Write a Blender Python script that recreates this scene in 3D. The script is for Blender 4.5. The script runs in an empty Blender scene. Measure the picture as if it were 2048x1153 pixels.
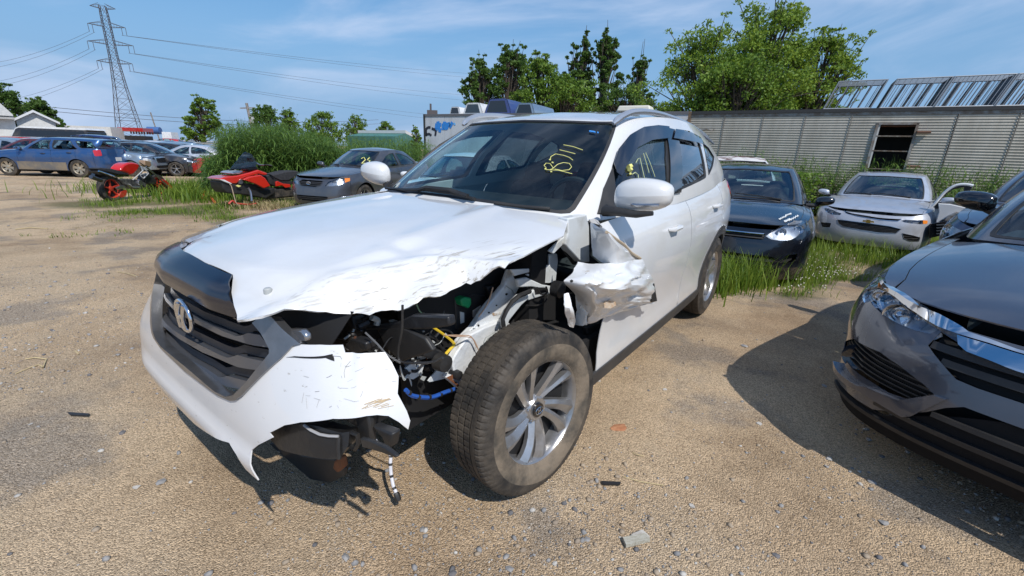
import bpy, bmesh, math, random
import numpy as np
from mathutils import Vector, Matrix, geometry
R = math.radians
SC = bpy.context.scene; COL = SC.collection
# ---------- camera
cd = bpy.data.cameras.new('camera'); cam = bpy.data.objects.new('camera', cd); COL.objects.link(cam); SC.camera = cam
cd.sensor_width = 36; cd.lens = 36*864.25/2048; cd.clip_start = .05; cd.clip_end = 3000
_fw = Vector((0, math.cos(R(17.5475)), -math.sin(R(17.5475)))); _r = Vector((1, 0, 0)); _u = _r.cross(_fw)
_c, _s = math.cos(R(1.9718)), math.sin(R(1.9718)); _r2 = _c*_r+_s*_u; _u2 = -_s*_r+_c*_u
cam.matrix_world = Matrix(((_r2.x, _u2.x, -_fw.x, 0), (_r2.y, _u2.y, -_fw.y, 0), (_r2.z, _u2.z, -_fw.z, 1.3228), (0, 0, 0, 1)))
# ---------- sun and sky
SUN_AZ, SUN_EL = R(150), R(51)
sd = bpy.data.lights.new('sun', 'SUN'); sd.energy = 4.2; sd.angle = R(.53); sd.color = (1, .955, .89)
sun = bpy.data.objects.new('sun', sd); COL.objects.link(sun)
_d = Vector((math.sin(SUN_AZ)*math.cos(SUN_EL), math.cos(SUN_AZ)*math.cos(SUN_EL), math.sin(SUN_EL)))
sun.rotation_euler = _d.to_track_quat('Z', 'Y').to_euler(); sun.location = _d*30
w = bpy.data.worlds.new('World'); SC.world = w; w.use_nodes = True; nt = w.node_tree; N = nt.nodes; Lk = nt.links.new
bg = N['Background']; sky = N.new('ShaderNodeTexSky'); sky.sky_type = 'NISHITA'; sky.sun_disc = False
sky.sun_elevation = SUN_EL; sky.sun_rotation = SUN_AZ; sky.air_density = 1.15; sky.dust_density = .35; sky.ozone_density = 2.6
tc = N.new('ShaderNodeTexCoord'); mp = N.new('ShaderNodeMapping'); mp.inputs['Rotation'].default_value = (R(8), R(-14), R(35)); mp.inputs['Scale'].default_value = (1.0, 3.2, 5.5)
Lk(tc.outputs['Generated'], mp.inputs['Vector'])
n1 = N.new('ShaderNodeTexNoise'); n1.inputs['Scale'].default_value = 1.35; n1.inputs['Detail'].default_value = 7; n1.inputs['Roughness'].default_value = .55; n1.inputs['Distortion'].default_value = .6
Lk(mp.outputs[0], n1.inputs['Vector'])
r1 = N.new('ShaderNodeValToRGB'); r1.color_ramp.elements[0].position = .41; r1.color_ramp.elements[1].position = .74
r1.color_ramp.elements[0].color = (0, 0, 0, 1); r1.color_ramp.elements[1].color = (.80, .80, .80, 1); r1.color_ramp.interpolation = 'EASE'
Lk(n1.outputs['Fac'], r1.inputs[0])
hs = N.new('ShaderNodeHueSaturation'); hs.inputs['Saturation'].default_value = 1.3; hs.inputs['Value'].default_value = 1.2; Lk(sky.outputs[0], hs.inputs['Color'])
sp_ = N.new('ShaderNodeSeparateXYZ'); Lk(tc.outputs['Generated'], sp_.inputs[0]); mr_ = N.new('ShaderNodeMapRange'); mr_.interpolation_type = 'SMOOTHERSTEP'; mr_.inputs[1].default_value = .0; mr_.inputs[2].default_value = .42; mr_.inputs[3].default_value = .92; mr_.inputs[4].default_value = 0.; Lk(sp_.outputs[2], mr_.inputs[0])
hz = N.new('ShaderNodeMix'); hz.data_type = 'RGBA'; Lk(mr_.outputs[0], hz.inputs[0]); Lk(hs.outputs[0], hz.inputs[6]); hz.inputs[7].default_value = (2.0, 3.75, 6.5, 1)
mx = N.new('ShaderNodeMix'); mx.data_type = 'RGBA'; Lk(r1.outputs[0], mx.inputs[0]); Lk(hz.outputs[2], mx.inputs[6]); mx.inputs[7].default_value = (5.4, 6.5, 8.6, 1)
Lk(mx.outputs[2], bg.inputs[0]); bg.inputs[1].default_value = .108
SC.view_settings.view_transform = 'Standard'; SC.view_settings.look = 'None'; SC.view_settings.exposure = 0; SC.view_settings.gamma = 1; SC.view_settings.use_curve_mapping = False
SC.render.engine = 'CYCLES'; SC.cycles.max_bounces = 8; SC.cycles.transparent_max_bounces = 16; SC.cycles.diffuse_bounces = 3; SC.cycles.glossy_bounces = 4
# ---------- calibrated lens (same numbers as the camera above) and spline helpers
FPX, PITCH, ROLL, CAMH = 864.25, R(17.5475), R(1.9718), 1.3228
def cam_axes():
    fw = np.array([0, math.cos(PITCH), -math.sin(PITCH)]); r = np.array([1., 0, 0]); u = np.cross(r, fw)
    c, s = math.cos(ROLL), math.sin(ROLL)
    return fw, c*r+s*u, -s*r+c*u
FW, RT, UP = cam_axes(); CO = np.array([0, 0, CAMH])
def ray(px, py):
    return FW+(px-1024)/FPX*RT-(py-576.5)/FPX*UP
def proj(P):
    d = np.asarray(P, float)-CO; z = d@FW
    return np.stack([1024+FPX*(d@RT)/z, 576.5-FPX*(d@UP)/z], -1)
def gz(x, y):
    """ground height: nearly level by the wreck, falling gently away behind it"""
    x = np.asarray(x, float); y = np.asarray(y, float)
    d = np.clip((y-3.7)/3.2, 0, 1); e = np.clip((x+2)/5., 0, 1); d2 = np.clip((y-15)/40., 0, 1)
    return -(.16+.11*e*e*(3-2*e))*d*d*(3-2*d)+.05*d2*e-.14*(1-e*e*(3-2*e))*np.clip((y-12.5)/9.5, 0, 1)**1.5
def gp(px, py, dz=0.):
    """point of the ground seen at a place of the photograph"""
    d = ray(px, py); z = 0.
    for _ in range(12):
        t = (z+dz-CAMH)/d[2]; p = CO+t*d; z = float(gz(p[0], p[1]))
    return p
class Spl:
    """Catmull-Rom through points, by index parameter"""
    def __init__(s, pts, sub=12):
        p = np.asarray(pts, float); s.n = len(p)
        q = np.vstack([2*p[0]-p[1], p, 2*p[-1]-p[-2]]); out = []
        for i in range(s.n-1):
            a, b, c, d = q[i:i+4]
            for k in range(sub):
                t = k/sub
                out.append(.5*((2*b)+(-a+c)*t+(2*a-5*b+4*c-d)*t*t+(-a+3*b-3*c+d)*t**3))
        out.append(p[-1]); s.P = np.array(out); s.T = np.linspace(0, s.n-1, len(out))
        s.L = np.concatenate([[0], np.cumsum(np.linalg.norm(np.diff(s.P, axis=0), axis=1))]); s.len = s.L[-1]
    def t(s, t): return np.stack([np.interp(t, s.T, s.P[:, k]) for k in range(s.P.shape[1])], -1)
    def u(s, u): return np.stack([np.interp(u, s.L, s.P[:, k]) for k in range(s.P.shape[1])], -1)
def smooth(tab, n=60):
    """smooth 1-D table: list of (a, b) -> function b(a)"""
    q = Spl(tab, 10).P
    o = np.maximum.accumulate(q[:, 0]) if tab[0][0] < tab[-1][0] else None
    return lambda a: np.interp(a, o, q[:, 1])
def lin(tab):
    t = np.array(tab, float); return lambda a: np.interp(a, t[:, 0], t[:, 1])
def sstep(a, b, x):
    t = np.clip((np.asarray(x, float)-a)/(b-a), 0, 1); return t*t*(3-2*t)
class Pose:
    def __init__(s, x, y, yaw, z=0., pitch=0., roll=0.):
        s.o = np.array([x, y, z]); s.yaw = yaw; c, n = math.cos(yaw), math.sin(yaw)
        A = np.array([[c, -n, 0], [n, c, 0], [0, 0, 1.]])
        cp, sp = math.cos(pitch), math.sin(pitch); cr, sr = math.cos(roll), math.sin(roll)
        s.M = A@np.array([[cp, 0, -sp], [0, 1, 0], [sp, 0, cp]])@np.array([[1, 0, 0], [0, cr, -sr], [0, sr, cr]])
        s.e = (roll, -pitch, yaw)
    def w(s, P): return s.o+np.asarray(P, float)@s.M.T
    def ray(s, px, py):
        return (CO-s.o)@s.M, ray(px, py)@s.M
    def pl(s, px, py, ax, val):
        """local point where the sight line crosses a plane of the thing (ax 0,1,2)"""
        o, d = s.ray(px, py); t = (val-o[ax])/d[ax]; return o+t*d
def hit(S, pose, px, py, g):
    """uv on surface S (local coords) seen at a place of the photograph; Newton"""
    o, d = pose.ray(px, py); g = np.array(g, float)
    a = np.cross(d, [0, 0, 1.]); a /= np.linalg.norm(a); b = np.cross(d, a); b /= np.linalg.norm(b)
    def f(g):
        v = S(g[0], g[1])-o; return np.array([v@a, v@b])
    for _ in range(40):
        r = f(g)
        if abs(r).max() < 1e-5: break
        e = 1e-4; J = np.stack([(f(g+[e, 0])-r)/e, (f(g+[0, e])-r)/e], 1)
        try: st = np.linalg.solve(J, -r)
        except Exception: break
        m = abs(st).max(); st = st*min(1, .15/m) if m > .15 else st
        g = g+st
    return g
class Body:
    """lower body of a car: plan curve + inset profiles; deck heights; greenhouse"""
    def __init__(s, plan, z0, zs, pf, ps, pr, zc, belt, roof, rz, bulge=.03, wf=(.55, 1.1), wr=(.6, .9), pd=2.6):
        s.args = dict(plan=plan, z0=z0, zs=zs, pf=pf, ps=ps, pr=pr, zc=zc, belt=belt, roof=roof, rz=rz, bulge=bulge, wf=wf, wr=wr, pd=pd)
        s.pl = Spl(plan); s.U = s.pl.len; s.z0f, s.zsf = lin(z0), smooth(zs); s.pf, s.ps, s.pr = smooth(pf), smooth(ps), smooth(pr)
        s.wf, s.wr, s.zc, s.pd = wf, wr, smooth(sorted(zc)), pd
        s.X, s.Y = s.pl.P[:, 0], s.pl.P[:, 1]; k = int(np.argmax(s.Y)); s.k = k
        s.rz, s.bul = rz, bulge; s.belt = Spl(belt); rf = np.array([(x, y, rz(x, y)) for x, y in roof]); s.roofc = Spl(rf); s.roofpts = roof
        s.nt = len(belt)-1
    def xu(s, x):   # side: x -> u (arc length)
        X = s.X; m = np.minimum.accumulate(X); return np.interp(-np.asarray(x, float), -m, s.pl.L)
    def P(s, u, v):
        """u arc length from the nose (sign = side, + is left), v 0 sill .. 1 shoulder"""
        u = np.asarray(u, float); v = np.asarray(v, float); sg = np.where(u < 0, -1., 1.); a = np.abs(u)
        c = s.pl.u(a); e = .02; t = s.pl.u(np.minimum(a+e, s.U))-s.pl.u(np.maximum(a-e, 0))
        t = t/(np.linalg.norm(t, axis=-1, keepdims=True)+1e-9); nx, ny = t[..., 1], -t[..., 0]
        k = a < 1e-6; 
        f = 1-sstep(s.wf[0], s.wf[1], a); r = sstep(s.U-s.wr[1], s.U-s.wr[0], a)
        ins = f*s.pf(v)+r*s.pr(v)+(1-f-r)*s.ps(v)
        if getattr(s, 'ex', None): ins = ins+s.ex(a, v)
        x = c[..., 0]-nx*ins; y = c[..., 1]-ny*ins
        y = np.maximum(y, 0)*sg
        xx = c[..., 0]; z0, z1 = s.z0f(-xx), s.zsf(-xx)
        return np.stack([x, y, z0+(z1-z0)*v], -1)
    def uv(s, x=None, z=0., y=None, side=1):
        """uv of a place given by (x,z) on a side or (y,z) on the nose (y) / tail"""
        if x is not None:
            u = s.xu(x)
            xx = x
        else:
            j = s.k; u = np.interp(abs(y), s.Y[:j+1], s.pl.L[:j+1]); xx = s.pl.u(u)[..., 0]; side = 1 if y >= 0 else -1
        z0, z1 = s.z0f(-xx), s.zsf(-xx); return (float(u*side), float((z-z0)/(z1-z0)))
    def tail(s, y, z):
        j = s.k; u = np.interp(-abs(y), -s.Y[j:], s.pl.L[j:]); xx = s.pl.u(u)[..., 0]
        z0, z1 = s.z0f(-xx), s.zsf(-xx); return (float(u*(1 if y >= 0 else -1)), float((z-z0)/(z1-z0)))
    def ye(s, x):
        """half width of the shoulder line at x"""
        if not hasattr(s, '_e'):
            uu = np.linspace(1e-3, s.U-1e-3, 400); p = s.P(uu, np.ones_like(uu)); o = np.argsort(p[:, 0]); s._e = (p[o, 0], p[o, 1])
        return np.interp(x, *s._e)
    def D(s, x, y):
        """deck (hood / boot) height field"""
        x = np.asarray(x, float); y = np.asarray(y, float); zs = s.zsf(-x); e = np.maximum(s.ye(x), .74*s.Y.max())
        q = np.clip(np.abs(y)/e, 0, 1)**s.pd
        return np.stack([x, y, zs+(s.zc(x)-zs)*(1-q)], -1)
    def G(s, t, v):
        t = np.asarray(t, float); v = np.asarray(v, float); sg = np.where(t < 0, -1., 1.); a = np.abs(t)
        b = s.belt.t(a); r = s.roofc.t(a); p = b+(r-b)*v[..., None]
        e = .05; tg = s.belt.t(np.minimum(a+e, s.nt))-s.belt.t(np.maximum(a-e, 0)); L = np.hypot(tg[..., 0], tg[..., 1])+1e-9
        bl = s.bul*4*v*(1-v); x = p[..., 0]+tg[..., 1]/L*bl; y = p[..., 1]-tg[..., 0]/L*bl
        return np.stack([x, y*sg, p[..., 2]], -1)
    def Rf(s, x, y):
        x = np.asarray(x, float); y = np.asarray(y, float); return np.stack([x, y, s.rz(x, y)], -1)
    def gt(s, x, z, side=1, g=None):
        """(t,v) on the greenhouse for a side-view place (x,z)"""
        if g is None:
            j = len(s.belt.P); X = s.belt.P[:, 0]; t0 = np.interp(-x, -np.minimum.accumulate(X), s.belt.T); g = (min(max(t0, 2.2), s.nt-2.2), .5)
        g = np.array(g, float)
        for _ in range(40):
            p = s.G(g[0], g[1]); r = np.array([p[0]-x, p[2]-z])
            if abs(r).max() < 1e-5: break
            e = 1e-4; J = np.stack([(s.G(g[0]+e, g[1])-p)[[0, 2]]/e, (s.G(g[0], g[1]+e)-p)[[0, 2]]/e], 1)
            try: st = np.linalg.solve(J, -r)
            except Exception: break
            m = abs(st).max(); g = g+(st*min(1, .3/m) if m > .3 else st)
        return (float(g[0])*side, float(g[1]))

def vary(b, sx=1., sy=1., sz=1., dz=0., **kw):
    a = dict(b.args); rz = a['rz']
    a['plan'] = [(x*sx, y*sy) for x, y in a['plan']]; a['z0'] = [(x*sx, z*sz+dz) for x, z in a['z0']]; a['zs'] = [(x*sx, z*sz+dz) for x, z in a['zs']]
    a['zc'] = [(x*sx, z*sz+dz) for x, z in a['zc']]; a['belt'] = [(x*sx, y*sy, z*sz+dz) for x, y, z in a['belt']]; a['roof'] = [(x*sx, y*sy) for x, y in a['roof']]
    a['rz'] = lambda x, y: rz(np.asarray(x)/sx, np.asarray(y)/sy)*sz+dz
    a.update(kw); return Body(**a)
# ---------- noise, materials, mesh helpers
def _h(ix, iy, iz=0, s=0):
    n = (ix*374761393+iy*668265263+iz*2147483647//3*7+s*974634777) & 0xffffffff
    n = ((n ^ (n >> 13))*1274126177) & 0xffffffff; n = (n ^ (n >> 16)) & 0xffffffff
    return n/4294967295.
def vn(x, y, s=0):
    x = np.asarray(x, float)+1000; y = np.asarray(y, float)+1000; ix = np.floor(x).astype(np.int64); iy = np.floor(y).astype(np.int64)
    fx = x-ix; fy = y-iy; fx = fx*fx*(3-2*fx); fy = fy*fy*(3-2*fy)
    a = _h(ix, iy, 0, s); b = _h(ix+1, iy, 0, s); c = _h(ix, iy+1, 0, s); d = _h(ix+1, iy+1, 0, s)
    return (a+(b-a)*fx)*(1-fy)+(c+(d-c)*fx)*fy
def fbm(x, y, o=4, s=0):
    v = 0.; a = .5; x = np.asarray(x, float); y = np.asarray(y, float)
    for i in range(o): v = v+a*vn(x, y, s+i); a *= .5; x = x*2.03+7.1; y = y*2.01+3.3
    return v
MATS = {}
def lc(c): return tuple(c)+(1,) if len(c) == 3 else tuple(c)
def mat(name, col=(.5, .5, .5), rough=.5, metal=0., coat=0., col2=None, nscale=6., namt=1., bump=0., bscale=60., spec=.5, ramp=(.4, .6), obj=True, sheen=0., emit=None, detail=5, aniso=(1, 1, 1), croug=.04, rough2=None):
    if name in MATS: return MATS[name]
    m = bpy.data.materials.new(name); m.use_nodes = True; t = m.node_tree; b = t.nodes['Principled BSDF']; MATS[name] = m
    b.inputs['Base Color'].default_value = lc(col); b.inputs['Roughness'].default_value = rough; b.inputs['Metallic'].default_value = metal
    b.inputs['Coat Weight'].default_value = coat; b.inputs['Coat Roughness'].default_value = croug; b.inputs['Specular IOR Level'].default_value = spec
    if emit: b.inputs['Emission Color'].default_value = lc(emit[0]); b.inputs['Emission Strength'].default_value = emit[1]
    if col2 or bump:
        tc = t.nodes.new('ShaderNodeTexCoord'); mp = t.nodes.new('ShaderNodeMapping'); mp.inputs['Scale'].default_value = aniso
        t.links.new(tc.outputs['Object'], mp.inputs['Vector'])
    if col2:
        n = t.nodes.new('ShaderNodeTexNoise'); n.inputs['Scale'].default_value = nscale; n.inputs['Detail'].default_value = detail; n.inputs['Roughness'].default_value = .62
        t.links.new(mp.outputs[0], n.inputs['Vector'])
        r = t.nodes.new('ShaderNodeValToRGB'); r.color_ramp.elements[0].position, r.color_ramp.elements[1].position = ramp
        r.color_ramp.elements[0].color = lc(col); r.color_ramp.elements[1].color = lc(col2)
        t.links.new(n.outputs['Fac'], r.inputs[0]); t.links.new(r.outputs[0], b.inputs['Base Color'])
        if rough2 is not None:
            mr = t.nodes.new('ShaderNodeMapRange'); mr.inputs[1].default_value, mr.inputs[2].default_value = ramp; mr.inputs[3].default_value = rough; mr.inputs[4].default_value = rough2
            t.links.new(n.outputs['Fac'], mr.inputs[0]); t.links.new(mr.outputs[0], b.inputs['Roughness'])
    if bump:
        n2 = t.nodes.new('ShaderNodeTexNoise'); n2.inputs['Scale'].default_value = bscale; n2.inputs['Detail'].default_value = 4
        t.links.new(mp.outputs[0], n2.inputs['Vector']); bp = t.nodes.new('ShaderNodeBump'); bp.inputs['Strength'].default_value = bump; bp.inputs['Distance'].default_value = .02
        t.links.new(n2.outputs['Fac'], bp.inputs['Height']); t.links.new(bp.outputs[0], b.inputs['Normal'])
    return m
def glass(name, tint=(.55, .68, .66), refl=1.0, dirt=.0):
    if name in MATS: return MATS[name]
    m = bpy.data.materials.new(name); m.use_nodes = True; t = m.node_tree; t.nodes.clear(); MATS[name] = m; A = t.nodes.new; L = t.links.new
    out = A('ShaderNodeOutputMaterial'); tr = A('ShaderNodeBsdfTransparent'); tr.inputs[0].default_value = lc(tint)
    g = A('ShaderNodeBsdfGlossy'); g.inputs['Roughness'].default_value = .015; g.inputs['Color'].default_value = (.95, .97, 1, 1)
    f = A('ShaderNodeFresnel'); gm = A('ShaderNodeNewGeometry'); mr = A('ShaderNodeMapRange'); mr.inputs[3].default_value = 1.55; mr.inputs[4].default_value = 1/1.55; L(gm.outputs['Backfacing'], mr.inputs[0]); L(mr.outputs[0], f.inputs[0]); mm = A('ShaderNodeMath'); mm.operation = 'MULTIPLY'; mm.inputs[1].default_value = 1.7*refl; mm.use_clamp = True
    mix = A('ShaderNodeMixShader'); L(f.outputs[0], mm.inputs[0]); L(mm.outputs[0], mix.inputs[0]); L(tr.outputs[0], mix.inputs[1]); L(g.outputs[0], mix.inputs[2])
    last = mix
    if dirt:
        d = A('ShaderNodeBsdfDiffuse'); d.inputs[0].default_value = (.35, .33, .29, 1); m2 = A('ShaderNodeMixShader'); n = A('ShaderNodeTexNoise'); n.inputs['Scale'].default_value = 5; n.inputs['Detail'].default_value = 6
        tc = A('ShaderNodeTexCoord'); L(tc.outputs['Object'], n.inputs[0]); q = A('ShaderNodeMath'); q.operation = 'MULTIPLY'; q.inputs[1].default_value = dirt; L(n.outputs[0], q.inputs[0]); L(q.outputs[0], m2.inputs[0]); L(mix.outputs[0], m2.inputs[1]); L(d.outputs[0], m2.inputs[2]); last = m2
    L(last.outputs[0], out.inputs[0]); return m
def tag(o, label=None, cat=None, group=None, kind=None):
    if label: o['label'] = label
    if cat: o['category'] = cat
    if group: o['group'] = group
    if kind: o['kind'] = kind
    return o
def empty(name, loc=(0, 0, 0), rot=(0, 0, 0), label=None, cat=None, group=None):
    o = bpy.data.objects.new(name, None); COL.objects.link(o); o.location = loc; o.rotation_euler = rot; o.empty_display_size = .1
    return tag(o, label, cat, group)
def posed(name, pose, label, cat, group=None):
    return empty(name, tuple(pose.o), pose.e, label, cat, group)
class MB:
    def __init__(s): s.v = []; s.f = []; s.mi = []; s.n = 0; s.m = 0
    def add(s, V, F, m=None):
        V = np.asarray(V, float).reshape(-1, 3); s.v.append(V); k = s.n
        s.f += [[k+i for i in f] for f in F]; s.mi += [s.m if m is None else m]*len(F); s.n += len(V); return s
    def box(s, c, d, rot=None, taper=1., m=None):
        x, y, z = d[0]/2, d[1]/2, d[2]/2; q = taper
        V = np.array([(-x, -y, -z), (x, -y, -z), (x, y, -z), (-x, y, -z), (-x*q, -y*q, z), (x*q, -y*q, z), (x*q, y*q, z), (-x*q, y*q, z)])
        if rot is not None: V = V@np.array(rot).T if not np.isscalar(rot) else V@np.array([[math.cos(rot), -math.sin(rot), 0], [math.sin(rot), math.cos(rot), 0], [0, 0, 1]]).T
        return s.add(V+np.asarray(c), [(3, 2, 1, 0), (4, 5, 6, 7), (0, 1, 5, 4), (1, 2, 6, 5), (2, 3, 7, 6), (3, 0, 4, 7)], m)
    def tube(s, pts, r, n=6, cap=True, m=None):
        P = np.asarray(pts, float); k = len(P); r = np.broadcast_to(r, (k,)); T = np.gradient(P, axis=0) if k > 1 else P
        T /= np.linalg.norm(T, axis=1, keepdims=True)+1e-12; up = np.array([0, 0, 1.]) if abs(T[0][2]) < .9 else np.array([1., 0, 0])
        a = np.cross(T[0], up); a /= np.linalg.norm(a); V = []
        for i in range(k):
            a = a-T[i]*(a@T[i]); a /= np.linalg.norm(a)+1e-12; b = np.cross(T[i], a)
            for j in range(n):
                w = 2*math.pi*j/n; V.append(P[i]+r[i]*(math.cos(w)*a+math.sin(w)*b))
        F = [(i*n+j, i*n+(j+1) % n, (i+1)*n+(j+1) % n, (i+1)*n+j) for i in range(k-1) for j in range(n)]
        if cap: F += [tuple(range(n))[::-1], tuple((k-1)*n+j for j in range(n))]
        return s.add(V, F, m)
    def lathe(s, prof, n=32, axis='y', c=(0, 0, 0), m=None, closed=False):
        """prof: list of (axial, radius)"""
        V = []; k = len(prof)
        for j in range(n):
            w = 2*math.pi*j/n; cs, sn = math.cos(w), math.sin(w)
            for a, r in prof: V.append((r*cs, a, r*sn) if axis == 'y' else ((r*cs, r*sn, a) if axis == 'z' else (a, r*cs, r*sn)))
        F = []
        for j in range(n):
            q = (j+1) % n
            for i in range(k-1 if not closed else k):
                i2 = (i+1) % k; F.append((j*k+i, q*k+i, q*k+i2, j*k+i2))
        return s.add(np.array(V)+np.asarray(c), F, m)
    def prism(s, poly, off, m=None):
        """planar 3-D polygon pushed along off"""
        P = np.asarray(poly, float); n = len(P); V = np.vstack([P, P+np.asarray(off)])
        return s.add(V, [tuple(range(n)), tuple(range(2*n-1, n-1, -1))]+[(i, i+n, (i+1) % n+n, (i+1) % n) for i in range(n)], m)
    def grid(s, G, m=None, thick=0., flip=False):
        G = np.asarray(G, float); a, b = G.shape[:2]; V = G.reshape(-1, 3); F = [(i*b+j, (i+1)*b+j, (i+1)*b+j+1, i*b+j+1) for i in range(a-1) for j in range(b-1)]
        if flip: F = [f[::-1] for f in F]
        if thick:
            tris = [(f[0], f[1], f[2]) for f in F]+[(f[0], f[2], f[3]) for f in F]; V, F = thicken(V, F, thick, tris)
        return s.add(V, F, m)
    def build(s, name, mats, parent=None, smooth=38, loc=None):
        me = bpy.data.meshes.new(name); V = np.vstack(s.v) if s.v else np.zeros((0, 3)); me.from_pydata(V.tolist(), [], s.f)
        if not isinstance(mats, (list, tuple)): mats = [mats]
        for q in mats: me.materials.append(q)
        if len(mats) > 1: me.polygons.foreach_set('material_index', s.mi)
        if smooth is not None:
            me.shade_smooth(); me.set_sharp_from_angle(angle=R(smooth))
        me.update(); o = bpy.data.objects.new(name, me); COL.objects.link(o)
        if parent is not None: o.parent = parent
        if loc is not None: o.location = loc
        return o
def thicken(V, F, th, tris):
    V = np.asarray(V, float); nrm = np.zeros_like(V); T = np.array(tris)
    fn = np.cross(V[T[:, 1]]-V[T[:, 0]], V[T[:, 2]]-V[T[:, 0]])
    for k in range(3): np.add.at(nrm, T[:, k], fn)
    nrm /= np.linalg.norm(nrm, axis=1, keepdims=True)+1e-12; n = len(V); E = {}
    for f in F:
        for i in range(len(f)):
            a, b = f[i], f[(i+1) % len(f)]; k = (min(a, b), max(a, b))
            E[k] = None if k in E else (a, b)
    F2 = list(F)+[tuple(i+n for i in f[::-1]) for f in F]+[(e[0], e[0]+n, e[1]+n, e[1]) for e in E.values() if e]
    return np.vstack([V, V-nrm*th]), F2
def inpoly(P, poly):
    poly = np.asarray(poly, float); x, y = P[:, 0], P[:, 1]; r = np.zeros(len(P), bool); n = len(poly)
    for i in range(n):
        x1, y1 = poly[i]; x2, y2 = poly[(i+1) % n]
        if y1 == y2: continue
        c = ((y1 > y) != (y2 > y)); r ^= c & (x < (x2-x1)*(y-y1)/(y2-y1)+x1)
    return r
def dens(poly, step):
    o = []; n = len(poly)
    for i in range(n):
        a = np.array(poly[i]); b = np.array(poly[(i+1) % n]); k = max(1, int(np.ceil(np.linalg.norm(b-a)/step)))
        o += [a+(b-a)*j/k for j in range(k)]
    return np.array(o)
def patch(S, outer, holes=(), step=.04, sc=(1, 1), thick=.004, off=0., mb=None, m=None, invert=False):
    """panel cut to an outline on a curved surface S(u,v); real thickness"""
    sc = np.array(sc, float); loops = [dens(np.asarray(p, float)*sc, step) for p in [outer]+list(holes)]
    lo, hi = loops[0].min(0), loops[0].max(0); gx = np.arange(lo[0]+step/2, hi[0], step); gy = np.arange(lo[1]+step/2, hi[1], step)
    A, B = np.meshgrid(gx, gy); B = B+(np.arange(len(gx)) % 2)*step*.0; Q = np.stack([A.ravel(), B.ravel()], 1)
    if len(Q):
        k = inpoly(Q, loops[0])
        for h in loops[1:]: k &= ~inpoly(Q, h)
        Q = Q[k]
    bd = np.vstack(loops)
    if len(Q):
        dm = np.full(len(Q), 9e9)
        for i in range(0, len(bd), 256): dm = np.minimum(dm, np.sqrt(((Q[:, None]-bd[None, i:i+256])**2).sum(-1)).min(1))
        Q = Q[dm > step*.45]
    pts = np.vstack([bd, Q]) if len(Q) else bd; ed = []; k = 0
    for l in loops:
        n = len(l); ed += [(k+i, k+(i+1) % n) for i in range(n)]; k += n
    res = geometry.delaunay_2d_cdt([Vector((float(p[0]), float(p[1]))) for p in pts], ed, [], 0, 1e-6)
    V2 = np.array([(v.x, v.y) for v in res[0]]); T = np.array([f for f in res[2] if len(f) == 3])
    c = V2[T].mean(1); k = inpoly(c, loops[0])
    for h in loops[1:]: k &= ~inpoly(c, h)
    T = T[k]; a = V2[T]; ar = (a[:, 1, 0]-a[:, 0, 0])*(a[:, 2, 1]-a[:, 0, 1])-(a[:, 2, 0]-a[:, 0, 0])*(a[:, 1, 1]-a[:, 0, 1])
    T = T[abs(ar) > 1e-12]; ar = ar[abs(ar) > 1e-12]; T = np.where((ar < 0)[:, None], T[:, ::-1], T)
    if invert: T = T[:, ::-1]
    us = np.unique(T); mp = np.zeros(len(V2), int); mp[us] = np.arange(len(us)); V2 = V2[us]; T = mp[T]
    V = S(V2[:, 0]/sc[0], V2[:, 1]/sc[1]); F = [tuple(int(i) for i in t) for t in T]
    if off:
        nn = np.zeros_like(V); fn = np.cross(V[T[:, 1]]-V[T[:, 0]], V[T[:, 2]]-V[T[:, 0]])
        for j in range(3): np.add.at(nn, T[:, j], fn)
        V = V+nn/(np.linalg.norm(nn, axis=1, keepdims=True)+1e-12)*off
    if thick: V, F = thicken(V, F, thick, F)
    if mb is None: mb = MB()
    return mb.add(V, F, m)
def rloop(poly, r=.15, k=3):
    """round the corners of a polygon (fraction r of the edges)"""
    P = np.asarray(poly, float); n = len(P); o = []
    for i in range(n):
        a, b, c = P[i-1], P[i], P[(i+1) % n]; p = b+(a-b)*min(r, .5); q = b+(c-b)*min(r, .5)
        for j in range(k+1):
            t = j/k; o.append((1-t)**2*p+2*t*(1-t)*b+t*t*q)
    return np.array(o)
def grow(poly, f, g=None):
    P = np.asarray(poly, float); c = (P.min(0)+P.max(0))/2; h = (P.max(0)-P.min(0))/2; g = f if g is None else g
    return c+(P-c)*(1+np.array([f, g])/np.maximum(h, 1e-6))
def copy_thing(o, loc=None, rot=None, label=None, group=None):
    def rec(s, par):
        c = s.copy(); COL.objects.link(c); c.parent = par
        for ch in s.children: rec(ch, c)
        return c
    c = rec(o, None)
    if loc is not None: c.location = loc
    if rot is not None: c.rotation_euler = rot
    if label: c['label'] = label
    if group: c['group'] = group
    return c
RX = lambda a: np.array([[1, 0, 0], [0, math.cos(a), -math.sin(a)], [0, math.sin(a), math.cos(a)]])
RY = lambda a: np.array([[math.cos(a), 0, math.sin(a)], [0, 1, 0], [-math.sin(a), 0, math.cos(a)]])
RZ = lambda a: np.array([[math.cos(a), -math.sin(a), 0], [math.sin(a), math.cos(a), 0], [0, 0, 1]])
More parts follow.
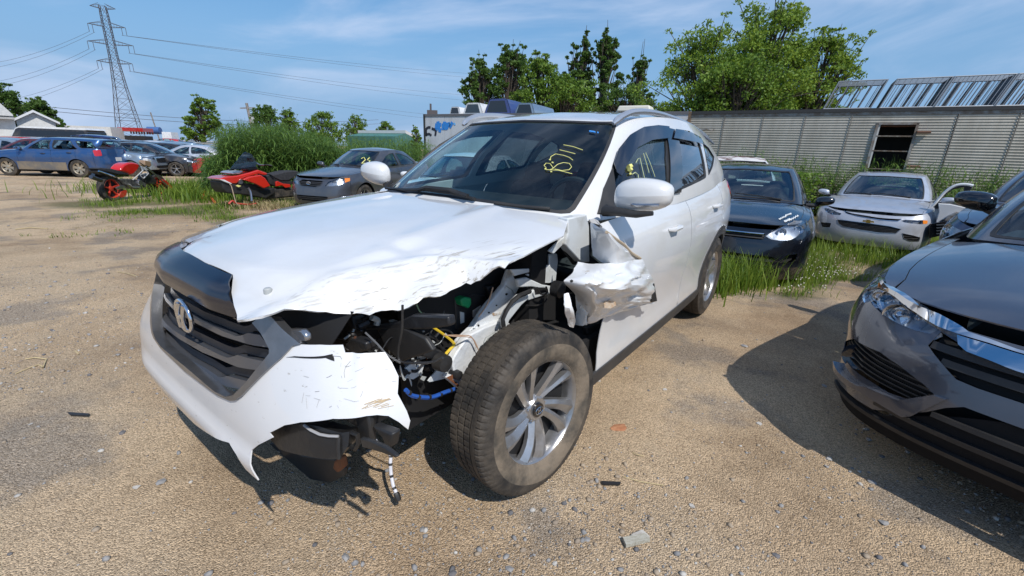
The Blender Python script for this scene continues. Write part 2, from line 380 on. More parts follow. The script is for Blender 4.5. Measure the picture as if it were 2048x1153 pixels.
# ---------- shared materials
M_WHITE = mat('white_paint', (.67, .68, .685), .32, coat=1., col2=(.62, .615, .59), nscale=3., ramp=(.42, .8), croug=.03)
M_SCRATCH = mat('scraped_white_paint', (.74, .745, .74), .45, coat=.6, col2=(.20, .17, .13), nscale=9., ramp=(.61, .72), aniso=(.5, 3, 9), bump=.15, bscale=25, croug=.15)
M_INNER = mat('inner_white_metal', (.42, .44, .43), .45, coat=.3, col2=(.26, .25, .22), nscale=7, ramp=(.45, .75))
M_BLACK = mat('black_plastic', (.018, .018, .019), .5, col2=(.045, .042, .038), nscale=8, ramp=(.45, .8))
M_GLOSSBLACK = mat('gloss_black', (.006, .007, .010), .08, coat=1.)
M_DARK = mat('dark_void', (.008, .008, .009), .8)
M_CLAD = mat('cladding', (.035, .035, .037), .62, col2=(.07, .064, .055), nscale=5, ramp=(.4, .8))
M_GREY = mat('grille_grey', (.13, .135, .15), .38, metal=.55, coat=.3)
M_SILVER = mat('satin_silver', (.42, .43, .45), .28, metal=.9, coat=.5)
M_CHROME = mat('chrome', (.75, .76, .78), .06, metal=1.)
M_ALLOY = mat('alloy', (.44, .44, .445), .30, metal=.8, col2=(.26, .235, .20), nscale=12, ramp=(.5, .8))
M_ALLOYD = mat('alloy_dark', (.10, .10, .10), .45, metal=.6)
M_RUBBER = mat('rubber', (.018, .017, .016), .75, col2=(.085, .070, .054), nscale=9, ramp=(.38, .66), bump=.2, bscale=80)
M_SIDEWALL = mat('muddy_sidewall', (.06, .053, .043), .85, col2=(.19, .152, .11), nscale=7, ramp=(.36, .60), bump=.25, bscale=60)
M_GLASS = glass('car_glass', (.62, .78, .78), 1.0); M_GLASSW = glass('screen_glass', (.72, .90, .92), .62); M_GLASS2 = glass('door_glass', (.70, .90, .90), .8)
M_GLASSD = glass('tinted_glass', (.16, .19, .20), 1.15)
M_LAMP = glass('lamp_lens', (.88, .9, .92), .8)
M_REFL = mat('lamp_reflector', (.50, .52, .55), .28, metal=.6, col2=(.35, .36, .40), nscale=14, ramp=(.5, .62))
M_AMBER = mat('amber_lens', (.75, .22, .02), .2, coat=1)
M_RED = mat('red_lens', (.45, .01, .015), .15, coat=1)
M_SEAT = mat('seat_cloth', (.02, .021, .025), .85, col2=(.035, .036, .04), nscale=20)
M_YELLOW = mat('yellow_marker', (.70, .68, .22), .6)
M_RUST = mat('rust', (.22, .08, .03), .85, col2=(.10, .04, .02), nscale=14)
M_MATTE = mat('matte_black', (.010, .010, .011), .8, spec=.2)
# ---------- car building
def wheel(parent, loc, side=1, rt=.33, rr=.21, w=.21, ns=5, steer=0., style='spoke', hero=False, rimmat=None, name='wheel', tyremat=None, lod=0):
    """axis along y; outer face towards +y*side"""
    n = 96 if hero else (32 if lod == 0 else 16); h = w/2
    hub = MB().lathe([(-h*.7, 0), (-h*.7, rr*.95), (h*.1, rr*.95), (h*.1, .0)], 24 if lod == 0 else 12)
    o = hub.build(name, M_DARK, parent); o.location = loc; o.rotation_euler = (0, 0, steer+(0 if side > 0 else math.pi))
    T = MB()
    if hero:
        zig = []
        g = [(-.86, 0), (-.80, .0), (-.79, -.0), (-.44, 0), (-.435, -.009), (-.37, -.009), (-.365, 0), (-.08, 0), (-.075, -.009), (-.0, -.009), (.005, 0), (.28, 0), (.285, -.009), (.35, -.009), (.355, 0), (.58, 0), (.585, -.005), (.61, -.005), (.615, 0), (.80, -.003), (.86, -.008)]
        prof = [(-h*.80, rr), (-h*.97, rr+.03), (-h, rr+(rt-rr)*.5), (-h*.95, rt-.02)]+[(a*h, rt+d) for a, d in g]+[(h*.94, rt-.018), (h*.99, rt-.035), (h*1.015, rr+(rt-rr)*.55), (h*1.01, rr+(rt-rr)*.38), (h*.98, rr+.022), (h*.9, rr+.008), (h*.84, rr-.002)]
        n = 420; k = len(prof); A = np.array(prof); ang = np.arange(n)*2*math.pi/n; V = np.zeros((n, k, 3))
        for j in range(n):
            r = A[:, 1].copy(); a = A[:, 0]/h
            if j % 5 == 0: r[(a > .60) & (r > rt-.02)] -= .0045; r[(a < -.45) & (r > rt-.012)] -= .004
            if j % 5 == 2: r[(a > -.37) & (a < .3) & (r > rt-.006)] -= .003
            # flattened foot of the soft tyre: contact side is -z
            w0 = ang[j]; x, z = r*np.cos(w0), r*np.sin(w0); zf = -(rt-.016)
            sq = np.clip(zf-z, 0, 1); z2 = np.maximum(z, zf+.15*(z-zf)); bul = 1+.55*np.exp(-((w0-1.5*math.pi)/.42)**2)*np.exp(-((r-(rr+(rt-rr)*.5))/.03)**2)
            V[j, :, 0] = x; V[j, :, 2] = z2; V[j, :, 1] = A[:, 0]*np.where(abs(A[:, 0]) > h*.9, 1+.10*(bul-1)*2, 1)
        F = [(j*k+i, ((j+1) % n)*k+i, ((j+1) % n)*k+i+1, j*k+i+1) for j in range(n) for i in range(k-1)]
        T.add(V.reshape(-1, 3), F); ms = [0]*(k-1)
        for i in range(k-1):
            if A[i, 0] > h*.8 and A[i, 1] < rr+(rt-rr)*.57: ms[i] = 1
        T.mi = [ms[i] for j in range(n) for i in range(k-1)]
        t = T.build('tyre', [M_RUBBER, M_SIDEWALL], o, smooth=30)
    else:
        if lod == 0: prof = [(-h*.8, rr), (-h, rr+(rt-rr)*.5), (-h*.8, rt-.006), (-h*.45, rt), (-h*.42, rt-.007), (-h*.36, rt-.007), (-h*.33, rt), (h*.33, rt), (h*.36, rt-.007), (h*.42, rt-.007), (h*.45, rt), (h*.8, rt-.006), (h, rr+(rt-rr)*.5), (h*.86, rr+.004), (h*.7, rr-.004)]
        else: prof = [(-h*.8, rr), (-h, rr+(rt-rr)*.5), (-h*.75, rt), (h*.75, rt), (h, rr+(rt-rr)*.5), (h*.75, rr)]
        t = T.lathe(prof, n).build('tyre', tyremat or M_RUBBER, o, smooth=35)
    m = rimmat or M_ALLOY; B = MB(); e = h*.80
    B.lathe([(-h*.2, rr*.93), (e-.012, rr*.95), (e, rr*.985), (e+.006, rr*1.01), (e, rr*1.03), (e-.02, rr*1.02), (e-.02, rr*.97), (-h*.2, rr*.95)], 64 if hero else (28 if lod == 0 else 14))
    if style == 'blade':
        B.lathe([(e-.045, 0), (e-.03, .030), (e-.03, .046), (e-.05, .062), (e-.07, .06)], 40)
        for i in range(10):
            a0 = i*math.pi/5+(.13 if i % 2 else -.05); wd = (.050, .075) if i % 2 else (.036, .060); L = []; 
            for j in range(6):
                q = j/5; rad = .05+(rr*.965-.05)*q; a = a0+.20*q**1.4; wq = (wd[0]+(wd[1]-wd[0])*q)/2*(1-.25*math.sin(math.pi*q)); z = e-.04+.034*math.sin(q*1.5)
                rv = np.array([math.cos(a), 0, math.sin(a)]); tv = np.array([-math.sin(a), 0, math.cos(a)]); yv = np.array([0, 1, 0])
                L.append([rv*rad-tv*wq+yv*(z-.028), rv*rad-tv*wq*.95+yv*(z-.003), rv*rad-tv*wq*.2+yv*(z+.004), rv*rad+tv*wq+yv*(z-.012), rv*rad+tv*wq+yv*(z-.03)])
            B.grid(L); B.grid([[l[0], l[4]] for l in L], flip=True)
        for i in range(5):
            a = i*2*math.pi/5+.3; B.lathe([(e-.07, .0), (e-.035, .009), (e-.03, .006), (e-.03, 0)], 6, c=(.048*math.cos(a)*1.0, 0, .048*math.sin(a)))
    elif style == 'cover':
        B.lathe([(e-.03, 0), (e, rr*.25), (e-.008, rr*.5), (e-.002, rr*.97)], 28 if lod == 0 else 12)
    else:
        for i in range(ns):
            a = i*2*math.pi/ns+.3
            for sgn in ((-1, 1) if style == 'twin' else (0,)):
                b = a+sgn*.16; rv = np.array([math.cos(b), 0, math.sin(b)]); tv = np.array([-math.sin(b), 0, math.cos(b)]); L = []
                wd = (.30*rr/ns*5*.45, .38*rr/ns*5*.45) if sgn == 0 else (.055*rr/.2, .045*rr/.2)
                for q in (0, .5, 1):
                    rad = rr*(.15+.82*q); wq = (wd[0]+(wd[1]-wd[0])*q)/2; z = e-.03+.02*q; L.append([rv*rad-tv*wq+[0, z-.03, 0], rv*rad-tv*wq*.8+[0, z, 0], rv*rad+tv*wq*.8+[0, z, 0], rv*rad+tv*wq+[0, z-.03, 0]])
                B.grid(L)
        B.lathe([(e-.06, rr*.3), (e-.02, rr*.27), (e-.012, rr*.14), (e-.008, 0)], 20 if lod == 0 else 10)
    r = B.build('rim', m, o, smooth=32)
    if hero:
        c = MB(); c.lathe([(e-.03, .030), (e-.022, .029), (e-.020, .0)], 32); cp = c.build('hub_cap', M_GLOSSBLACK, o)
        g = MB(); yv = e-.019
        ring = [(.022*math.cos(a), yv, .014*math.sin(a)) for a in np.linspace(0, 2*math.pi, 25)]; g.tube(ring, .0014, 5, cap=False)
        g.tube([(-.012, yv, -.012), (-.004, yv, 0), (-.006, yv, .012)], .0018, 5); g.tube([(.012, yv, .012), (.004, yv, 0), (.006, yv, -.012)], .0018, 5); g.tube([(-.005, yv, 0), (.005, yv, .001)], .0018, 5); g.build('badge', M_CHROME, o)
    return o
def seats(parent, B, lod=0, xs=(-1.25, -2.15), hz=1.05, wy=.36, wheel_side=1, m=None):
    m = m or M_SEAT
    for i, x in enumerate(xs):
        for sy in (-1, 1):
            b = MB(); b.box((x+.1, sy*wy, .52), (.5, .48, .16)); b.box((x-.22, sy*wy, .52+.30), (.13, .46, .56), rot=RY(-.2), taper=.8); b.box((x-.33, sy*wy, hz+.12), (.09, .25, .17), rot=RY(-.15), taper=.75)
            o = b.build('seat', m, parent)
            if lod == 0:
                md = o.modifiers.new('bevel', 'BEVEL'); md.width = .035; md.segments = 3
def pane_mirror(parent, B, paint, x=-.62, y=.90, z=1.06, s=1., side=1, lod=0, arm=True):
    """door mirror: shell, glass, arm"""
    n1, n2 = (14, 10) if lod == 0 else (8, 6); G = []
    for i in range(n1+1):
        a = i/n1; th = a*math.pi; row = []
        for j in range(n2*2):
            b = j*2*math.pi/(n2*2); cx = -math.cos(th)          # along y (out)
            rr = math.sin(th)**.55; yy = cx*.115*s+.115*s; sb = math.sin(b); zz = rr*math.copysign(abs(sb)**.75, sb)*.068*s*(1+.14*cx*-1)+.012*cx; xx = rr*math.cos(b)*.075*s
            if xx < 0: xx *= .35
            row.append((x+xx, side*(y+yy), z+zz))
        G.append(row+[row[0]])
    mb = MB().grid(G, flip=side > 0); o = mb.build('mirror', paint, parent)
    g = MB(); pl = [(x-.028*s, side*(y+.115*s+.095*s*math.cos(t)), z+.055*s*math.sin(t)) for t in np.linspace(0, 2*math.pi, 17)[:-1]]; g.prism(pl[::-1], (-.003, 0, 0)); g.build('mirror_glass', M_CHROME, o)
    if arm: a = MB(); a.tube([(x+.01, side*(y-.10), z-.075*s), (x+.01, side*(y+.0), z-.07*s), (x+.005, side*(y+.06), z-.045*s)], [.03, .028, .022], 8); a.build('mirror_arm', M_BLACK, o)
    return o
def uvl(B, L, side=1):
    """list of ('y'|'x'|'t', a, z) -> uv list"""
    o = []
    for k, a, z in L:
        if k == 'y': q = B.uv(y=a*side, z=z)
        elif k == 'x': q = B.uv(x=a, z=z); q = (q[0]*side, q[1])
        else: q = B.tail(a*side, z)
        o.append(q)
    return o
def hspan(poly, z):
    P = np.asarray(poly); xs = []
    for i in range(len(P)):
        a, b = P[i], P[(i+1) % len(P)]
        if (a[1] > z) != (b[1] > z): xs.append(a[0]+(z-a[1])/(b[1]-a[1])*(b[0]-a[0]))
    return (min(xs), max(xs)) if len(xs) >= 2 else None
def arch_pts(cx, cz, r, zlow, n=18):
    a0 = math.asin(max(-1, min(1, (zlow-cz)/r))); return [(cx+r*math.cos(a), cz+r*math.sin(a)) for a in np.linspace(a0, math.pi-a0, n)]   # front -> rear over the top
def side_panel(B, pts, side): return [(B.uv(x=x, z=z)[0]*side, B.uv(x=x, z=z)[1]) for x, z in pts]
SCP = (1, .62)
def car(root, B, s):
    """s: dict of measures; everything a child of root"""
    lod = s.get('lod', 0); st = s.get('step', .06 if lod == 0 else .14); paint = s['paint']; skip = s.get('skip', ()); gap = .004 if lod == 0 else .008
    wb, ra, rt = s['wb'], s['arch'], s['rt']; wz = s.get('wz', rt); fb, rb = s['fb'], s['rb']; dx = s['doors']; cl = s.get('clad'); zt = 1.0
    def zs(x): return float(B.zsf(-x))
    def z0(x): return float(B.z0f(-x))
    def P(mb, pts, side, **k): patch(B.P, side_panel(B, pts, side), step=st, sc=SCP, mb=mb, invert=False, **k)
    for sd_ in (1, -1):
        L = 'left' if sd_ > 0 else 'right'
        # fender, doors, quarter
        if 'fender'+L not in skip:
            ap = arch_pts(0, wz, ra, z0(0)); a, b = fb-gap, dx[0]+gap
            pts = [(a, z0(a)+.10 if False else z0(a))]+[p for p in ap if p[0] < a]+[(b, z0(b)), (b, zs(b))]+[(x, zs(x)) for x in np.linspace(b, a, 8)[1:]]
            if ap[0][0] >= a: pts = [(a, max(z0(a), [p for p in ap if p[0] < a][0][1]+.01))]+pts[1:]
            mb = MB(); P(mb, pts, sd_); o = mb.build('fender', paint, root)
            ub_ = np.linspace(B.xu(fb), B.xu(fb)-.6, 30); rp = [B.P(float(u), 1.) for u in ub_]; rp = [(float(p[0]), float(p[1])*sd_) for p in rp if p[1] > B.ye(fb)*.89][1:]
            e = [(x, float(B.ye(x))*sd_) for x in np.linspace(a, b, 8)]; hx = [(x, y*.9) for x, y in e]; e = e if s.get('hero') else rp[::-1]+e
            mb = MB(); patch(B.D, (e+hx[::-1]) if sd_ > 0 else (e+hx[::-1]), step=st, mb=mb); mb.build('fender_top', paint, o)
        for i in range(len(dx)-1):
            a, b = dx[i]-gap, dx[i+1]+gap; arc = [p for p in arch_pts(-wb, wz, ra, z0(-wb)) if p[0] < a-.0 and p[0] > b]
            low = [(a, z0(a))]+([(max(p[0] for p in arc), z0(a))] if arc and arc[0][1] < z0(a)+.05 else [])+arc
            if not arc: low = [(x, z0(x)) for x in np.linspace(a, b, 5)]
            elif arc[-1][0] > b+.02: low = low+[(b, arc[-1][1])]
            pts = low+[(x, zs(x)) for x in np.linspace(b, a, 7)]
            mb = MB(); P(mb, pts, sd_); o = mb.build('door', paint, root)
            if lod == 0:
                hx_, hz_ = b+s.get('hx', (.17, .17, .17))[i], zs(b)-.14; q = B.uv(x=hx_, z=hz_); p0 = B.P(q[0]*sd_, q[1]); mbh = MB()
                mbh.tube([p0+[.09, 0, -.005], p0+[.07, sd_*.03, 0], p0+[-.03, sd_*.034, .003], p0+[-.07, sd_*.004, 0]], [.008, .014, .014, .01], 8); mbh.build('door_handle', s.get('handle', paint), o)
        a, b = dx[-1]-gap, rb+gap; arc = [p for p in arch_pts(-wb, wz, ra, z0(-wb)) if p[0] < a and p[0] > b]
        pts = ([(a, z0(a))] if not arc or arc[0][0] < a-.06 else [])+([(a, arc[0][1])] if arc and arc[0][0] >= a-.06 else [])+arc+([(b, z0(b))] if (not arc or arc[-1][1] < z0(b)+.1) else [(b, arc[-1][1])])+[(x, zs(x)) for x in np.linspace(b, a, 8)]
        mb = MB(); P(mb, pts, sd_); mb.build('rear_quarter', paint, root)
        if cl:
            for cx in ((0, -wb) if 'frontarch' not in skip or sd_ < 0 else (-wb,)):
                o1 = arch_pts(cx, wz, ra+cl, z0(cx)); i1 = arch_pts(cx, wz, ra-.012, z0(cx)); mb = MB(); P(mb, o1+i1[::-1], sd_, off=.006, thick=.012); mb.build('arch_trim', M_CLAD, root)
            x0_, x1_ = -ra-cl*.3, -wb+ra+cl*.3; pts = [(x, z0(x)-.02) for x in np.linspace(x0_, x1_, 6)]+[(x, z0(x)+cl*1.1) for x in np.linspace(x1_, x0_, 6)]; mb = MB(); P(mb, pts, sd_, off=.006, thick=.012); mb.build('sill_trim', M_CLAD, root)
    # nose
    uf = B.xu(fb+gap); NT = s.get('nose', [])
    if 'nose' not in skip:
        holes = []; fills = []
        for it in NT:
            polys = ([it['uv']] if it.get('c') else [it['uv'], [(-a, b) for a, b in it['uv'][::-1]]]) if 'uv' in it else ([uvl(B, it['p'])] if it.get('c') else [uvl(B, it['p'], 1), uvl(B, it['p'], -1)])
            for q in polys:
                q = rloop(q, it.get('r', .12), 2)
                if it['k'] != 'on': holes.append(q)
                fills.append((it, q))
        k = 16; nb_ = s.get('nbot'); outer = [(u, s.get('nz0', 0) if not nb_ else float(np.interp(abs(u), [q[0] for q in nb_], [q[1] for q in nb_]))) for u in np.linspace(-uf, uf, k*3 if nb_ else k)]+[(u, 1.) for u in np.linspace(uf, -uf, k)]
        mb = MB(); patch(B.P, outer, holes, step=st*.7, sc=SCP, mb=mb, thick=.004); nb = mb.build('front_bumper', paint, root)
        for it, q in fills:
            if it['k'] == 'lamp':
                mb = MB(); patch(B.P, q, step=st, sc=SCP, mb=mb, off=-.045, thick=.003); lo = mb.build('headlight', it.get('bm', M_REFL), root)
                cc = np.array(q).mean(0); ex = np.ptp(np.array(q)[:, 0]); mb = MB()
                if lod == 0:
                    for f_ in it.get('bulbs', (-.18, .2)):
                        pc = B.P(cc[0]+f_*ex, cc[1]); nn = pc*[1, 1, 0]; nn[0] += 1.2; nn /= np.linalg.norm(nn); 
                        a_ = math.atan2(nn[1], nn[0]); mb2 = MB().lathe([(-.04, .045), (-.012, .05), (-.02, .04), (-.05, .02), (-.03, .012), (-.02, 0)], 20, axis='x'); V = mb2.v[0]@RZ(a_).T+pc-nn*.02; mb = MB().add(V, mb2.f); mb.build('bulb', M_CHROME, lo)
                mb = MB(); patch(B.P, q, step=st, sc=SCP, mb=mb, off=.002, thick=.003); mb.build('lens', M_LAMP, lo)
            elif it['k'] == 'amber':
                mb = MB(); patch(B.P, q, step=st, sc=SCP, mb=mb, off=.003); mb.build('indicator', M_AMBER, root)
            elif it['k'] == 'on':
                mb = MB(); patch(B.P, q, step=st, sc=SCP, mb=mb, off=it.get('off', .01), thick=.012); mb.build(it.get('n', 'trim'), it.get('m', M_CHROME), root)
            else:
                mb = MB(); patch(B.P, q, step=st*2, sc=SCP, mb=mb, off=-.05, thick=.003); go = mb.build(it.get('n', 'grille'), M_DARK, root)
                ns = it.get('s', 0); vs = np.array(q)[:, 1]; v0, v1 = vs.min(), vs.max()
                for j in range(ns):
                    vz = v0+(v1-v0)*(j+1)/(ns+1); sp = hspan(q, vz)
                    if sp and sp[1]-sp[0] > .04:
                        h = (v1-v0)/(ns+1)*it.get('sw', .28); k2 = np.linspace(sp[0]+.004, sp[1]-.004, 6); mb = MB(); patch(B.P, [(u, vz-h) for u in k2]+[(u, vz+h) for u in k2[::-1]], step=st, sc=SCP, mb=mb, off=-.008, thick=.02); mb.build('slat', it.get('sm', M_BLACK), go)
                if it.get('rim'):
                    q2 = grow(q, it.get('rw', .014), it.get('rw', .014)*1.4); mb = MB(); patch(B.P, q2, [q], step=st, sc=SCP, mb=mb, off=.006, thick=.015); mb.build('surround', it['rim'], go)
        if s.get('badge'):
            bx = s['badge']; q = B.uv(y=0, z=bx[0]); p0 = B.P(0., q[1]); mb = MB()
            mb.tube([p0+[.012, bx[1]*math.cos(a), bx[2]*math.sin(a)] for a in np.linspace(0, 2*math.pi, 25)], .006, 6, cap=False); 
            if bx[3] == 'H': mb.tube([p0+[.012, bx[1]*.45, -bx[2]*.6], p0+[.012, bx[1]*.4, bx[2]*.7]], .005, 6); mb.tube([p0+[.012, -bx[1]*.45, -bx[2]*.6], p0+[.012, -bx[1]*.4, bx[2]*.7]], .005, 6); mb.tube([p0+[.012, -bx[1]*.4, 0], p0+[.012, bx[1]*.4, 0]], .005, 6)
            if bx[3] == 'T': mb.tube([p0+[.012, bx[1]*.3*math.cos(a), bx[2]*.95*math.sin(a)] for a in np.linspace(0, 2*math.pi, 17)], .004, 5, cap=False); mb.tube([p0+[.012, bx[1]*.7*math.cos(a), bx[2]*.5+bx[2]*.45*math.sin(a)] for a in np.linspace(0, 2*math.pi, 17)], .004, 5, cap=False)
            if bx[3] == '+':
                mb = MB(); a, b = bx[1], bx[2]; pl = [(-a, -b*.45), (-a*.35, -b*.45), (-a*.35, -b), (a*.45, -b), (a*.35, -b*.45), (a, -b*.45), (a*.9, b*.45), (a*.3, b*.45), (a*.35, b), (-a*.45, b), (-a*.35, b*.45), (-a*.9, b*.45)]; mb.prism([p0+[.004, y, z] for y, z in pl], (.01, 0, 0))
            mb.build('badge', s.get('badgem', M_CHROME), root)
        if s.get('plate'):
            q = B.uv(y=0, z=s['plate']); p0 = B.P(0., q[1]); MB().box(p0+[.012, 0, 0], (.01, .30, .15)).build('plate', M_WHITE, root)
    # hood
    if 'hood' not in skip:
        hb = s.get('hood_back', dx[0]+.25); xf = float(B.pl.P[0, 0]); uu = np.linspace(-B.xu(fb), B.xu(fb), 21); e = B.P(uu, np.ones(21))[:, :2]*[1, .985]; e[:, 0] -= .012
        sidep = [(x, float(B.ye(x))*.895) for x in np.linspace(fb, hb-.12, 7)]; cor = np.array([(p[0], p[1]) for p in e if abs(p[1]) < B.ye(fb)*.9])
        bk = [(hb-.12*(abs(y)/sidep[-1][1])**2, y) for y in np.linspace(sidep[-1][1], -sidep[-1][1], 9)]
        outer = list(map(tuple, cor))+sidep+bk[1:-1]+[(x, -y) for x, y in sidep[::-1]]
        mb = MB(); patch(B.D, outer, step=st*.8, mb=mb, thick=.006); ho = mb.build('hood', paint, root)
        for dy in s.get('crease', ()):
            for sg in (1, -1):
                pl = [B.D(x, sg*(dy[0]+(dy[1]-dy[0])*i/9))+[0, 0, -.004] for i, x in enumerate(np.linspace(fb, hb-.05, 10))]; mb = MB().tube(pl, .012, 8); mb.build('crease', paint, ho)
    # cowl panel
    y2 = float(B.ye(dx[0]+.2))*.9; bc = B.belt.t(np.linspace(0, 2.6, 12)); cw = [(p[0]+.16, p[1]) for p in bc]; inn = [(p[0]-.10, p[1]*.98) for p in bc]; cw = [(min(p[0], -.12), p[1]) for p in cw] if s.get('hero') else cw
    mb = MB(); zc_ = float(bc[0, 2]); patch(lambda x, y: np.stack([x, y, B.D(x, y)[..., 2]-.03], -1), cw+inn[::-1]+[(x, -y) for x, y in inn[1:]]+[(x, -y) for x, y in cw[::-1][:-1]], step=.12, mb=mb); mb.build('cowl', M_BLACK, root)
    # tail
    ur = B.xu(rb-gap); holes = []; fills = []
    for it in s.get('tail', []):
        for q in ([uvl(B, it['p'])] if it.get('c') else [uvl(B, it['p'], 1), uvl(B, it['p'], -1)]): fills.append((it, rloop(q, .15, 2)))
    for sd_ in (1, -1):
        h = [q for it, q in fills if it['k'] == 'lamp' and np.mean(q, 0)[0]*sd_ > 0]
        outer = [(u*sd_, 0) for u in np.linspace(ur, B.U-.001, 9)]+[(u*sd_, 1) for u in np.linspace(B.U-.001, ur, 9)]
        mb = MB(); patch(B.P, outer, h, step=st, sc=SCP, mb=mb); mb.build('tail_panel', paint, root)
    for it, q in fills:
        mb = MB(); patch(B.P, q, step=st, sc=SCP, mb=mb, off=.004 if it['k'] == 'lamp' else .012, thick=.02); mb.build('tail_light' if it['k'] == 'lamp' else it.get('n', 'plate'), it.get('m', M_RED), root)
    q = B.tail(0, z0(-wb)+.45); p0 = B.P(B.U-.002, q[1]); MB().box(p0+[-.015, 0, 0], (.012, .30, .15)).build('plate', M_WHITE, root)
    if s.get('trunk'):
        x0_, x1_ = s['trunk'], float(B.pl.P[-1, 0])+.02; e = [(x, float(B.ye(x))) for x in np.linspace(x0_, x1_, 10)]
        mb = MB(); patch(B.D, e[::-1]+[(x, -y) for x, y in e], step=st, mb=mb); mb.build('trunk_lid', paint, root)
    # greenhouse shell with windows
    wins = []; nt_ = B.nt; tw, wv0, wv1 = s['ws']; q = rloop([(-tw[0], wv0), (tw[0], wv0), (tw[1], wv1), (-tw[1], wv1)], .05, 2)
    q = np.array([(a, b) for a, b in dens(q, .25)]); wins.append(('windshield', q))
    for i, wp in enumerate(s['side']):
        g = [tuple(p) for p in wp] if s.get('side_tv') else [B.gt(x, z) for x, z in wp]; wins.append(('side_window', rloop(g, .08, 2))); wins.append(('side_window', rloop([(-a, b) for a, b in g[::-1]], .08, 2)))
    if s.get('rw'):
        a0, b0, b1, a1 = s['rw']; ql = [(a0, b0), (nt_-1e-3, b0), (nt_-1e-3, b1), (a1, b1)]; wins.append(('rear_window', dens(ql, .25))); wins.append(('rear_window', dens([(-a, b) for a, b in ql[::-1]], .25)))
    nowin = s.get('nowin', ()); scG = s.get('scG', (.38, .55))
    outer = [(t, s.get('gv0', -.03)) for t in np.linspace(-nt_, nt_, 40)]+[(t, 1.) for t in np.linspace(nt_, -nt_, 40)]
    mb = MB(); patch(B.G, outer, [w_[1] for w_ in wins], step=st*.7, sc=scG, mb=mb, thick=.02); sh = mb.build('pillars', paint, root)
    for j, (nm, q) in enumerate(wins):
        if lod == 0 and s.get('trim', True) and nm != 'rear_window':
            q2 = grow(q, .0, 0); c = q.mean(0); qi = c+(q-c)*(1-(.05 if nm == 'windshield' else .09)); mb = MB(); patch(B.G, q, [qi], step=st, sc=scG, mb=mb, off=.002, thick=.008); tr = mb.build('window_trim', M_BLACK, root)
        if nm in nowin: continue
        mb = MB(); patch(B.G, q, step=st*1.2, sc=scG, mb=mb, off=-.004, thick=0); mb.build(nm, s.get('glass', M_GLASS) if nm == 'windshield' else (s['sgl'][(j-1)//2] if s.get('sgl') and nm == 'side_window' else s.get('sglass', s.get('glass', M_GLASS))), root)
    rc = B.roofc.t(np.linspace(0, nt_, 60))[:, :2]; ro = list(map(tuple, rc))+[(x, -y) for x, y in rc[::-1][1:-1]]
    mb = MB(); patch(B.Rf, [tuple(p) for p in ro][::-1], step=st, mb=mb, thick=.02); mb.build('roof', s.get('roofm', paint), root)
    # underbody and wheels
    xf, xr = float(B.pl.P[0, 0])-.14, float(B.pl.P[-1, 0])+.12; W_ = float(B.Y.max()); zl = s.get('zl', .22)
    ub = MB()
    if not s.get('hero'): ub.box(((xf-ra+.03+0)/2+ra/2, 0, zl+.12), (max(.1, xf-ra-.02), W_*1.35, .22)); ub.box(((xf+xr)/2, 0, zl+.2), (xf-xr, W_*1.05, .25))
    ub.box((-wb/2, 0, zl+.10), (wb-2*ra-.02, W_*1.8, .2)); ub.box(((xr-wb-ra)/2, 0, zl+.14), (max(.1, -xr-wb-ra-.02), W_*1.5, .24))
    for cx in (0, -wb):
        for sg in (1, -1):
            if s.get('hero') and cx == 0 and sg == 1: continue
            ap = arch_pts(cx, wz, ra+.01, .3, 12); G = [[(x, sg*(W_-.05), z), (x, sg*(W_-.36), z)] for x, z in ap]; ub.grid(G); 
            ub.prism([(x, sg*(W_-.36), z) for x, z in ap], (0, sg*.005, 0))
    ub.build('underbody', M_DARK, root)
    if 'wheels' not in skip:
        for cx in (0, -wb):
            for sg in (1, -1): wheel(root, (cx, sg*(W_-.03-s.get('tw', .2)/2), wz), sg, rt, s.get('rr', rt*.64), s.get('tw', .2), s.get('ns', 5), s.get('steer', 0) if cx == 0 else 0, s.get('rim', 'spoke'), rimmat=s.get('rimm'), lod=lod)
    for sg in (1, -1):
        if ('mirror'+str(sg)) not in skip: pane_mirror(root, B, s.get('mirm', paint), *s.get('mir', (-.6, .88, 1.02)), side=sg, s=s.get('mirs', .9), lod=lod)
    if 'interior' not in skip:
        # floor, dashboard
        mb = MB(); zb = float(B.belt.P[0, 2]); mb.box((-.82, 0, zb-.13), (.5, W_*1.45, .22), taper=.9); mb.box((-wb/2-.3, 0, .40), (wb, W_*1.6, .05)); mb.build('dashboard', M_BLACK, root)
        if lod == 0:
            mb = MB(); c = np.array([-1.12, .36, zb-.07]); mb.tube([c+np.array([.1*math.sin(a)*.35, .185*math.cos(a), .185*math.sin(a)*.94]) for a in np.linspace(0, 2*math.pi, 25)], .015, 6, cap=False); mb.tube([c+[.0, -.17, 0], c+[.03, 0, 0], c+[.0, .17, 0]], .02, 6); mb.build('steering_wheel', M_BLACK, root)
        seats(root, B, lod, s.get('seatx', (-1.3, -2.2)), hz=s.get('seatz', zb))
    if lod == 0 and 'wipers' not in skip:
        for ya, yb in ((.45, -.12), (-.15, -.62)):
            ts = np.linspace(0, 1, 6); p = [];
            for q in ts:
                yy = ya+(yb-ya)*q; t_ = np.interp(abs(yy), B.belt.P[:60, 1], B.belt.T[:60])*np.sign(yy); p.append(B.G(t_, .03+.07*q)+[.012, 0, .012])
            mb = MB().tube(p, [.012, .01, .009, .008, .008, .007], 5); mb.build('wiper', M_BLACK, root)
    return root
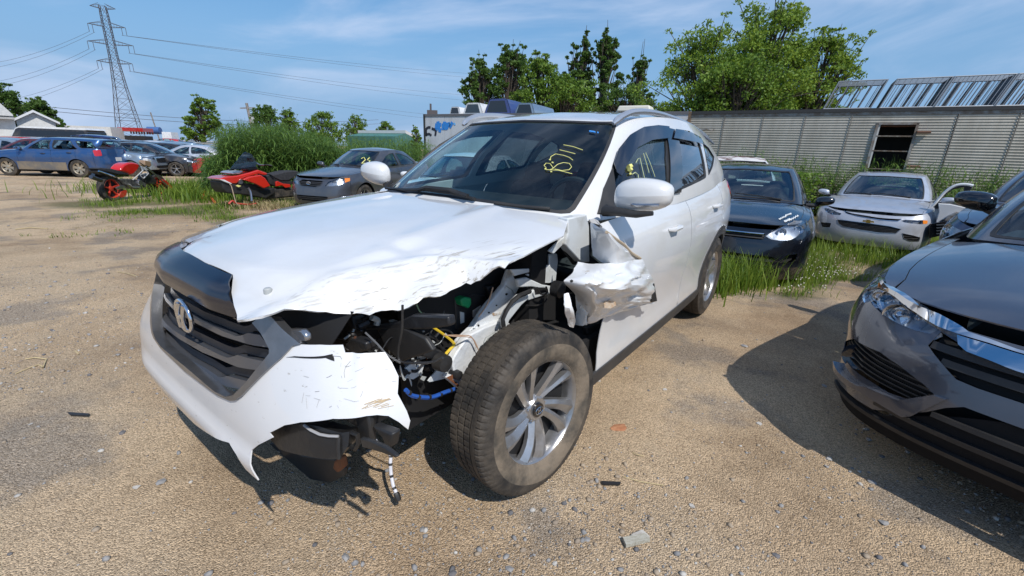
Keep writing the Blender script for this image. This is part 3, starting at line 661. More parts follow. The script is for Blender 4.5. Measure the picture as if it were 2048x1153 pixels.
# ---------- ground: one sheet, finer near the camera, with ruts and hollows
def gdetail(x, y):
    d = np.hypot(x, y); f = 1/(1+(d/9.)**2)
    z = (fbm(x*1.1, y*1.1, 3, 11)-.45)*.05+(fbm(x*5, y*5, 3, 21)-.45)*.022*f+(vn(x*28, y*28, 31)-.5)*.007*f
    z = z+(fbm(x*.35+y*.9, x*.05, 2, 41)-.4)*.02
    for ox, a, b in ((-.55, .20, 1.), (.15, .20, 1.)):          # tyre track across the foreground
        s_ = (y-1.02)-(x+.2)*.42-ox*.75; s_ = s_; z = z-np.exp(-(s_/.07)**2)*.022*(1+.25*np.sin(x*90))*np.exp(-(x/2.2)**2)
    k = np.exp(-((x+.2)**2+(y-2.4)**2)/3.2)+np.exp(-((x-2.2)**2+(y-2.)**2)/2.)
    return z*(1-.75*np.clip(k, 0, 1))-.012
def gh(x, y): return gz(x, y)+gdetail(np.asarray(x, float), np.asarray(y, float))
def axis(lo, hi, c0, c1, st, gr):
    a = list(np.arange(c0, c1, st)); s_ = st; v = c1
    while v < hi: a.append(v); s_ *= gr; v += s_
    a.append(hi); s_ = st; v = c0-st
    while v > lo: a.insert(0, v); s_ *= gr; v -= s_
    a.insert(0, lo); return np.array(a)
ax_ = axis(-900, 900, -3.2, 3.4, .028, 1.035); ay_ = axis(-40, 1500, .3, 4.6, .028, 1.035); XX, YY = np.meshgrid(ax_, ay_, indexing='ij')
ZZ = gh(XX, YY); GG = np.stack([XX, YY, ZZ], -1); n0, n1 = XX.shape
def gmat():
    m = bpy.data.materials.new('packed_earth'); m.use_nodes = True; t = m.node_tree; A = t.nodes.new; L = t.links.new; b = t.nodes['Principled BSDF']; b.inputs['Roughness'].default_value = .95; b.inputs['Specular IOR Level'].default_value = .2
    tc = A('ShaderNodeTexCoord')
    def noise(sc, det=5, ro=.6, map_=None): n = A('ShaderNodeTexNoise'); n.inputs['Scale'].default_value = sc; n.inputs['Detail'].default_value = det; n.inputs['Roughness'].default_value = ro; L(map_ or tc.outputs['Object'], n.inputs[0]); return n
    def ramp(src, els): r = A('ShaderNodeValToRGB'); e = r.color_ramp.elements; e[0].position, e[0].color = els[0][0], lc(els[0][1]); e[1].position, e[1].color = els[-1][0], lc(els[-1][1]); [setattr(e.new(p), 'color', lc(c)) for p, c in els[1:-1]]; L(src, r.inputs[0]); return r
    def mixc(f, a, b_, mode='MIX'): x = A('ShaderNodeMix'); x.data_type = 'RGBA'; x.blend_type = mode; (L(f, x.inputs[0]) if not isinstance(f, float) else setattr(x.inputs[0], 'default_value', f)); L(a, x.inputs[6]); (L(b_, x.inputs[7]) if not isinstance(b_, tuple) else setattr(x.inputs[7], 'default_value', lc(b_))); return x
    base = ramp(noise(.9, 6).outputs[0], [(.30, (.40, .295, .19)), (.46, (.60, .455, .30)), (.60, (.55, .43, .295)), (.72, (.41, .315, .22))])
    grv = ramp(noise(1.1, 6).outputs[0], [(.53, (0, 0, 0)), (.61, (1, 1, 1))]); gc = ramp(noise(70, 3, .8).outputs[0], [(.35, (.09, .088, .088)), (.5, (.22, .205, .19)), (.66, (.38, .355, .325))])
    q = A('ShaderNodeMath'); q.operation = 'MULTIPLY'; q.inputs[1].default_value = .55; L(grv.outputs[0], q.inputs[0]); c1 = mixc(q.outputs[0], base.outputs[0], gc.outputs[0])
    v = A('ShaderNodeTexVoronoi'); v.inputs['Scale'].default_value = 190; v.inputs['Randomness'].default_value = 1; L(tc.outputs['Object'], v.inputs[0]); g2 = A('ShaderNodeRGBToBW'); L(v.outputs['Color'], g2.inputs[0]); gr = ramp(g2.outputs[0], [(.12, (.55, .52, .49)), (.5, (.96, .96, .95)), (.88, (1.35, 1.33, 1.3))]); c2 = mixc(.85, c1.outputs[2], gr.outputs[0], 'MULTIPLY')
    sp = ramp(noise(170, 2, .8).outputs[0], [(.32, (.38, .35, .33)), (.43, (1, 1, 1)), (.60, (1, 1, 1)), (.72, (1.6, 1.55, 1.5))]); c3 = mixc(.9, c2.outputs[2], sp.outputs[0], 'MULTIPLY')
    dk = ramp(noise(.5, 6).outputs[0], [(.34, (.66, .62, .59)), (.54, (1.0, 1.0, 1.0))]); c4 = mixc(1., c3.outputs[2], dk.outputs[0], 'MULTIPLY')
    at = A('ShaderNodeVertexColor'); at.layer_name = 'grass'; sr = A('ShaderNodeSeparateColor'); L(at.outputs[0], sr.inputs[0]); ng = ramp(noise(9, 5).outputs[0], [(.35, (.045, .07, .015)), (.6, (.13, .12, .05))]); c5 = mixc(sr.outputs[0], c4.outputs[2], ng.outputs[0]); L(c5.outputs[2], b.inputs['Base Color'])
    h1 = noise(110, 6, .8); h2 = noise(210, 3, .7); a = A('ShaderNodeMath'); a.operation = 'ADD'; L(h1.outputs[0], a.inputs[0]); m2 = A('ShaderNodeMath'); m2.operation = 'MULTIPLY'; m2.inputs[1].default_value = .4; L(h2.outputs[0], m2.inputs[0]); L(m2.outputs[0], a.inputs[1])
    vd = A('ShaderNodeMath'); vd.operation = 'MULTIPLY'; vd.inputs[1].default_value = -1.2; L(v.outputs['Distance'], vd.inputs[0]); a2 = A('ShaderNodeMath'); a2.operation = 'ADD'; L(a.outputs[0], a2.inputs[0]); L(vd.outputs[0], a2.inputs[1])
    bp = A('ShaderNodeBump'); bp.inputs['Strength'].default_value = .9; bp.inputs['Distance'].default_value = .007; L(a2.outputs[0], bp.inputs['Height']); L(bp.outputs[0], b.inputs['Normal']); return m
def grassmask(x, y):
    """0..1 where grass grows"""
    n = fbm(x*.7, y*.7, 4, 61); p = proj(np.stack([x, y, gz(x, y)], -1)); X, Y_ = p[..., 0], p[..., 1]; front = ((np.stack([x, y, gz(x, y)], -1)-CO)@FW) > .3
    g = np.zeros_like(x)
    # left strip by the machines, reeds belt, right side round the cars: in world coordinates
    def blob(cx, cy, rx, ry, a=0): c, s = math.cos(a), math.sin(a); u = ((x-cx)*c+(y-cy)*s)/rx; v = (-(x-cx)*s+(y-cy)*c)/ry; return 1-np.clip(np.hypot(u, v), 0, 1.6)
    for b in ((-8.9, 10.5, 2.0, 1.5, .3), (-7.2, 9.9, 2.6, 1.6, 0), (-8.8, 12.2, 2.8, 2.2, .3), (-10.6, 14, 2.6, 2.6, .3), (-6.3, 11.8, 2.6, 3.0, 0), (-4.2, 10.4, 3.4, 2.6, 0), (-1.5, 12, 5, 5.5, 0), (4.3, 8.0, 3.4, 3.6, 0), (3.3, 5.3, 1.3, 1.0, .2), (7.8, 7.0, 4.2, 3.2, 0), (10, 11, 9, 4.4, -.5), (3.1, 4.5, 1.1, .45, .5), (-9.5, 15, 3, 4, 0), (5, 14, 8, 4, -.5), (0, 20, 12, 8, 0)): g = np.maximum(g, blob(*b))
    g = g-np.maximum(0, blob(4.4, 4.9, 1.0, .7, .7))*1.2
    return np.clip((g+(n-.50)*1.6*(g > .0)-.10)*2.6, 0, 1)
gm_ = grassmask(XX, YY)
me = bpy.data.meshes.new('ground'); I = np.arange(n0*n1).reshape(n0, n1); Fq = np.stack([I[:-1, :-1], I[1:, :-1], I[1:, 1:], I[:-1, 1:]], -1).reshape(-1, 4)
me.vertices.add(n0*n1); me.vertices.foreach_set('co', GG.reshape(-1)); me.loops.add(len(Fq)*4); me.loops.foreach_set('vertex_index', Fq.reshape(-1).astype(np.int32)); me.polygons.add(len(Fq)); me.polygons.foreach_set('loop_start', np.arange(0, len(Fq)*4, 4, dtype=np.int32)); me.polygons.foreach_set('loop_total', np.full(len(Fq), 4, dtype=np.int32)); me.update(calc_edges=True); me.validate()
ca = me.color_attributes.new('grass', 'FLOAT_COLOR', 'POINT'); cc = np.ones((n0*n1, 4), np.float32); cc[:, 0] = (gm_*.8).reshape(-1); ca.data.foreach_set('color', cc.reshape(-1)); me.materials.append(gmat()); me.shade_smooth()
go = bpy.data.objects.new('ground', me); COL.objects.link(go); tag(go, kind='structure', label='packed sandy yard with gravel and weeds')
def raw(name, V, F, mats, parent=None, mi=None, smooth=False):
    me = bpy.data.meshes.new(name); V = np.asarray(V, np.float32); F = np.asarray(F, np.int32); k = F.shape[1]; me.vertices.add(len(V)); me.vertices.foreach_set('co', V.reshape(-1)); me.loops.add(F.size); me.loops.foreach_set('vertex_index', F.reshape(-1)); me.polygons.add(len(F)); me.polygons.foreach_set('loop_start', np.arange(0, F.size, k, dtype=np.int32)); me.polygons.foreach_set('loop_total', np.full(len(F), k, np.int32))
    mats = mats if isinstance(mats, (list, tuple)) else [mats]
    for q in mats: me.materials.append(q)
    if mi is not None: me.polygons.foreach_set('material_index', np.asarray(mi, np.int32))
    me.update(calc_edges=True)
    if smooth: me.shade_smooth()
    o = bpy.data.objects.new(name, me); COL.objects.link(o)
    if parent: o.parent = parent
    return o
rg = np.random.default_rng(7)
# ---- gravel: small stones as one mass, the bigger ones singly
def rock(seed):
    r = np.random.default_rng(seed); bmh = bmesh.new(); bmesh.ops.create_icosphere(bmh, subdivisions=1, radius=1); V = np.array([v.co[:] for v in bmh.verts]); F = np.array([[v.index for v in f.verts] for f in bmh.faces]); bmh.free()
    V = V*(1+.28*r.standard_normal((len(V), 1))*.6); V = V*np.array([1, r.uniform(.6, .95), r.uniform(.4, .7)]); return V, F
ROCKS = [rock(i) for i in range(6)]
STM = [mat('stone_grey', (.20, .20, .20), .85, col2=(.30, .29, .28), nscale=30), mat('stone_tan', (.36, .29, .21), .9, col2=(.26, .21, .16), nscale=30), mat('stone_dark', (.11, .11, .115), .85, col2=(.17, .16, .16), nscale=30), mat('stone_pale', (.48, .46, .42), .8, col2=(.36, .34, .31), nscale=30)]
NS = 15000; px_ = rg.uniform(-60, 2110, NS*3); py_ = 1160-(rg.random(NS*3)**.75)*(1160-430); D_ = FW[None]+((px_-1024)/FPX)[:, None]*RT-((py_-576.5)/FPX)[:, None]*UP; T_ = -CAMH/D_[:, 2]; Q_ = CO+D_*T_[:, None]; k = (D_[:, 2] < -.08)
Q_ = Q_[k]; cl = fbm(Q_[:, 0]*.9, Q_[:, 1]*.9, 4, 71); k = rg.random(len(Q_)) < np.clip((cl-.36)*4.2, .06, 1)*(1-.7*grassmask(Q_[:, 0], Q_[:, 1])); Q_ = Q_[k][:NS]; sz = .0019+.0020*rg.pareto(2.6, len(Q_)); sz = np.clip(sz, .0019, .012)*(1+.10*np.linalg.norm(Q_-CO, axis=1)); Vs, Fs, Ms, nv = [], [], [], 0; zz = gh(Q_[:, 0], Q_[:, 1])
tp = rg.integers(0, 6, len(Q_)); ang = rg.uniform(0, 6.283, len(Q_)); mt = rg.choice(4, len(Q_), p=[.30, .46, .12, .12])
for j in range(6):
    i = np.where(tp == j)[0]; V, F = ROCKS[j]; c, s = np.cos(ang[i]), np.sin(ang[i]); X = V[None, :, 0]*c[:, None]-V[None, :, 1]*s[:, None]; Y_ = V[None, :, 0]*s[:, None]+V[None, :, 1]*c[:, None]; W_ = np.stack([X*sz[i, None]+Q_[i, 0, None], Y_*sz[i, None]+Q_[i, 1, None], V[None, :, 2]*sz[i, None]+zz[i, None]+sz[i, None]*.18], -1)
    Vs.append(W_.reshape(-1, 3)); Fs.append((F[None]+(nv+np.arange(len(i))*len(V))[:, None, None]).reshape(-1, 3)); Ms.append(np.repeat(mt[i], len(F))); nv += len(i)*len(V)
gv = raw('gravel', np.vstack(Vs), np.vstack(Fs), STM, mi=np.concatenate(Ms)); tag(gv, 'loose gravel and grit strewn over the yard', 'gravel', kind='stuff')
def stone(px, py, s_, m, label, cat='stone', flat=1., seed=0, name='stone', grp='larger stones lying on the yard', asp=1.):
    V, F = ROCKS[seed % 6]; p = gp(px, py); a = seed*1.7; V = V*[s_, s_*asp, s_*flat]; V = V@RZ(a).T; o = MB().add(V, [tuple(f) for f in F.tolist()]).build(name, m, None, smooth=None); o.location = (p[0], p[1], float(gh(p[0], p[1]))+s_*flat*.2); tag(o, label, cat, grp); return o
for i, (a, b, s_, m, lab) in enumerate([(1100, 790, .030, 0, ''), (845, 1054, .016, 0, 'grey stone near the bottom edge, below the dangling wire'), (1240, 850, .034, 1, 'x'), (1018, 1133, .017, 0, 'grey stone at the bottom edge left of the pale wood scrap'), (1012, 1105, .015, 0, 'flat grey stone above another at the bottom centre'), (1385, 1007, .014, 3, 'pale stone in the sand right of the pale straw'), (1520, 845, .017, 3, 'pale stone just outside the dark sedan shadow'), (1745, 960, .02, 0, 'grey stone on the lit side of the sedan shadow edge'), (1660, 915, .018, 3, 'whitish stone at the edge of the dark sedan shadow'), (1770, 1040, .022, 0, 'grey stone in the gravel at the lower right'), (1860, 880, .028, 0, 'big grey stone under the dark sedan bumper'), (1800, 865, .022, 3, 'pale stone under the dark sedan bumper'), (320, 960, .022, 0, 'grey stone in the sand left of the torn bumper tip'), (272, 970, .016, 3, 'pale stone left of the torn bumper tip'), (243, 862, .018, 2, 'dark stone on the sand left of the bumper shadow'), (155, 905, .013, 1, 'tan stone on the sand, lower left'), (690, 1110, .018, 0, 'grey stone at the bottom below the bumper shadow'), (905, 1140, .016, 2, 'dark stone at the very bottom centre'), (1490, 690, .03, 0, 'grey stone chip where the grass meets the dark shadow'), (1110, 1122, .012, 3, 'pale chip near the bottom centre'), (1555, 1105, .014, 2, 'dark stone at the bottom, right of the pale wood scrap'), (60, 845, .012, 3, 'pale chip on the bare ground at far left'), (1330, 775, .016, 3, 'pale stone right of the front wheel'), (1650, 770, .02, 0, 'grey stone inside the dark sedan shadow'), (1175, 1075, .013, 0, 'small grey stone left of the pale wood scrap')]):
    if i in (0, 2): continue
    stone(a, b, s_, STM[m], lab, seed=i, flat=.6)
o = stone(1238, 852, .048, mat('orange_brick', (.42, .20, .10), .85, col2=(.32, .13, .06), nscale=30), 'orange brick fragment on the sand right of the front wheel', 'brick piece', .28, 2, 'brick_fragment', None, .8)
def plank(pts, th, m, name, label, cat, z=.0):
    P = [gp(a, b) for a, b in pts]; zz_ = min(float(gh(p[0], p[1])) for p in P)+z; o = MB().prism([(p[0], p[1], zz_) for p in P], (0, 0, th)).build(name, m, None, smooth=None); tag(o, label, cat); return o
plank([(1245, 1078), (1290, 1070), (1300, 1082), (1252, 1094)], .014, mat('weathered_wood', (.42, .41, .35), .8, col2=(.30, .28, .22), nscale=60, aniso=(1, 6, 1)), 'wood_scrap', 'pale weathered wood scrap lying on the sand at the bottom', 'wood scrap', .008)
plank([(1262, 1068), (1285, 1058), (1300, 1072), (1280, 1076)], .008, STM[3], 'bark_chip', 'pale stone chip tucked behind the wood scrap', 'chip', .004)
plank([(1203, 962), (1242, 964), (1240, 969), (1206, 968)], .006, M_BLACK, 'plastic_shard', 'thin black plastic shard on the sand below the front wheel', 'shard', .008)
plank([(135, 826), (180, 829), (176, 833), (140, 831)], .005, M_BLACK, 'plastic_shard', 'thin black plastic shard left of the bumper shadow', 'shard', .01)
M_STRAW = mat('straw', (.50, .40, .22), .8)
def straw(L, r, label, name='straw_stalk'):
    P = [gp(a, b) for a, b in L]; P = [(p[0], p[1], float(gh(p[0], p[1]))+r*1.6+.004*(i % 2)) for i, p in enumerate(P)]; o = MB().tube(P, r, 5).build(name, M_STRAW, None); tag(o, label, 'straw'); return o
straw([(1247, 950), (1280, 960), (1328, 965)], .0022, 'long pale straw on the sand below the front wheel'); straw([(1265, 902), (1275, 908), (1288, 909)], .002, 'short straw on the sand near the front wheel')
straw([(50, 716), (70, 714), (92, 716), (86, 735), (78, 728)], .004, 'bent straw stalk on the bare ground at far left'); straw([(30, 745), (55, 735), (76, 727)], .003, 'thin straw stalk on the bare ground at far left, lower one'); straw([(235, 543), (255, 548), (272, 553)], .004, 'dry stalk on bare ground left of the bumper'); straw([(30, 458), (60, 455), (95, 458)], .008, 'pale dry stalks on the dirt at the left edge'); straw([(150, 700), (156, 706)], .004, 'tiny pale stalk on the ground left of the wreck')
# ---------- the white wreck: surfaces
TP = Pose(-.5856, 1.9985, R(233.677), 0.0)
def t_rz(x, y):
    x = np.asarray(x, float)
    c = np.interp(-x, [1.0, 1.15, 1.4, 1.8, 2.3, 2.8, 3.15, 3.35], [1.45, 1.49, 1.535, 1.572, 1.572, 1.54, 1.475, 1.42])
    return c+.045*(1-(np.asarray(y)/.62)**2)
TB = Body(
 plan=[(.87, 0), (.868, .28), (.858, .52), (.825, .70), (.73, .825), (.52, .885), (.25, .905), (-.4, .915), (-1.3, .922), (-2.2, .922), (-2.8, .91), (-3.2, .86), (-3.45, .74), (-3.55, .5), (-3.58, .25), (-3.59, 0)],
 z0=[(-.87, .33), (-.4, .30), (.2, .27), (3.6, .27)],
 zs=[(-.87, .89), (-.6, .92), (-.2, .965), (.35, 1.02), (.8, 1.045), (1.6, 1.06), (2.4, 1.10), (2.9, 1.14), (3.6, 1.15)],
 pf=[(-.1, .08), (0, .04), (.12, .01), (.3, .0), (.6, .025), (.8, .04), (.93, .055), (1.0, .075)],
 ps=[(-.1, .06), (0, .035), (.1, .022), (.2, .028), (.35, .022), (.5, .006), (.65, .0), (.78, .012), (.9, .035), (1.0, .085)],
 pr=[(-.1, .08), (0, .04), (.15, .0), (.4, .0), (.6, .05), (.8, .06), (1.0, .09)],
 zc=[(.9, .90), (.7, .955), (.4, 1.01), (0, 1.055), (-.4, 1.09), (-.7, 1.10), (-3.6, 1.2)],
 belt=[(-.36, 0, 1.075), (-.38, .3, 1.07), (-.46, .60, 1.05), (-.60, .745, 1.04), (-.85, .80, 1.045), (-1.5, .845, 1.06), (-2.3, .845, 1.10), (-2.95, .80, 1.15), (-3.3, .70, 1.16), (-3.45, .4, 1.16), (-3.50, 0, 1.16)],
 roof=[(-1.08, 0), (-1.09, .28), (-1.13, .46), (-1.22, .545), (-1.42, .59), (-1.85, .615), (-2.35, .615), (-2.85, .575), (-3.1, .50), (-3.18, .28), (-3.2, 0)],
 rz=t_rz, bulge=.035)
_E = lin([(0, 0), (.2, 0), (.35, .02), (.5, .06), (.65, .11), (.8, .15), (1.0, .14), (1.2, .06), (1.45, 0)])
TB.ex = lambda a, v: _E(a)*sstep(.35, 1.0, v); TB.__dict__.pop('_e', None)
# ---------- the white wreck in the middle
tr = posed('crashed_car', TP, 'white crossover wreck with torn front bumper, crumpled hood edge and missing left headlight', 'car')
def pxs(S, L, g, pose=TP):
    o = []; 
    for a, b in L: g = hit(S, pose, a, b, g); o.append((float(g[0]), float(g[1])))
    return o
W1 = pxs(TB.G, [(1210, 428), (1214, 380), (1224, 333), (1236, 304), (1256, 276), (1283, 260), (1311, 256), (1333, 258), (1337, 320), (1341, 388)], (3.2, .1))
W2 = pxs(TB.G, [(1350, 385), (1346, 325), (1345, 262), (1372, 266), (1396, 279), (1405, 310), (1412, 356)], (4.6, .1))
W3 = pxs(TB.G, [(1417, 352), (1412, 320), (1404, 284), (1417, 296), (1428, 314), (1425, 334)], (5.6, .2))
car(tr, TB, dict(paint=M_WHITE, wb=2.67, arch=.385, rt=.345, fb=.46, rb=-3.22, doors=[-.47, -1.72, -2.62], clad=.06, side=[W1, W2, W3], side_tv=True, step=.045,
    ws=((2.42, 2.95), .015, .985), rw=(8.3, .25, .92, 8.5), hero=True, hx=(.36, .23), skip=('nose', 'hood', 'fenderleft', 'frontarch', 'wheels', 'mirror1', 'mirror-1', 'wipers'), sglass=M_GLASSD, sgl=[M_GLASS2, M_GLASSD, M_GLASSD], glass=M_GLASSW,
    seatx=(-1.45, -2.35), seatz=1.04, tail=[dict(k='lamp', p=[('x', -3.02, 1.10), ('x', -3.2, 1.13), ('t', .55, 1.12), ('t', .6, .98), ('x', -3.2, .98), ('x', -3.05, 1.03)])], hood_back=-.3, zl=.27))
ubx = MB(); ubx.box((.12, 0, .52), (.62, .8, .40)); ubx.box((.12, -.1, .36), (.7, 1.0, .12)); ubx.box((-.30, 0, .72), (.12, 1.30, .62)); ubx.box((.60, -.12, .64), (.05, 1.0, .40)); ubx.box((-.05, .50, .60), (.80, .03, .62)); ubx.build('engine_block', M_DARK, tr)
# wheels: the soft front-left one is steered out
fw_ = wheel(tr, (-.03, .813, .335), 1, .343, .215, .186, style='blade', steer=R(-8), hero=True); fw_.rotation_euler[0] = R(3)
for a in ((-2.67, .80, .345, 1), (-2.67, -.80, .345, -1), (0, -.80, .345, -1)): wheel(tr, a[:3], a[3], .345, .218, .225, style='twin', ns=5, rimmat=M_ALLOY)
# hood with the driven-in left edge
_C = pxs(TB.D, [(505, 612), (536, 597), (569, 586), (602, 574), (652, 557), (734, 534), (800, 520), (843, 511), (895, 512), (960, 520), (1020, 520), (1080, 492), (1125, 470)], (.7, .5))
_cx = np.array(sorted(_C)); t_crease = lambda x: np.interp(x, _cx[:, 0], _cx[:, 1])
def HH(x, y):
    x = np.asarray(x, float); y = np.asarray(y, float); p = TB.D(x, np.clip(y, -.9, 2)); d = np.clip(y-t_crease(x), 0, .5); w = sstep(0, .03, d)*sstep(-.25, -.05, x)
    z = p[..., 2]-w*(.62*d+1.6*d*d)
    wr = (fbm(x*7, y*16, 3, 3)-.45)*.11*w*sstep(0, .12, x)+(vn(x*26+y*8, y*30, 9)-.5)*.016*w
    z = z+wr*sstep(.9, .6, x)+np.exp(-((x-.31)/.05)**2-((y-.5)/.06)**2)*-.018-.006*sstep(.0, .1, x)*np.exp(-((y-t_crease(x)+.03)/.03)**2)
    z = z+.008*np.exp(-((y-.42-.12*(x))/.05)**2)+.008*np.exp(-((y+.42+.12*(x))/.05)**2)-.006*np.exp(-(y/.25)**2)*0
    nose = sstep(.14, .0, (.84-.16*(np.abs(y)/.55)**2.2)-x); z = z-.03*nose-.022*sstep(.1, .6, -y)*sstep(.45, .6, x)
    return np.stack([x, y, z], -1)
HL = pxs(HH, [(474, 641), (500, 638), (523, 634), (546, 627), (569, 618), (592, 620), (619, 622), (652, 624), (701, 629), (751, 625), (785, 620), (817, 615), (835, 606), (870, 594), (902, 581), (932, 566), (960, 561), (1010, 537), (1060, 506), (1105, 482), (1127, 472), (1134, 450), (1138, 437)], (.75, .5))
HRt = [(x, -y) for x, y in [(-.40, .66), (-.30, .735), (0, .745), (.3, .69), (.42, .62), (.53, .53), (.63, .42)]]
HB = [(-.335, .5), (-.285, .3), (-.26, 0), (-.285, -.3), (-.335, -.5)]
fr = [(.735, -.28), (.75, 0), (.745, .2)]+pxs(HH, [(466, 553), (463, 585), (468, 612), (474, 630)], (.7, .3))
hp = [p for p in HL]; mb = MB(); patch(HH, fr+hp+HB+HRt, step=.022, mb=mb, thick=.006); ho = mb.build('hood', M_SCRATCH, tr, smooth=60)
# clean paint above, scraped along the lip: mask by object-space distance from the lip
def hood_mat():
    m = M_WHITE.copy(); m.name = 'hood_paint'; t = m.node_tree; A = t.nodes.new; L = t.links.new; b = t.nodes['Principled BSDF']
    tc = A('ShaderNodeTexCoord'); vr = A('ShaderNodeVectorRotate'); vr.inputs['Angle'].default_value = R(15); L(tc.outputs['Object'], vr.inputs['Vector']); sep = A('ShaderNodeSeparateXYZ'); L(tc.outputs['Object'], sep.inputs[0])
    # lip zone: y > .52 - .2*(x-.3) roughly
    a1 = A('ShaderNodeMath'); a1.operation = 'MULTIPLY_ADD'; a1.inputs[1].default_value = .28; L(sep.outputs[0], a1.inputs[0]); L(sep.outputs[1], a1.inputs[2])
    mr = A('ShaderNodeMapRange'); mr.inputs[1].default_value = .62; mr.inputs[2].default_value = .76; L(a1.outputs[0], mr.inputs[0])
    mx_ = A('ShaderNodeMapRange'); mx_.inputs[1].default_value = -.08; mx_.inputs[2].default_value = .08; L(sep.outputs[0], mx_.inputs[0])
    mp = A('ShaderNodeMapping'); mp.inputs['Scale'].default_value = (3.5, 55, 48); L(vr.outputs[0], mp.inputs[0])
    n = A('ShaderNodeTexNoise'); n.inputs['Scale'].default_value = 1.3; n.inputs['Detail'].default_value = 6; n.inputs['Roughness'].default_value = .65; L(mp.outputs[0], n.inputs[0])
    r = A('ShaderNodeValToRGB'); r.color_ramp.elements[0].position = .53; r.color_ramp.elements[1].position = .66; L(n.outputs['Fac'], r.inputs[0])
    q = A('ShaderNodeMath'); q.operation = 'MULTIPLY'; L(mr.outputs[0], q.inputs[0]); L(r.outputs[0], q.inputs[1]); q2 = A('ShaderNodeMath'); q2.operation = 'MULTIPLY'; L(q.outputs[0], q2.inputs[0]); L(mx_.outputs[0], q2.inputs[1])
    n2 = A('ShaderNodeTexNoise'); n2.inputs['Scale'].default_value = 16; L(tc.outputs['Object'], n2.inputs[0]); r2 = A('ShaderNodeValToRGB'); r2.color_ramp.elements[0].color = (.10, .085, .065, 1); r2.color_ramp.elements[1].color = (.42, .38, .30, 1); L(n2.outputs['Fac'], r2.inputs[0])
    old = b.inputs['Base Color'].links[0].from_socket; mx = A('ShaderNodeMix'); mx.data_type = 'RGBA'; L(q2.outputs[0], mx.inputs[0]); L(old, mx.inputs[6]); L(r2.outputs[0], mx.inputs[7]); L(mx.outputs[2], b.inputs['Base Color'])
    mr2 = A('ShaderNodeMapRange'); mr2.inputs[3].default_value = .3; mr2.inputs[4].default_value = .75; L(q2.outputs[0], mr2.inputs[0]); L(mr2.outputs[0], b.inputs['Roughness']); return m
ho.data.materials[0] = hood_mat()
g = hit(HH, TP, 536, 584, (.6, .45)); p = HH(g[0], g[1]); MB().lathe([(.012, 0), (.012, .008), (.008, .012), (-.01, .012)], 16, axis='z', c=p).build('bump_stop', M_INNER, ho)
# black stone guard wrapped over the hood's leading edge
def NG(u, w):
    u = np.asarray(u, float); w = np.asarray(w, float); ins = np.interp(w, [0, .25, .42, .55, 1], [-.030, -.036, -.026, .0, .19]); a = np.abs(u); c = TB.P(a, np.ones_like(a)); e = .02; t = TB.pl.u(a+e)-TB.pl.u(np.maximum(a-e, 0)); t /= np.linalg.norm(t, axis=-1, keepdims=True)+1e-9
    x = c[..., 0]-t[..., 1]*ins; y = (c[..., 1]+t[..., 0]*ins)*np.where(u < 0, -1, 1); z = TB.D(x, y)[..., 2]
    k = np.interp(w, [0, .25, .42, .55, .75, 1], [0, .42, .66, .84, .97, 1]); z = z-.030*sstep(.1, .6, -u)
    return np.stack([x, y, .838+(z+.012-.838)*k], -1)
DU = pxs(NG, [(362, 486), (385, 511), (406, 524), (437, 539), (464, 549), (459, 577), (455, 587), (460, 602), (479, 618), (474, 630), (467, 641)], (0, .9))
DLo = pxs(NG, [(454, 652), (429, 641), (395, 623), (361, 600), (335, 577)], (.5, .05))
outer = DU+DLo+[(u, .0) for u in np.linspace(DLo[-1][0]-.1, -.80, 8)]+[(u, w_) for u, w_ in zip(np.linspace(-.92, min(DU[0][0]-.06, -.15), 8), np.linspace(.35, max(.6, DU[0][1]), 8))]
mb = MB(); patch(NG, outer, step=.022, sc=(1, .25), mb=mb, thick=.004); mb.build('hood_guard', mat('guard_plastic', (.008, .011, .022), .16, coat=.0, spec=.6), tr, smooth=60)
# front bumper skin, grille surround and slats
def px(L, g=(.6, .4), S=None): return pxs(S or TB.P, L, g)
GO = [(0, .435), (.26, .45), (.34, .47), (.37, .49), (.40, .53), (.48, .68), (.53, .77), (.555, .83)]
BL = px([(599, 689), (640, 690), (685, 691), (690, 706), (730, 708), (770, 706), (784, 726), (797, 752), (795, 785), (813, 818), (820, 838), (816, 856), (797, 840), (777, 828), (755, 826), (734, 828), (668, 834), (602, 844), (569, 851), (538, 867), (545, 876), (517, 890), (504, 900), (510, 920), (527, 951), (504, 930), (484, 900), (467, 880), (440, 866), (405, 844)], (.8, .6))
br = [(-.2, .10), (-.5, .06), (-.8, .05), (-1.05, .06), (-1.24, .12), (-1.27, .70), (-1.1, .80), (-.85, .86), (-.57, .85)]
def PF(u, v):      # bumper with its chin ledge and the flare round the lamp opening
    p = TB.P(u, v); u = np.asarray(u, float); v = np.asarray(v, float)
    led = .022*sstep(.30, .20, v)*sstep(.75, .45, np.abs(u))*(1-sstep(.5, .9, np.abs(u)))
    nx = np.stack([np.cos(np.abs(u)*.95), np.sin(u*.95)], -1); f = .010*np.sin(v*9+u*3)*sstep(.5, .8, u)+led
    p[..., 0] += nx[..., 0]*f; p[..., 1] += nx[..., 1]*f; return p
mb = MB(); patch(PF, BL+br+[(-a, b) for a, b in GO[::-1]][:-1]+GO, step=.022, sc=SCP, mb=mb, thick=.004)
bm_ = mat('bumper_paint', (.67, .675, .68), .34, coat=1., col2=(.30, .27, .23), nscale=11, ramp=(.66, .76), aniso=(1, 3, 6)); bmp = mb.build('front_bumper', bm_, tr, smooth=50)
SI = px([(508, 646), (525, 666), (542, 698), (542, 707), (528, 725), (495, 766), (471, 790), (456, 793), (435, 783)], (.4, .85)); SI = [(a, min(b, .97)) for a, b in SI]
top = px([(603, 688), (590, 677), (571, 661), (546, 633), (526, 633)], (.6, .88)); sl = GO+top+SI
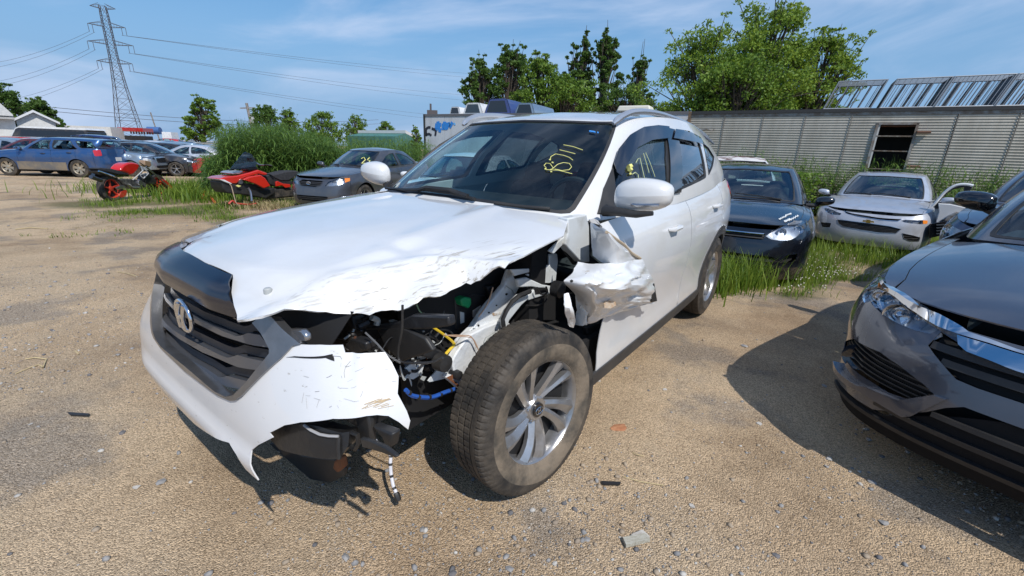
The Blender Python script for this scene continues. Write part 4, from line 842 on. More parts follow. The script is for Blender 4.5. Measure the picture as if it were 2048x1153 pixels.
outl = [(-a, b) for a, b in top[::-1]]+[(-a, b) for a, b in GO[::-1]][:-1]+GO+top; inl = SI+[(0, .468)]+[(-a, b) for a, b in SI[::-1]]
mb = MB(); patch(TB.P, outl+inl, step=.022, sc=SCP, mb=mb, thick=.035, off=.007); gsr = mb.build('grille_surround', mat('surround_grey', (.20, .205, .215), .32, metal=.8, coat=.6, col2=(.28, .285, .30), nscale=5), tr, smooth=35)
def PI(u, v): p = TB.P(u, v); p[..., 0] -= .028; return p
def PK(u, v): p = TB.P(u, v); p[..., 0] -= .048; return p
mb = MB(); patch(lambda u, v: TB.P(u, v)-np.array([.10, 0, 0]), [(-.62, .95), (-.5, .5), (-.3, .42), (.3, .42), (.5, .5), (.62, .95)], step=.08, sc=SCP, mb=mb); grl = mb.build('grille', M_DARK, tr)
z3 = lambda L: [(260+a/4.433, 580+b/4.433) for a, b in L]
for up, lo_ in (([(370, 125), (480, 200), (600, 272), (780, 345), (940, 412), (975, 410), (1045, 383), (1150, 400)], [(1235, 513), (1100, 495), (940, 450), (780, 395), (600, 305), (480, 240), (370, 160)]),
                ([(262, 215), (330, 310), (450, 400), (640, 500), (800, 580), (860, 602), (890, 598), (950, 578), (1190, 635)], [(1120, 712), (950, 685), (800, 620), (640, 555), (450, 445), (330, 355), (260, 290)]),
                ([(295, 400), (380, 500), (500, 600), (680, 700), (790, 775), (820, 775), (860, 765), (1040, 810)], [(970, 880), (860, 860), (740, 805), (640, 755), (500, 665), (380, 560), (300, 470)])):
    U = pxs(PI, z3(up), (-.1, .7)); Lw = pxs(PI, z3(lo_), (.5, .6)); vu, vl = U[0][1], Lw[-1][1]
    P_ = [(-.42, vu), (-.36, vu)]+U+Lw+[(-.36, vl), (-.42, vl)]; mb = MB(); patch(PI, P_, step=.03, sc=SCP, mb=mb, thick=.03); mb.build('slat', M_GREY, grl)
    P_ = [(-.42, vu), (-.36, vu)]+U+[(a, b+.045) for a, b in U[::-1]]+[(-.42, vu+.045)]; mb = MB(); patch(PK, P_, step=.03, sc=SCP, mb=mb, thick=.02); mb.build('vane', mat('vane_blue_black', (.010, .012, .018), .5), grl)
# emblem: oval ring with a leaning H
PE = lambda u, v: PI(u, v)+np.array([.035, 0, 0]); q = pxs(PE, [(368, 632)], (0, .75))[0]; pc = PE(*q); mb = MB(); e_ = lambda y, z, d=0.: pc+[d-.0*z, y, z]
mb.tube([e_(.064*math.cos(a), .052*math.sin(a)) for a in np.linspace(0, 2*math.pi, 41)], .0072, 8, cap=False)
for s_ in (1, -1): mb.tube([e_(s_*.020-.012, -.044, .003), e_(s_*.020-.006, -.018, .008), e_(s_*.018, .0, .009), e_(s_*.020+.006, .018, .008), e_(s_*.020+.012, .044, .003)], [.009, .007, .0065, .007, .009], 8)
mb.tube([e_(-.020, -.008, .009), e_(0, .0, .010), e_(.020, .008, .009)], .007, 8); mb.build('emblem', M_CHROME, tr, smooth=60)
# right headlight, fog lamp shell, undertray, dangling bits
mb = MB(); q = [(-.66, .89), (-.9, .88), (-1.2, .84), (-1.3, .97), (-1.0, .985), (-.62, .97)]; patch(TB.P, q, step=.05, sc=SCP, mb=mb, thick=.02); hl = mb.build('headlight', M_REFL, tr); mb = MB(); patch(TB.P, q, step=.05, sc=SCP, mb=mb, off=.012); mb.build('lens', M_LAMP, hl)
def pp(L, ax, val, pose=TP): return [pose.pl(a, b, ax, val) for a, b in L]
def slab(name, L, ax, val, th, m, parent=None, pose=TP):
    P = pp(L, ax, val, pose); off = [0, 0, 0]; off[ax] = -th; o = MB().prism(P, off).build(name, m, parent if parent is not None else tr)
    bmh = bmesh.new(); bmh.from_mesh(o.data); bmesh.ops.recalc_face_normals(bmh, faces=bmh.faces); bmh.to_mesh(o.data); bmh.free()
    if th > .008: md = o.modifiers.new('bevel', 'BEVEL'); md.width = min(.006, th*.3); md.segments = 2; md.limit_method = 'ANGLE'
    return o
z9 = lambda L: [(480+a/4.436, 780+b/4.436) for a, b in L]
FL = pxs(PK, z9([(252, 392), (300, 340), (430, 305), (560, 300), (700, 325), (900, 382), (972, 372), (962, 490), (900, 590), (860, 618), (600, 590), (350, 530), (270, 440)]), (.6, .4)); mb = MB(); patch(PK, FL, step=.03, sc=SCP, mb=mb, thick=.06); fg = mb.build('fog_lamp_housing', mat('scuffed_plastic', (.016, .016, .017), .38, col2=(.09, .085, .075), nscale=7, ramp=(.5, .85), bump=.3, bscale=14), tr)
rd = pxs(PK, z9([(580, 305), (640, 350), (720, 388), (800, 402), (885, 405)]), (.6, .4)); MB().tube([PK(*a)+[.006, .004, .002] for a in rd], .004, 6).build('ridge', mat('pale_edge', (.35, .35, .36), .5), fg)
rd = pxs(PK, z9([(885, 410), (880, 500), (885, 600)]), (.6, .4)); MB().tube([PK(*a)+[.004, .003, 0] for a in rd], .006, 6).build('ridge', M_BLACK, fg)
slab('undertray', z9([(170, 500), (300, 470), (560, 590), (870, 625), (930, 700), (925, 760), (800, 830), (640, 800), (380, 700)]), 0, .56, .012, M_BLACK)
slab('rusty_bracket', z9([(830, 640), (880, 590), (905, 600), (920, 690), (860, 740), (820, 700)]), 0, .60, .02, M_RUST)
slab('tow_bracket', z9([(1000, 225), (1125, 215), (1150, 330), (1165, 470), (1120, 480), (1050, 430), (1030, 300)]), 0, .70, .02, M_BLACK)
slab('lamp_bracket', z9([(1060, 430), (1150, 450), (1280, 510), (1350, 560), (1395, 600), (1370, 605), (1250, 560), (1080, 510)]), 0, .74, .012, M_BLACK)
slab('lamp_bracket', z9([(1160, 320), (1350, 395), (1330, 520), (1290, 510), (1250, 420)]), 0, .70, .03, M_BLACK)
MB().tube([TP.pl(*p, 0, .72) for p in z9([(990, 380), (1045, 400), (1050, 470), (1020, 525), (985, 500)])], .007, 6).build('hose', M_BLACK, tr)
wp = z9([(1150, 390), (1200, 450), (1250, 500), (1300, 540), (1335, 580), (1335, 650), (1340, 740), (1360, 850), (1385, 910)]); wz_ = [.30, .27, .25, .22, .19, .165, .13, .095, .075]
WP = Spl([TP.pl(a, b, 2, z) for (a, b), z in zip(wp, wz_)], 6).P; wo = MB().tube(WP, .0068, 8).build('wiring_loom', mat('white_sleeve', (.62, .62, .66), .5), tr)
for i in (3, 9, 17, 24, 30, 37, 43): a, b = WP[i], WP[i+1]; MB().tube([a, a+(b-a)/np.linalg.norm(b-a)*.009], .0076, 8).build('tape_band', M_BLACK, wo)
a, b = WP[-1], TP.pl(797.5, 1001, 2, .045); MB().tube([a, a+(b-a)*.25, b], [.007, .012, .011], 6).build('plug', M_BLACK, wo)
# ---- what shows through the missing corner
zA = lambda L: [(780+a/3.604, 420+b/3.604) for a, b in L]; zB = lambda L: [(240+a/3.035, 380+b/3.035) for a, b in L]; zC = lambda L: [(240+a/3.035, 640+b/3.035) for a, b in L]; zD = lambda L: [(780+a/3.034, 640+b/3.034) for a, b in L]
M_PLG = mat('grey_black_plastic', (.022, .023, .026), .42, col2=(.015, .015, .016), nscale=10, bump=.3, bscale=20)
M_PALE = mat('pale_metal', (.62, .65, .66), .42, coat=.4, col2=(.36, .34, .29), nscale=8, ramp=(.5, .8), bump=.25, bscale=9); M_BARE = mat('scraped_apron', (.66, .68, .69), .5, coat=.3, col2=(.25, .20, .15), nscale=13, ramp=(.58, .75), bump=.5, bscale=14)
M_YW = mat('yellow_wire', (.72, .50, .03), .45); M_TAN = mat('tan_wire', (.50, .33, .22), .5); M_BLUE = mat('blue_loom', (.02, .09, .38), .45)
slab('support_bar', zB([(1400, 850), (1690, 800), (1770, 760), (1990, 770), (2000, 830), (1850, 850), (1560, 852)]), 0, .46, .03, M_PLG)
slab('radiator_shroud', zB([(1290, 745), (1400, 765), (1425, 850), (1385, 930), (1310, 905)]), 0, .52, .05, M_PLG)
slab('coupler', zB([(1362, 940), (1400, 905), (1490, 930), (1492, 980), (1392, 1005)]), 0, .58, .04, M_PLG)
slab('lamp_tab', zB([(1000, 852), (1040, 846), (1095, 850), (1122, 882), (1130, 920), (1070, 930)]), 0, .73, .02, M_SILVER)
slab('shroud_panel', zB([(1560, 900), (1640, 880), (1700, 905), (1690, 985), (1640, 1010), (1560, 990)]), 0, .44, .03, M_PLG)
slab('fan_cover', zC([(1560, 60), (1700, 40), (1850, 110), (1900, 190), (1700, 260), (1610, 170)]), 0, .46, .02, M_BLACK)
slab('air_duct', zB([(1770, 860), (1860, 830), (1960, 900), (1990, 960), (1900, 1000), (1820, 960)]), 1, .42, .06, M_PLG)
slab('horn', zC([(1840, 195), (1900, 170), (1960, 190), (1955, 220), (1890, 240), (1845, 225)]), 1, .60, .05, M_PLG)
slab('inner_bracket', zC([(1700, 345), (1735, 290), (1800, 250), (1850, 262), (1830, 330), (1780, 362)]), 1, .56, .006, M_PALE)
slab('inner_bracket', zD([(232, 372), (290, 300), (345, 270), (395, 255), (400, 330), (345, 355), (240, 378)]), 1, .58, .006, M_PALE)
slab('inner_bracket', zC([(1720, 235), (1790, 215), (1870, 205), (1865, 232), (1790, 250), (1730, 262)]), 1, .54, .006, M_PALE)
slab('battery', zA([(545, 640), (600, 605), (690, 615), (705, 690), (640, 775), (575, 835), (500, 870), (478, 860), (470, 640)]), 1, .52, .16, M_BLACK)
slab('battery_label', zA([(598, 728), (655, 690), (663, 735), (600, 776)]), 1, .524, .003, mat('label_white', (.6, .6, .58), .6)); slab('battery_label', zA([(506, 735), (535, 742), (536, 812), (510, 820)]), 1, .524, .003, mat('label_white'))
slab('terminal_cover', zA([(510, 648), (545, 630), (588, 636), (590, 680), (570, 715), (548, 700), (520, 695)]), 1, .55, .04, mat('green_plastic', (.01, .28, .10), .4))
slab('fuse_box', zA([(700, 560), (840, 520), (885, 570), (820, 630), (760, 620), (735, 640)]), 1, .54, .05, M_PLG)
slab('strut_apron', zA([(870, 430), (905, 500), (935, 560), (860, 700), (800, 775), (720, 900), (690, 985), (640, 1153), (460, 1145), (470, 1040), (500, 950), (600, 850), (700, 700), (830, 545)]), 1, .60, .03, M_BARE)
slab('rail_end', zD([(408, 195), (480, 95), (590, 40), (700, 0), (738, 30), (690, 110), (640, 152), (600, 232), (560, 302), (428, 425), (345, 352), (392, 330), (378, 250)]), 1, .625, .035, M_BARE)
slab('arch_flange', zA([(1012, 590), (1003, 642), (950, 690), (862, 800), (842, 862), (820, 862), (815, 790), (880, 665), (930, 615)]), 1, .655, .02, M_PALE)
MB().tube([TP.pl(*p, 1, .675) for p in zA([(1010, 588), (930, 620), (878, 664), (838, 730), (812, 790), (822, 862)])], .010, 6).build('seal_strip', M_BLACK, tr)
slab('hinge_bracket', zA([(872, 432), (1000, 425), (1080, 412), (1075, 335), (1118, 335), (1125, 398), (1150, 400), (1150, 322), (1205, 315), (1212, 370), (1196, 512), (1152, 530), (1090, 530), (1040, 500), (985, 470), (1060, 440), (930, 470), (900, 480)]), 1, .64, .012, M_PALE)
slab('lower_brace', zA([(920, 505), (990, 490), (1100, 540), (1190, 555), (1188, 600), (1100, 622), (1000, 655), (985, 625), (1042, 575), (1100, 570), (1020, 555), (935, 560)]), 1, .66, .02, M_PALE)
slab('brace_slot', zA([(1040, 560), (1130, 560), (1128, 595), (1050, 610)]), 1, .663, .002, M_DARK)
slab('hood_hinge', zA([(1145, 300), (1210, 235), (1262, 188), (1300, 148), (1365, 130), (1372, 172), (1300, 212), (1235, 265), (1180, 320)]), 1, .72, .012, M_PALE)
slab('gas_strut', zA([(1240, 262), (1282, 258), (1372, 378), (1335, 400)]), 1, .70, .02, M_BLACK)
slab('cowl_side', zA([(1283, 62), (1420, 35), (1438, 120), (1440, 380), (1378, 380), (1262, 250), (1285, 170)]), 1, .735, .05, M_PALE)
slab('pillar_gap', zA([(1430, 80), (1452, 80), (1450, 330), (1520, 388), (1420, 390)]), 1, .725, .02, M_DARK)
[slab('hole', zA([(a-r_, b-r_*.5), (a+r_*.6, b-r_), (a+r_, b+r_*.4), (a-r_*.5, b+r_)]), 1, .603, .003, M_DARK) for a, b, r_ in ((640, 835, 7), (715, 742, 6), (575, 915, 9), (842, 610, 8), (770, 690, 5), (610, 985, 12), (540, 1040, 10))]
for L in ([(600, 852), (660, 880), (700, 935)], [(588, 868), (640, 900), (680, 960)], [(835, 548), (880, 580), (905, 620)]): MB().tube([TP.pl(*p, 1, .604) for p in zA(L)], .0022, 5).build('weld_rib', M_INNER, tr)
slab('rust_streak', zA([(735, 745), (795, 738), (800, 752), (745, 765)]), 1, .602, .002, mat('rust_stain', (.38, .25, .15), .8, col2=(.6, .6, .58), nscale=30))
slab('rust_edge', zD([(345, 352), (428, 422), (440, 412), (380, 362), (392, 332), (380, 335)]), 1, .628, .003, M_RUST)
slab('bracket_plate', zA([(700, 925), (770, 880), (838, 862), (872, 910), (805, 962), (760, 1005), (700, 1010), (682, 962)]), 1, .675, .01, M_INNER)
for i, L in enumerate(([(740, 908), (760, 900), (765, 925), (745, 930)], [(790, 885), (806, 878), (812, 900), (795, 905)], [(735, 960), (752, 952), (758, 975), (740, 980)])): slab('hole', zA(L), 1, .678, .003, M_DARK)
MB().lathe([(-.03, 0), (-.03, .035), (.01, .038), (.02, .02), (.022, 0)], 14, c=TP.pl(*zA([(1222, 575)])[0], 1, .76)).build('connector', M_PLG, tr)
for c_, r_ in (((330, 265), .035), ((410, 335), .02)): MB().lathe([(-.03, 0), (-.03, r_), (.01, r_*.9), (.015, 0)], 14, c=TP.pl(*zD([c_])[0], 1, .635)).build('grommet', M_BLACK, tr)
def wire(L, ax, val, r, m, name='wire'):
    return MB().tube(Spl([TP.pl(a, b, ax, val) for a, b in L], 6).P, r, 6).build(name, m, tr)
for d in (0, 9): wire(zA([(258+d, 800-d), (312+d, 850), (388, 902-d*.5), (455+d, 962), (438+d, 995), (395+d, 1045), (380+d, 1105)]), 1, .60, .0038, M_YW)
wire(zA([(388, 902), (460, 912), (540, 915), (600, 932), (640, 1015)]), 1, .645, .002, M_TAN); wire(zA([(400, 905), (520, 905), (585, 915), (625, 990)]), 1, .645, .002, M_TAN); wire(zA([(742, 560), (715, 650), (690, 700), (640, 770)]), 1, .63, .003, M_TAN); wire(zA([(190, 682), (222, 740), (292, 785)]), 1, .55, .0025, mat('pale_green_wire', (.25, .4, .25), .5))
wire(zB([(1715, 700), (1712, 850), (1690, 970), (1700, 1040), (1790, 1052), (1900, 1045), (1960, 1020)]), 0, .56, .0035, M_BLACK); wire(zB([(1490, 868), (1560, 935), (1620, 1000), (1700, 1050)]), 0, .57, .003, mat('grey_wire', (.12, .12, .12), .5))
wire(zD([(95, 425), (130, 458), (200, 470), (262, 468), (330, 442), (395, 420)]), 1, .62, .008, M_BLUE, 'blue_hose')
for i, (a, b) in enumerate(((110, 440), (165, 466), (232, 469), (300, 455), (360, 431))): p = TP.pl(*zD([(a, b)])[0], 1, .62); q_ = TP.pl(*zD([(a+12, b+(6 if i < 2 else -2))])[0], 1, .62); MB().tube([p, q_], .0092, 8).build('tape_band', M_BLACK, tr)
wire(zD([(430, 418), (500, 368), (582, 298)]), 1, .665, .010, M_BLUE)
wire(zA([(1060, 560), (1080, 600), (1110, 610), (1135, 590), (1125, 555)]), 1, .69, .004, M_BLACK); wire(zA([(980, 690), (1060, 690), (1120, 660), (1140, 610)]), 1, .66, .004, M_BLACK)
rs = random.Random(5)
for i in range(46):      # loose hoses and clips in the dark of the bay
    x0, y0 = rs.uniform(700, 890), rs.uniform(640, 775); a = rs.uniform(0, 6.28); l = rs.uniform(12, 38); v_ = .46+.1*rs.random()
    wire([(x0, y0), (x0+l*.5*math.cos(a)+6, y0+l*.5*math.sin(a)), (x0+l*math.cos(a), y0+l*math.sin(a)+5)], 1, v_, rs.choice((.004, .006, .010)), rs.choice((M_BLACK, M_PLG, M_PLG, M_INNER)), 'hose')
for i in range(36):
    x0, y0 = rs.uniform(690, 890), rs.uniform(640, 770); a, b = rs.uniform(3, 13), rs.uniform(3, 11); slab('clip', [(x0, y0), (x0+a, y0-b*.3), (x0+a*1.2, y0+b*.7), (x0+a*.2, y0+b)], 1, .47+.08*rs.random(), .03, rs.choice((M_PLG, M_BLACK, M_INNER)))
for i in range(16):      # bundles of thin wires
    x0, y0 = rs.uniform(700, 860), rs.uniform(655, 760); a = rs.uniform(-1.2, 1.2); l = rs.uniform(30, 70); m_ = rs.choice((M_BLACK, M_BLACK, M_PLG, M_INNER)); v_ = rs.uniform(.54, .60); b = rs.uniform(-12, 12)
    for k in range(rs.choice((1, 2, 3))): wire([(x0, y0+k*3), (x0+l*.33*math.cos(a), y0+l*.33*math.sin(a)+b+k*3), (x0+l*.7*math.cos(a), y0+l*.7*math.sin(a)-b*.5+k*2), (x0+l*math.cos(a), y0+l*math.sin(a)+k*3)], 1, v_, rs.uniform(.0015, .003), m_)
for i in range(30):      # tabs, clips and bright flecks of bare metal
    x0, y0 = rs.uniform(705, 905), rs.uniform(665, 765); q = rs.uniform(1.5, 5); a = rs.uniform(0, 3.1); c_, s_ = math.cos(a), math.sin(a); w_ = q*rs.uniform(.3, .8); slab('metal_tab', [(x0+u*q*c_-v*w_*s_, y0+u*q*s_+v*w_*c_) for u, v in ((-1, -1), (1, -.6), (.8, 1), (-.7, .8))], 1, rs.uniform(.55, .60), .006, rs.choice((M_INNER, M_PALE, M_SILVER, M_BLACK, M_RUST if i % 5 == 0 else M_PLG)))
for c_, r_ in (((742, 715), .02), ((835, 700), .028), ((860, 735), .018), ((805, 745), .022)):
    p = TP.pl(*c_, 1, .55); MB().lathe([(-.04, 0), (-.04, r_), (-.01, r_*1.1), (0, r_*.8), (.012, r_*.7), (.012, 0)], 14, c=p).build('connector', M_PLG, tr)
# ---- crumpled rest of the fender
def sheet(name, Gp, m, th=.003, sub=5, amp=.006, f=(18, 14), seed=1, parent=None, flip=False):
    A = np.array([[TP.pl(a, b, 1, y) for a, b, y in row] for row in Gp]); rows = np.array([Spl(r, sub).P for r in A]); cols = np.array([Spl(rows[:, j], sub).P for j in range(rows.shape[1])]); G_ = np.transpose(cols, (1, 0, 2)).copy()
    n0, n1 = G_.shape[:2]; I, J = np.meshgrid(np.linspace(0, 1, n0), np.linspace(0, 1, n1), indexing='ij'); w_ = np.minimum(1, 4*np.minimum(np.minimum(I, 1-I), np.minimum(J, 1-J))+.35)
    G_[..., 1] += (fbm(I*f[0]*.3+seed, J*f[1]*.3, 3, seed)-.45)*amp*4*w_+amp*(np.abs(np.sin(I*f[0]*.4+J*f[1]*.5+3*vn(I*5, J*5, seed)))-.5)*w_
    o = MB().grid(G_, thick=th, flip=flip).build(name, m, parent if parent is not None else tr, smooth=40); return o
M_CR = mat('crumpled_paint', (.72, .73, .735), .36, coat=.8, col2=(.33, .24, .15), nscale=7, ramp=(.63, .72), aniso=(1, 2, 2), bump=.15, bscale=10)
sheet('torn_fender', [[(1180, 441, .86), (1192, 444, .90), (1203, 452, .95), (1210, 460, .96)], [(1181, 465, .86), (1195, 468, .92), (1220, 474, .985), (1242, 487, .97)], [(1183, 490, .87), (1206, 497, .93), (1240, 503, .99), (1268, 508, .965)], [(1186, 512, .88), (1208, 527, .93), (1245, 528, .99), (1283, 519, .96)]], M_WHITE, amp=.004, seed=4, parent=tr)
fd = [[(1156, 524, .86), (1182, 528, .90), (1215, 527, .95), (1250, 523, .985), (1284, 519, .975)],
      [(1143, 545, .89), (1176, 548, .96), (1216, 549, 1.0), (1262, 545, 1.03), (1298, 545, .985)],
      [(1129, 566, .90), (1170, 570, .98), (1215, 574, 1.03), (1268, 566, 1.045), (1308, 565, .98)],
      [(1150, 588, .88), (1176, 596, .96), (1216, 598, 1.0), (1264, 590, 1.02), (1311, 588, .98)],
      [(1160, 616, .86), (1184, 624, .92), (1222, 614, .955), (1266, 606, .975), (1313, 604, .965)],
      [(1168, 640, .85), (1180, 648, .88), (1212, 634, .91), (1256, 620, .935), (1300, 607, .95)]]
sheet('torn_fender', fd, M_CR, amp=.014, f=(30, 26), seed=8, sub=8, parent=tr)
sheet('torn_fender', [[(1128, 588, .92), (1136, 586, .93)], [(1130, 615, .95), (1146, 618, .96)], [(1134, 640, .93), (1150, 640, .95)], [(1140, 654, .93), (1147, 656, .93)]], M_CR, amp=.006, seed=2, parent=tr)
sheet('torn_fender', [[(1150, 586, .86), (1166, 592, .89), (1180, 605, .90)], [(1152, 620, .85), (1163, 622, .88), (1176, 628, .90)], [(1150, 650, .84), (1162, 652, .87), (1174, 650, .89)]], M_PALE, amp=.012, seed=6, parent=tr)
slab('fender_tab', zA([(1440, 72), (1470, 62), (1500, 78), (1545, 150), (1520, 110), (1450, 92)]), 1, .94, .006, M_WHITE)
wire(zA([(1560, 160), (1620, 205), (1690, 255), (1740, 310), (1805, 350)]), 1, .975, .006, mat('torn_edge', (.45, .36, .25), .6), 'torn_edge'); slab('torn_edge', zA([(1690, 262), (1740, 305), (1808, 345), (1806, 362), (1752, 358), (1715, 310)]), 1, .965, .01, mat('torn_edge'))
slab('rust_patch', zA([(1545, 680), (1580, 655), (1625, 662), (1630, 690), (1590, 712), (1545, 708)]), 1, 1.005, .004, mat('rust_orange', (.45, .25, .10), .8, col2=(.62, .55, .45), nscale=25))
slab('arch_edge', zA([(1888, 540), (1908, 530), (1928, 660), (1890, 668)]), 1, .985, .012, M_BLACK)
slab('bolt_hole', zA([(1300, 510), (1312, 503), (1322, 512), (1315, 525), (1302, 522)]), 1, .935, .002, M_DARK)
slab('sill_end', zA([(1420, 850), (1560, 800), (1560, 870), (1510, 1080), (1480, 1150), (1440, 1000)]), 1, .80, .03, M_BLACK)
slab('inner_arch', zA([(940, 660), (1180, 560), (1400, 640), (1560, 790), (1540, 900), (1450, 960), (1200, 800), (1000, 800), (880, 830)]), 1, .57, .02, M_DARK)
# ---- mirror, rails, visors, wipers, writing on the glass
mo = pane_mirror(tr, TB, M_WHITE, -.66, .825, 1.155, s=1.12, side=1, arm=False); mo2 = pane_mirror(tr, TB, M_WHITE, -.66, .825, 1.15, s=1.12, side=-1)
p1, p2 = TP.pl(1208, 422, 1, .80), TP.pl(1235, 424, 1, .87); MB().tube([p1, (p1+p2)/2, p2, p2+[0, .09, -.002], p2+[0, .16, .01]], [.026, .024, .02, .016, .010], 10).build('mirror_base', M_BLACK, mo)
mb = MB(); mb.tube([mo_p for mo_p in [np.array([-.60, .90, 1.12]), np.array([-.575, .96, 1.118]), np.array([-.59, 1.05, 1.126])]], [.006, .008, .006], 6); mb.build('turn_signal', M_SILVER, mo)
for sg in (1, -1):
    rl = [TP.pl(a, b, 1, y) for a, b, y in [(1226, 248, .565), (1243, 234, .578), (1266, 225, .59), (1300, 225, .60), (1335, 233, .605), (1375, 249, .595), (1405, 268, .57), (1427, 288, .54)]]; rl = Spl(rl, 6).P*[1, sg, 1]; MB().tube(rl, np.interp(np.linspace(0, 1, len(rl)), [0, .06, .9, 1], [.009, .019, .017, .008]), 8).build('roof_rail', mat('rail_silver', (.55, .56, .58), .3, metal=.7, coat=.5), tr)
def gpatch(name, L, m, off, th, g=(3.3, .3), par=None):
    q = pxs(TB.G, L, g); mb = MB(); patch(TB.G, q, step=.03, sc=(.38, .55), mb=mb, off=off, thick=th); o = mb.build(name, m, par if par is not None else tr)
    mb = MB(); patch(TB.G, [(-a, b) for a, b in q[::-1]], step=.03, sc=(.38, .55), mb=mb, off=off, thick=th); mb.build(name, m, par if par is not None else tr); return o
gpatch('mirror_sail', [(1194, 428), (1206, 378), (1224, 336), (1229, 372), (1229, 418), (1216, 430)], M_BLACK, .008, .012)
gpatch('pillar_cover', [(1328, 257), (1350, 262), (1359, 386), (1334, 391)], M_GLOSSBLACK, .012, .012)
M_VIS = mat('smoked_visor', (.015, .017, .024), .12, coat=1.)
gpatch('window_visor', [(1229, 350), (1225, 333), (1234, 305), (1255, 276), (1283, 259), (1311, 255), (1333, 257), (1334, 280), (1300, 284), (1270, 300), (1250, 332), (1238, 357)], M_VIS, .022, .004)
gpatch('window_visor', [(1346, 262), (1372, 266), (1396, 278), (1404, 292), (1342, 280)], M_VIS, .022, .004, g=(4.6, .8))
def gtube(name, L, r, m, off, g=(1.5, .3), par=None):
    q = pxs(TB.G, L, g); P_ = []
    for a, b in q:
        p = TB.G(a, b); n_ = np.cross(TB.G(a+.02, b)-p, TB.G(a, b+.02)-p); P_.append(p+n_/np.linalg.norm(n_)*off)
    return MB().tube(P_, r, 5).build(name, m, par if par is not None else tr)
gtube('wiper', [(770, 381), (815, 385), (856, 385), (905, 392), (952, 404)], .009, M_BLACK, .018); gtube('wiper', [(842, 390), (860, 385), (905, 390), (940, 402)], .012, M_BLACK, .032); gtube('wiper', [(741, 364), (752, 372), (766, 382)], .012, M_BLACK, .02, g=(-1.5, .1)); gtube('wiper', [(990, 411), (1050, 418), (1100, 422)], .008, M_BLACK, .014)
wsh = [c for c in tr.children if c.name.startswith('windshield')][0]; zE = lambda L: [(880+a/3.2, 200+b/3.2) for a, b in L]
for L in ([(680, 440), (666, 425), (680, 410), (704, 412), (718, 432), (724, 444), (702, 454), (672, 450)], [(724, 442), (752, 418), (790, 406), (828, 412), (842, 434), (826, 452), (780, 458), (734, 448)], [(682, 452), (760, 456), (845, 478)], [(705, 390), (710, 368), (740, 351), (790, 360), (828, 374), (850, 391)], [(766, 325), (812, 336), (865, 350)], [(790, 293), (850, 304), (913, 326)]): gtube('marker_stroke', zE(L), .0019, M_YELLOW, .004, g=(1.8, .4), par=wsh)
for a, b in ((676, 446), (712, 464), (721, 406), (704, 388)): gtube('marker_stroke', zE([(a-5, b), (a+5, b+1)]), .0042, M_YELLOW, .004, g=(1.8, .4), par=wsh)
gtube('paint_mark', zE([(955, 206), (985, 210), (993, 213)]), .005, mat('blue_mark', (.05, .3, .8), .5), .004, g=(2.2, .9), par=wsh); gtube('paint_mark', zE([(1006, 214), (1013, 216)]), .005, mat('blue_mark'), .004, g=(2.2, .9), par=wsh)
sw = [c for c in tr.children if c.name.startswith('side_window')][0]
for L, r_ in (([(1200, 432), (1218, 428)], .014), ([(1206, 448), (1220, 450)], .012), ([(1212, 470), (1216, 482)], .007), ([(1225, 480), (1245, 467), (1264, 482), (1266, 512)], .003), ([(1250, 406), (1262, 382), (1275, 374), (1290, 440), (1306, 512)], .0022), ([(1298, 345), (1318, 410), (1334, 470)], .002), ([(1312, 340), (1342, 410), (1372, 495)], .002)): gtube('marker_stroke', zE(L), r_, M_YELLOW if r_ > .005 else mat('faint_marker', (.42, .48, .26), .7), .004, g=(3.4, .5), par=sw)
slab('pale_bracket', [(273, 738), (283, 733), (291, 748), (285, 752), (275, 749)], 0, .62, .02, M_PALE)

# scrapes, crack and rubbed paint on the bumper skin
def bstroke(name, L, r, m, g=(.7, .6)):
    q = pxs(PF, L, g); return MB().tube([PF(a, b)+[.0015, .001, .0005] for a, b in q], r, 4).build(name, m, bmp)
M_HAIR = mat('scratch_grey', (.30, .29, .27), .8); M_TANS = mat('rubbed_tan', (.52, .40, .25), .8); rs = random.Random(21)
for i in range(30):
    x0, y0 = rs.uniform(600, 785), rs.uniform(712, 815); a = rs.uniform(-.5, .35) if rs.random() < .75 else rs.uniform(1., 2.); l = rs.uniform(4, 26); bstroke('scratch', [(x0, y0), (x0+l*.5*math.cos(a), y0+l*.5*math.sin(a)+rs.uniform(-1, 1)), (min(x0+l*math.cos(a), 792), y0+l*math.sin(a))], rs.uniform(.0002, .0005), M_HAIR)
for i in range(16): x0, y0 = rs.uniform(715, 765), rs.uniform(803, 818); l = rs.uniform(12, 32); bstroke('scratch', [(x0, y0), (min(x0+l, 794), y0-l*rs.uniform(.2, .55))], rs.uniform(.0006, .0014), M_TANS)
q = pxs(PF, zC([(1010, 228), (1060, 221), (1240, 219), (1262, 214), (1290, 208), (1300, 232), (1302, 252), (1275, 243), (1250, 232), (1060, 229)]), (.7, .85)); patch(PF, q, step=.02, sc=SCP, off=.0015, thick=.003).build('crack', M_DARK, bmp)
bstroke('crack_line', zC([(1290, 218), (1340, 222), (1348, 238)]), .0006, M_HAIR); bstroke('crack_line', zB([(1400, 1040), (1370, 1075), (1362, 1110), (1366, 1140)]), .0007, M_HAIR)
for sg in (1, -1): MB().tube([HH(x, sg*(.30+.12*(.6-x)))+[0, 0, -.006] for x in np.linspace(.5, -.2, 8)], .010, 8).build('crease', ho.data.materials[0], ho) if False else None
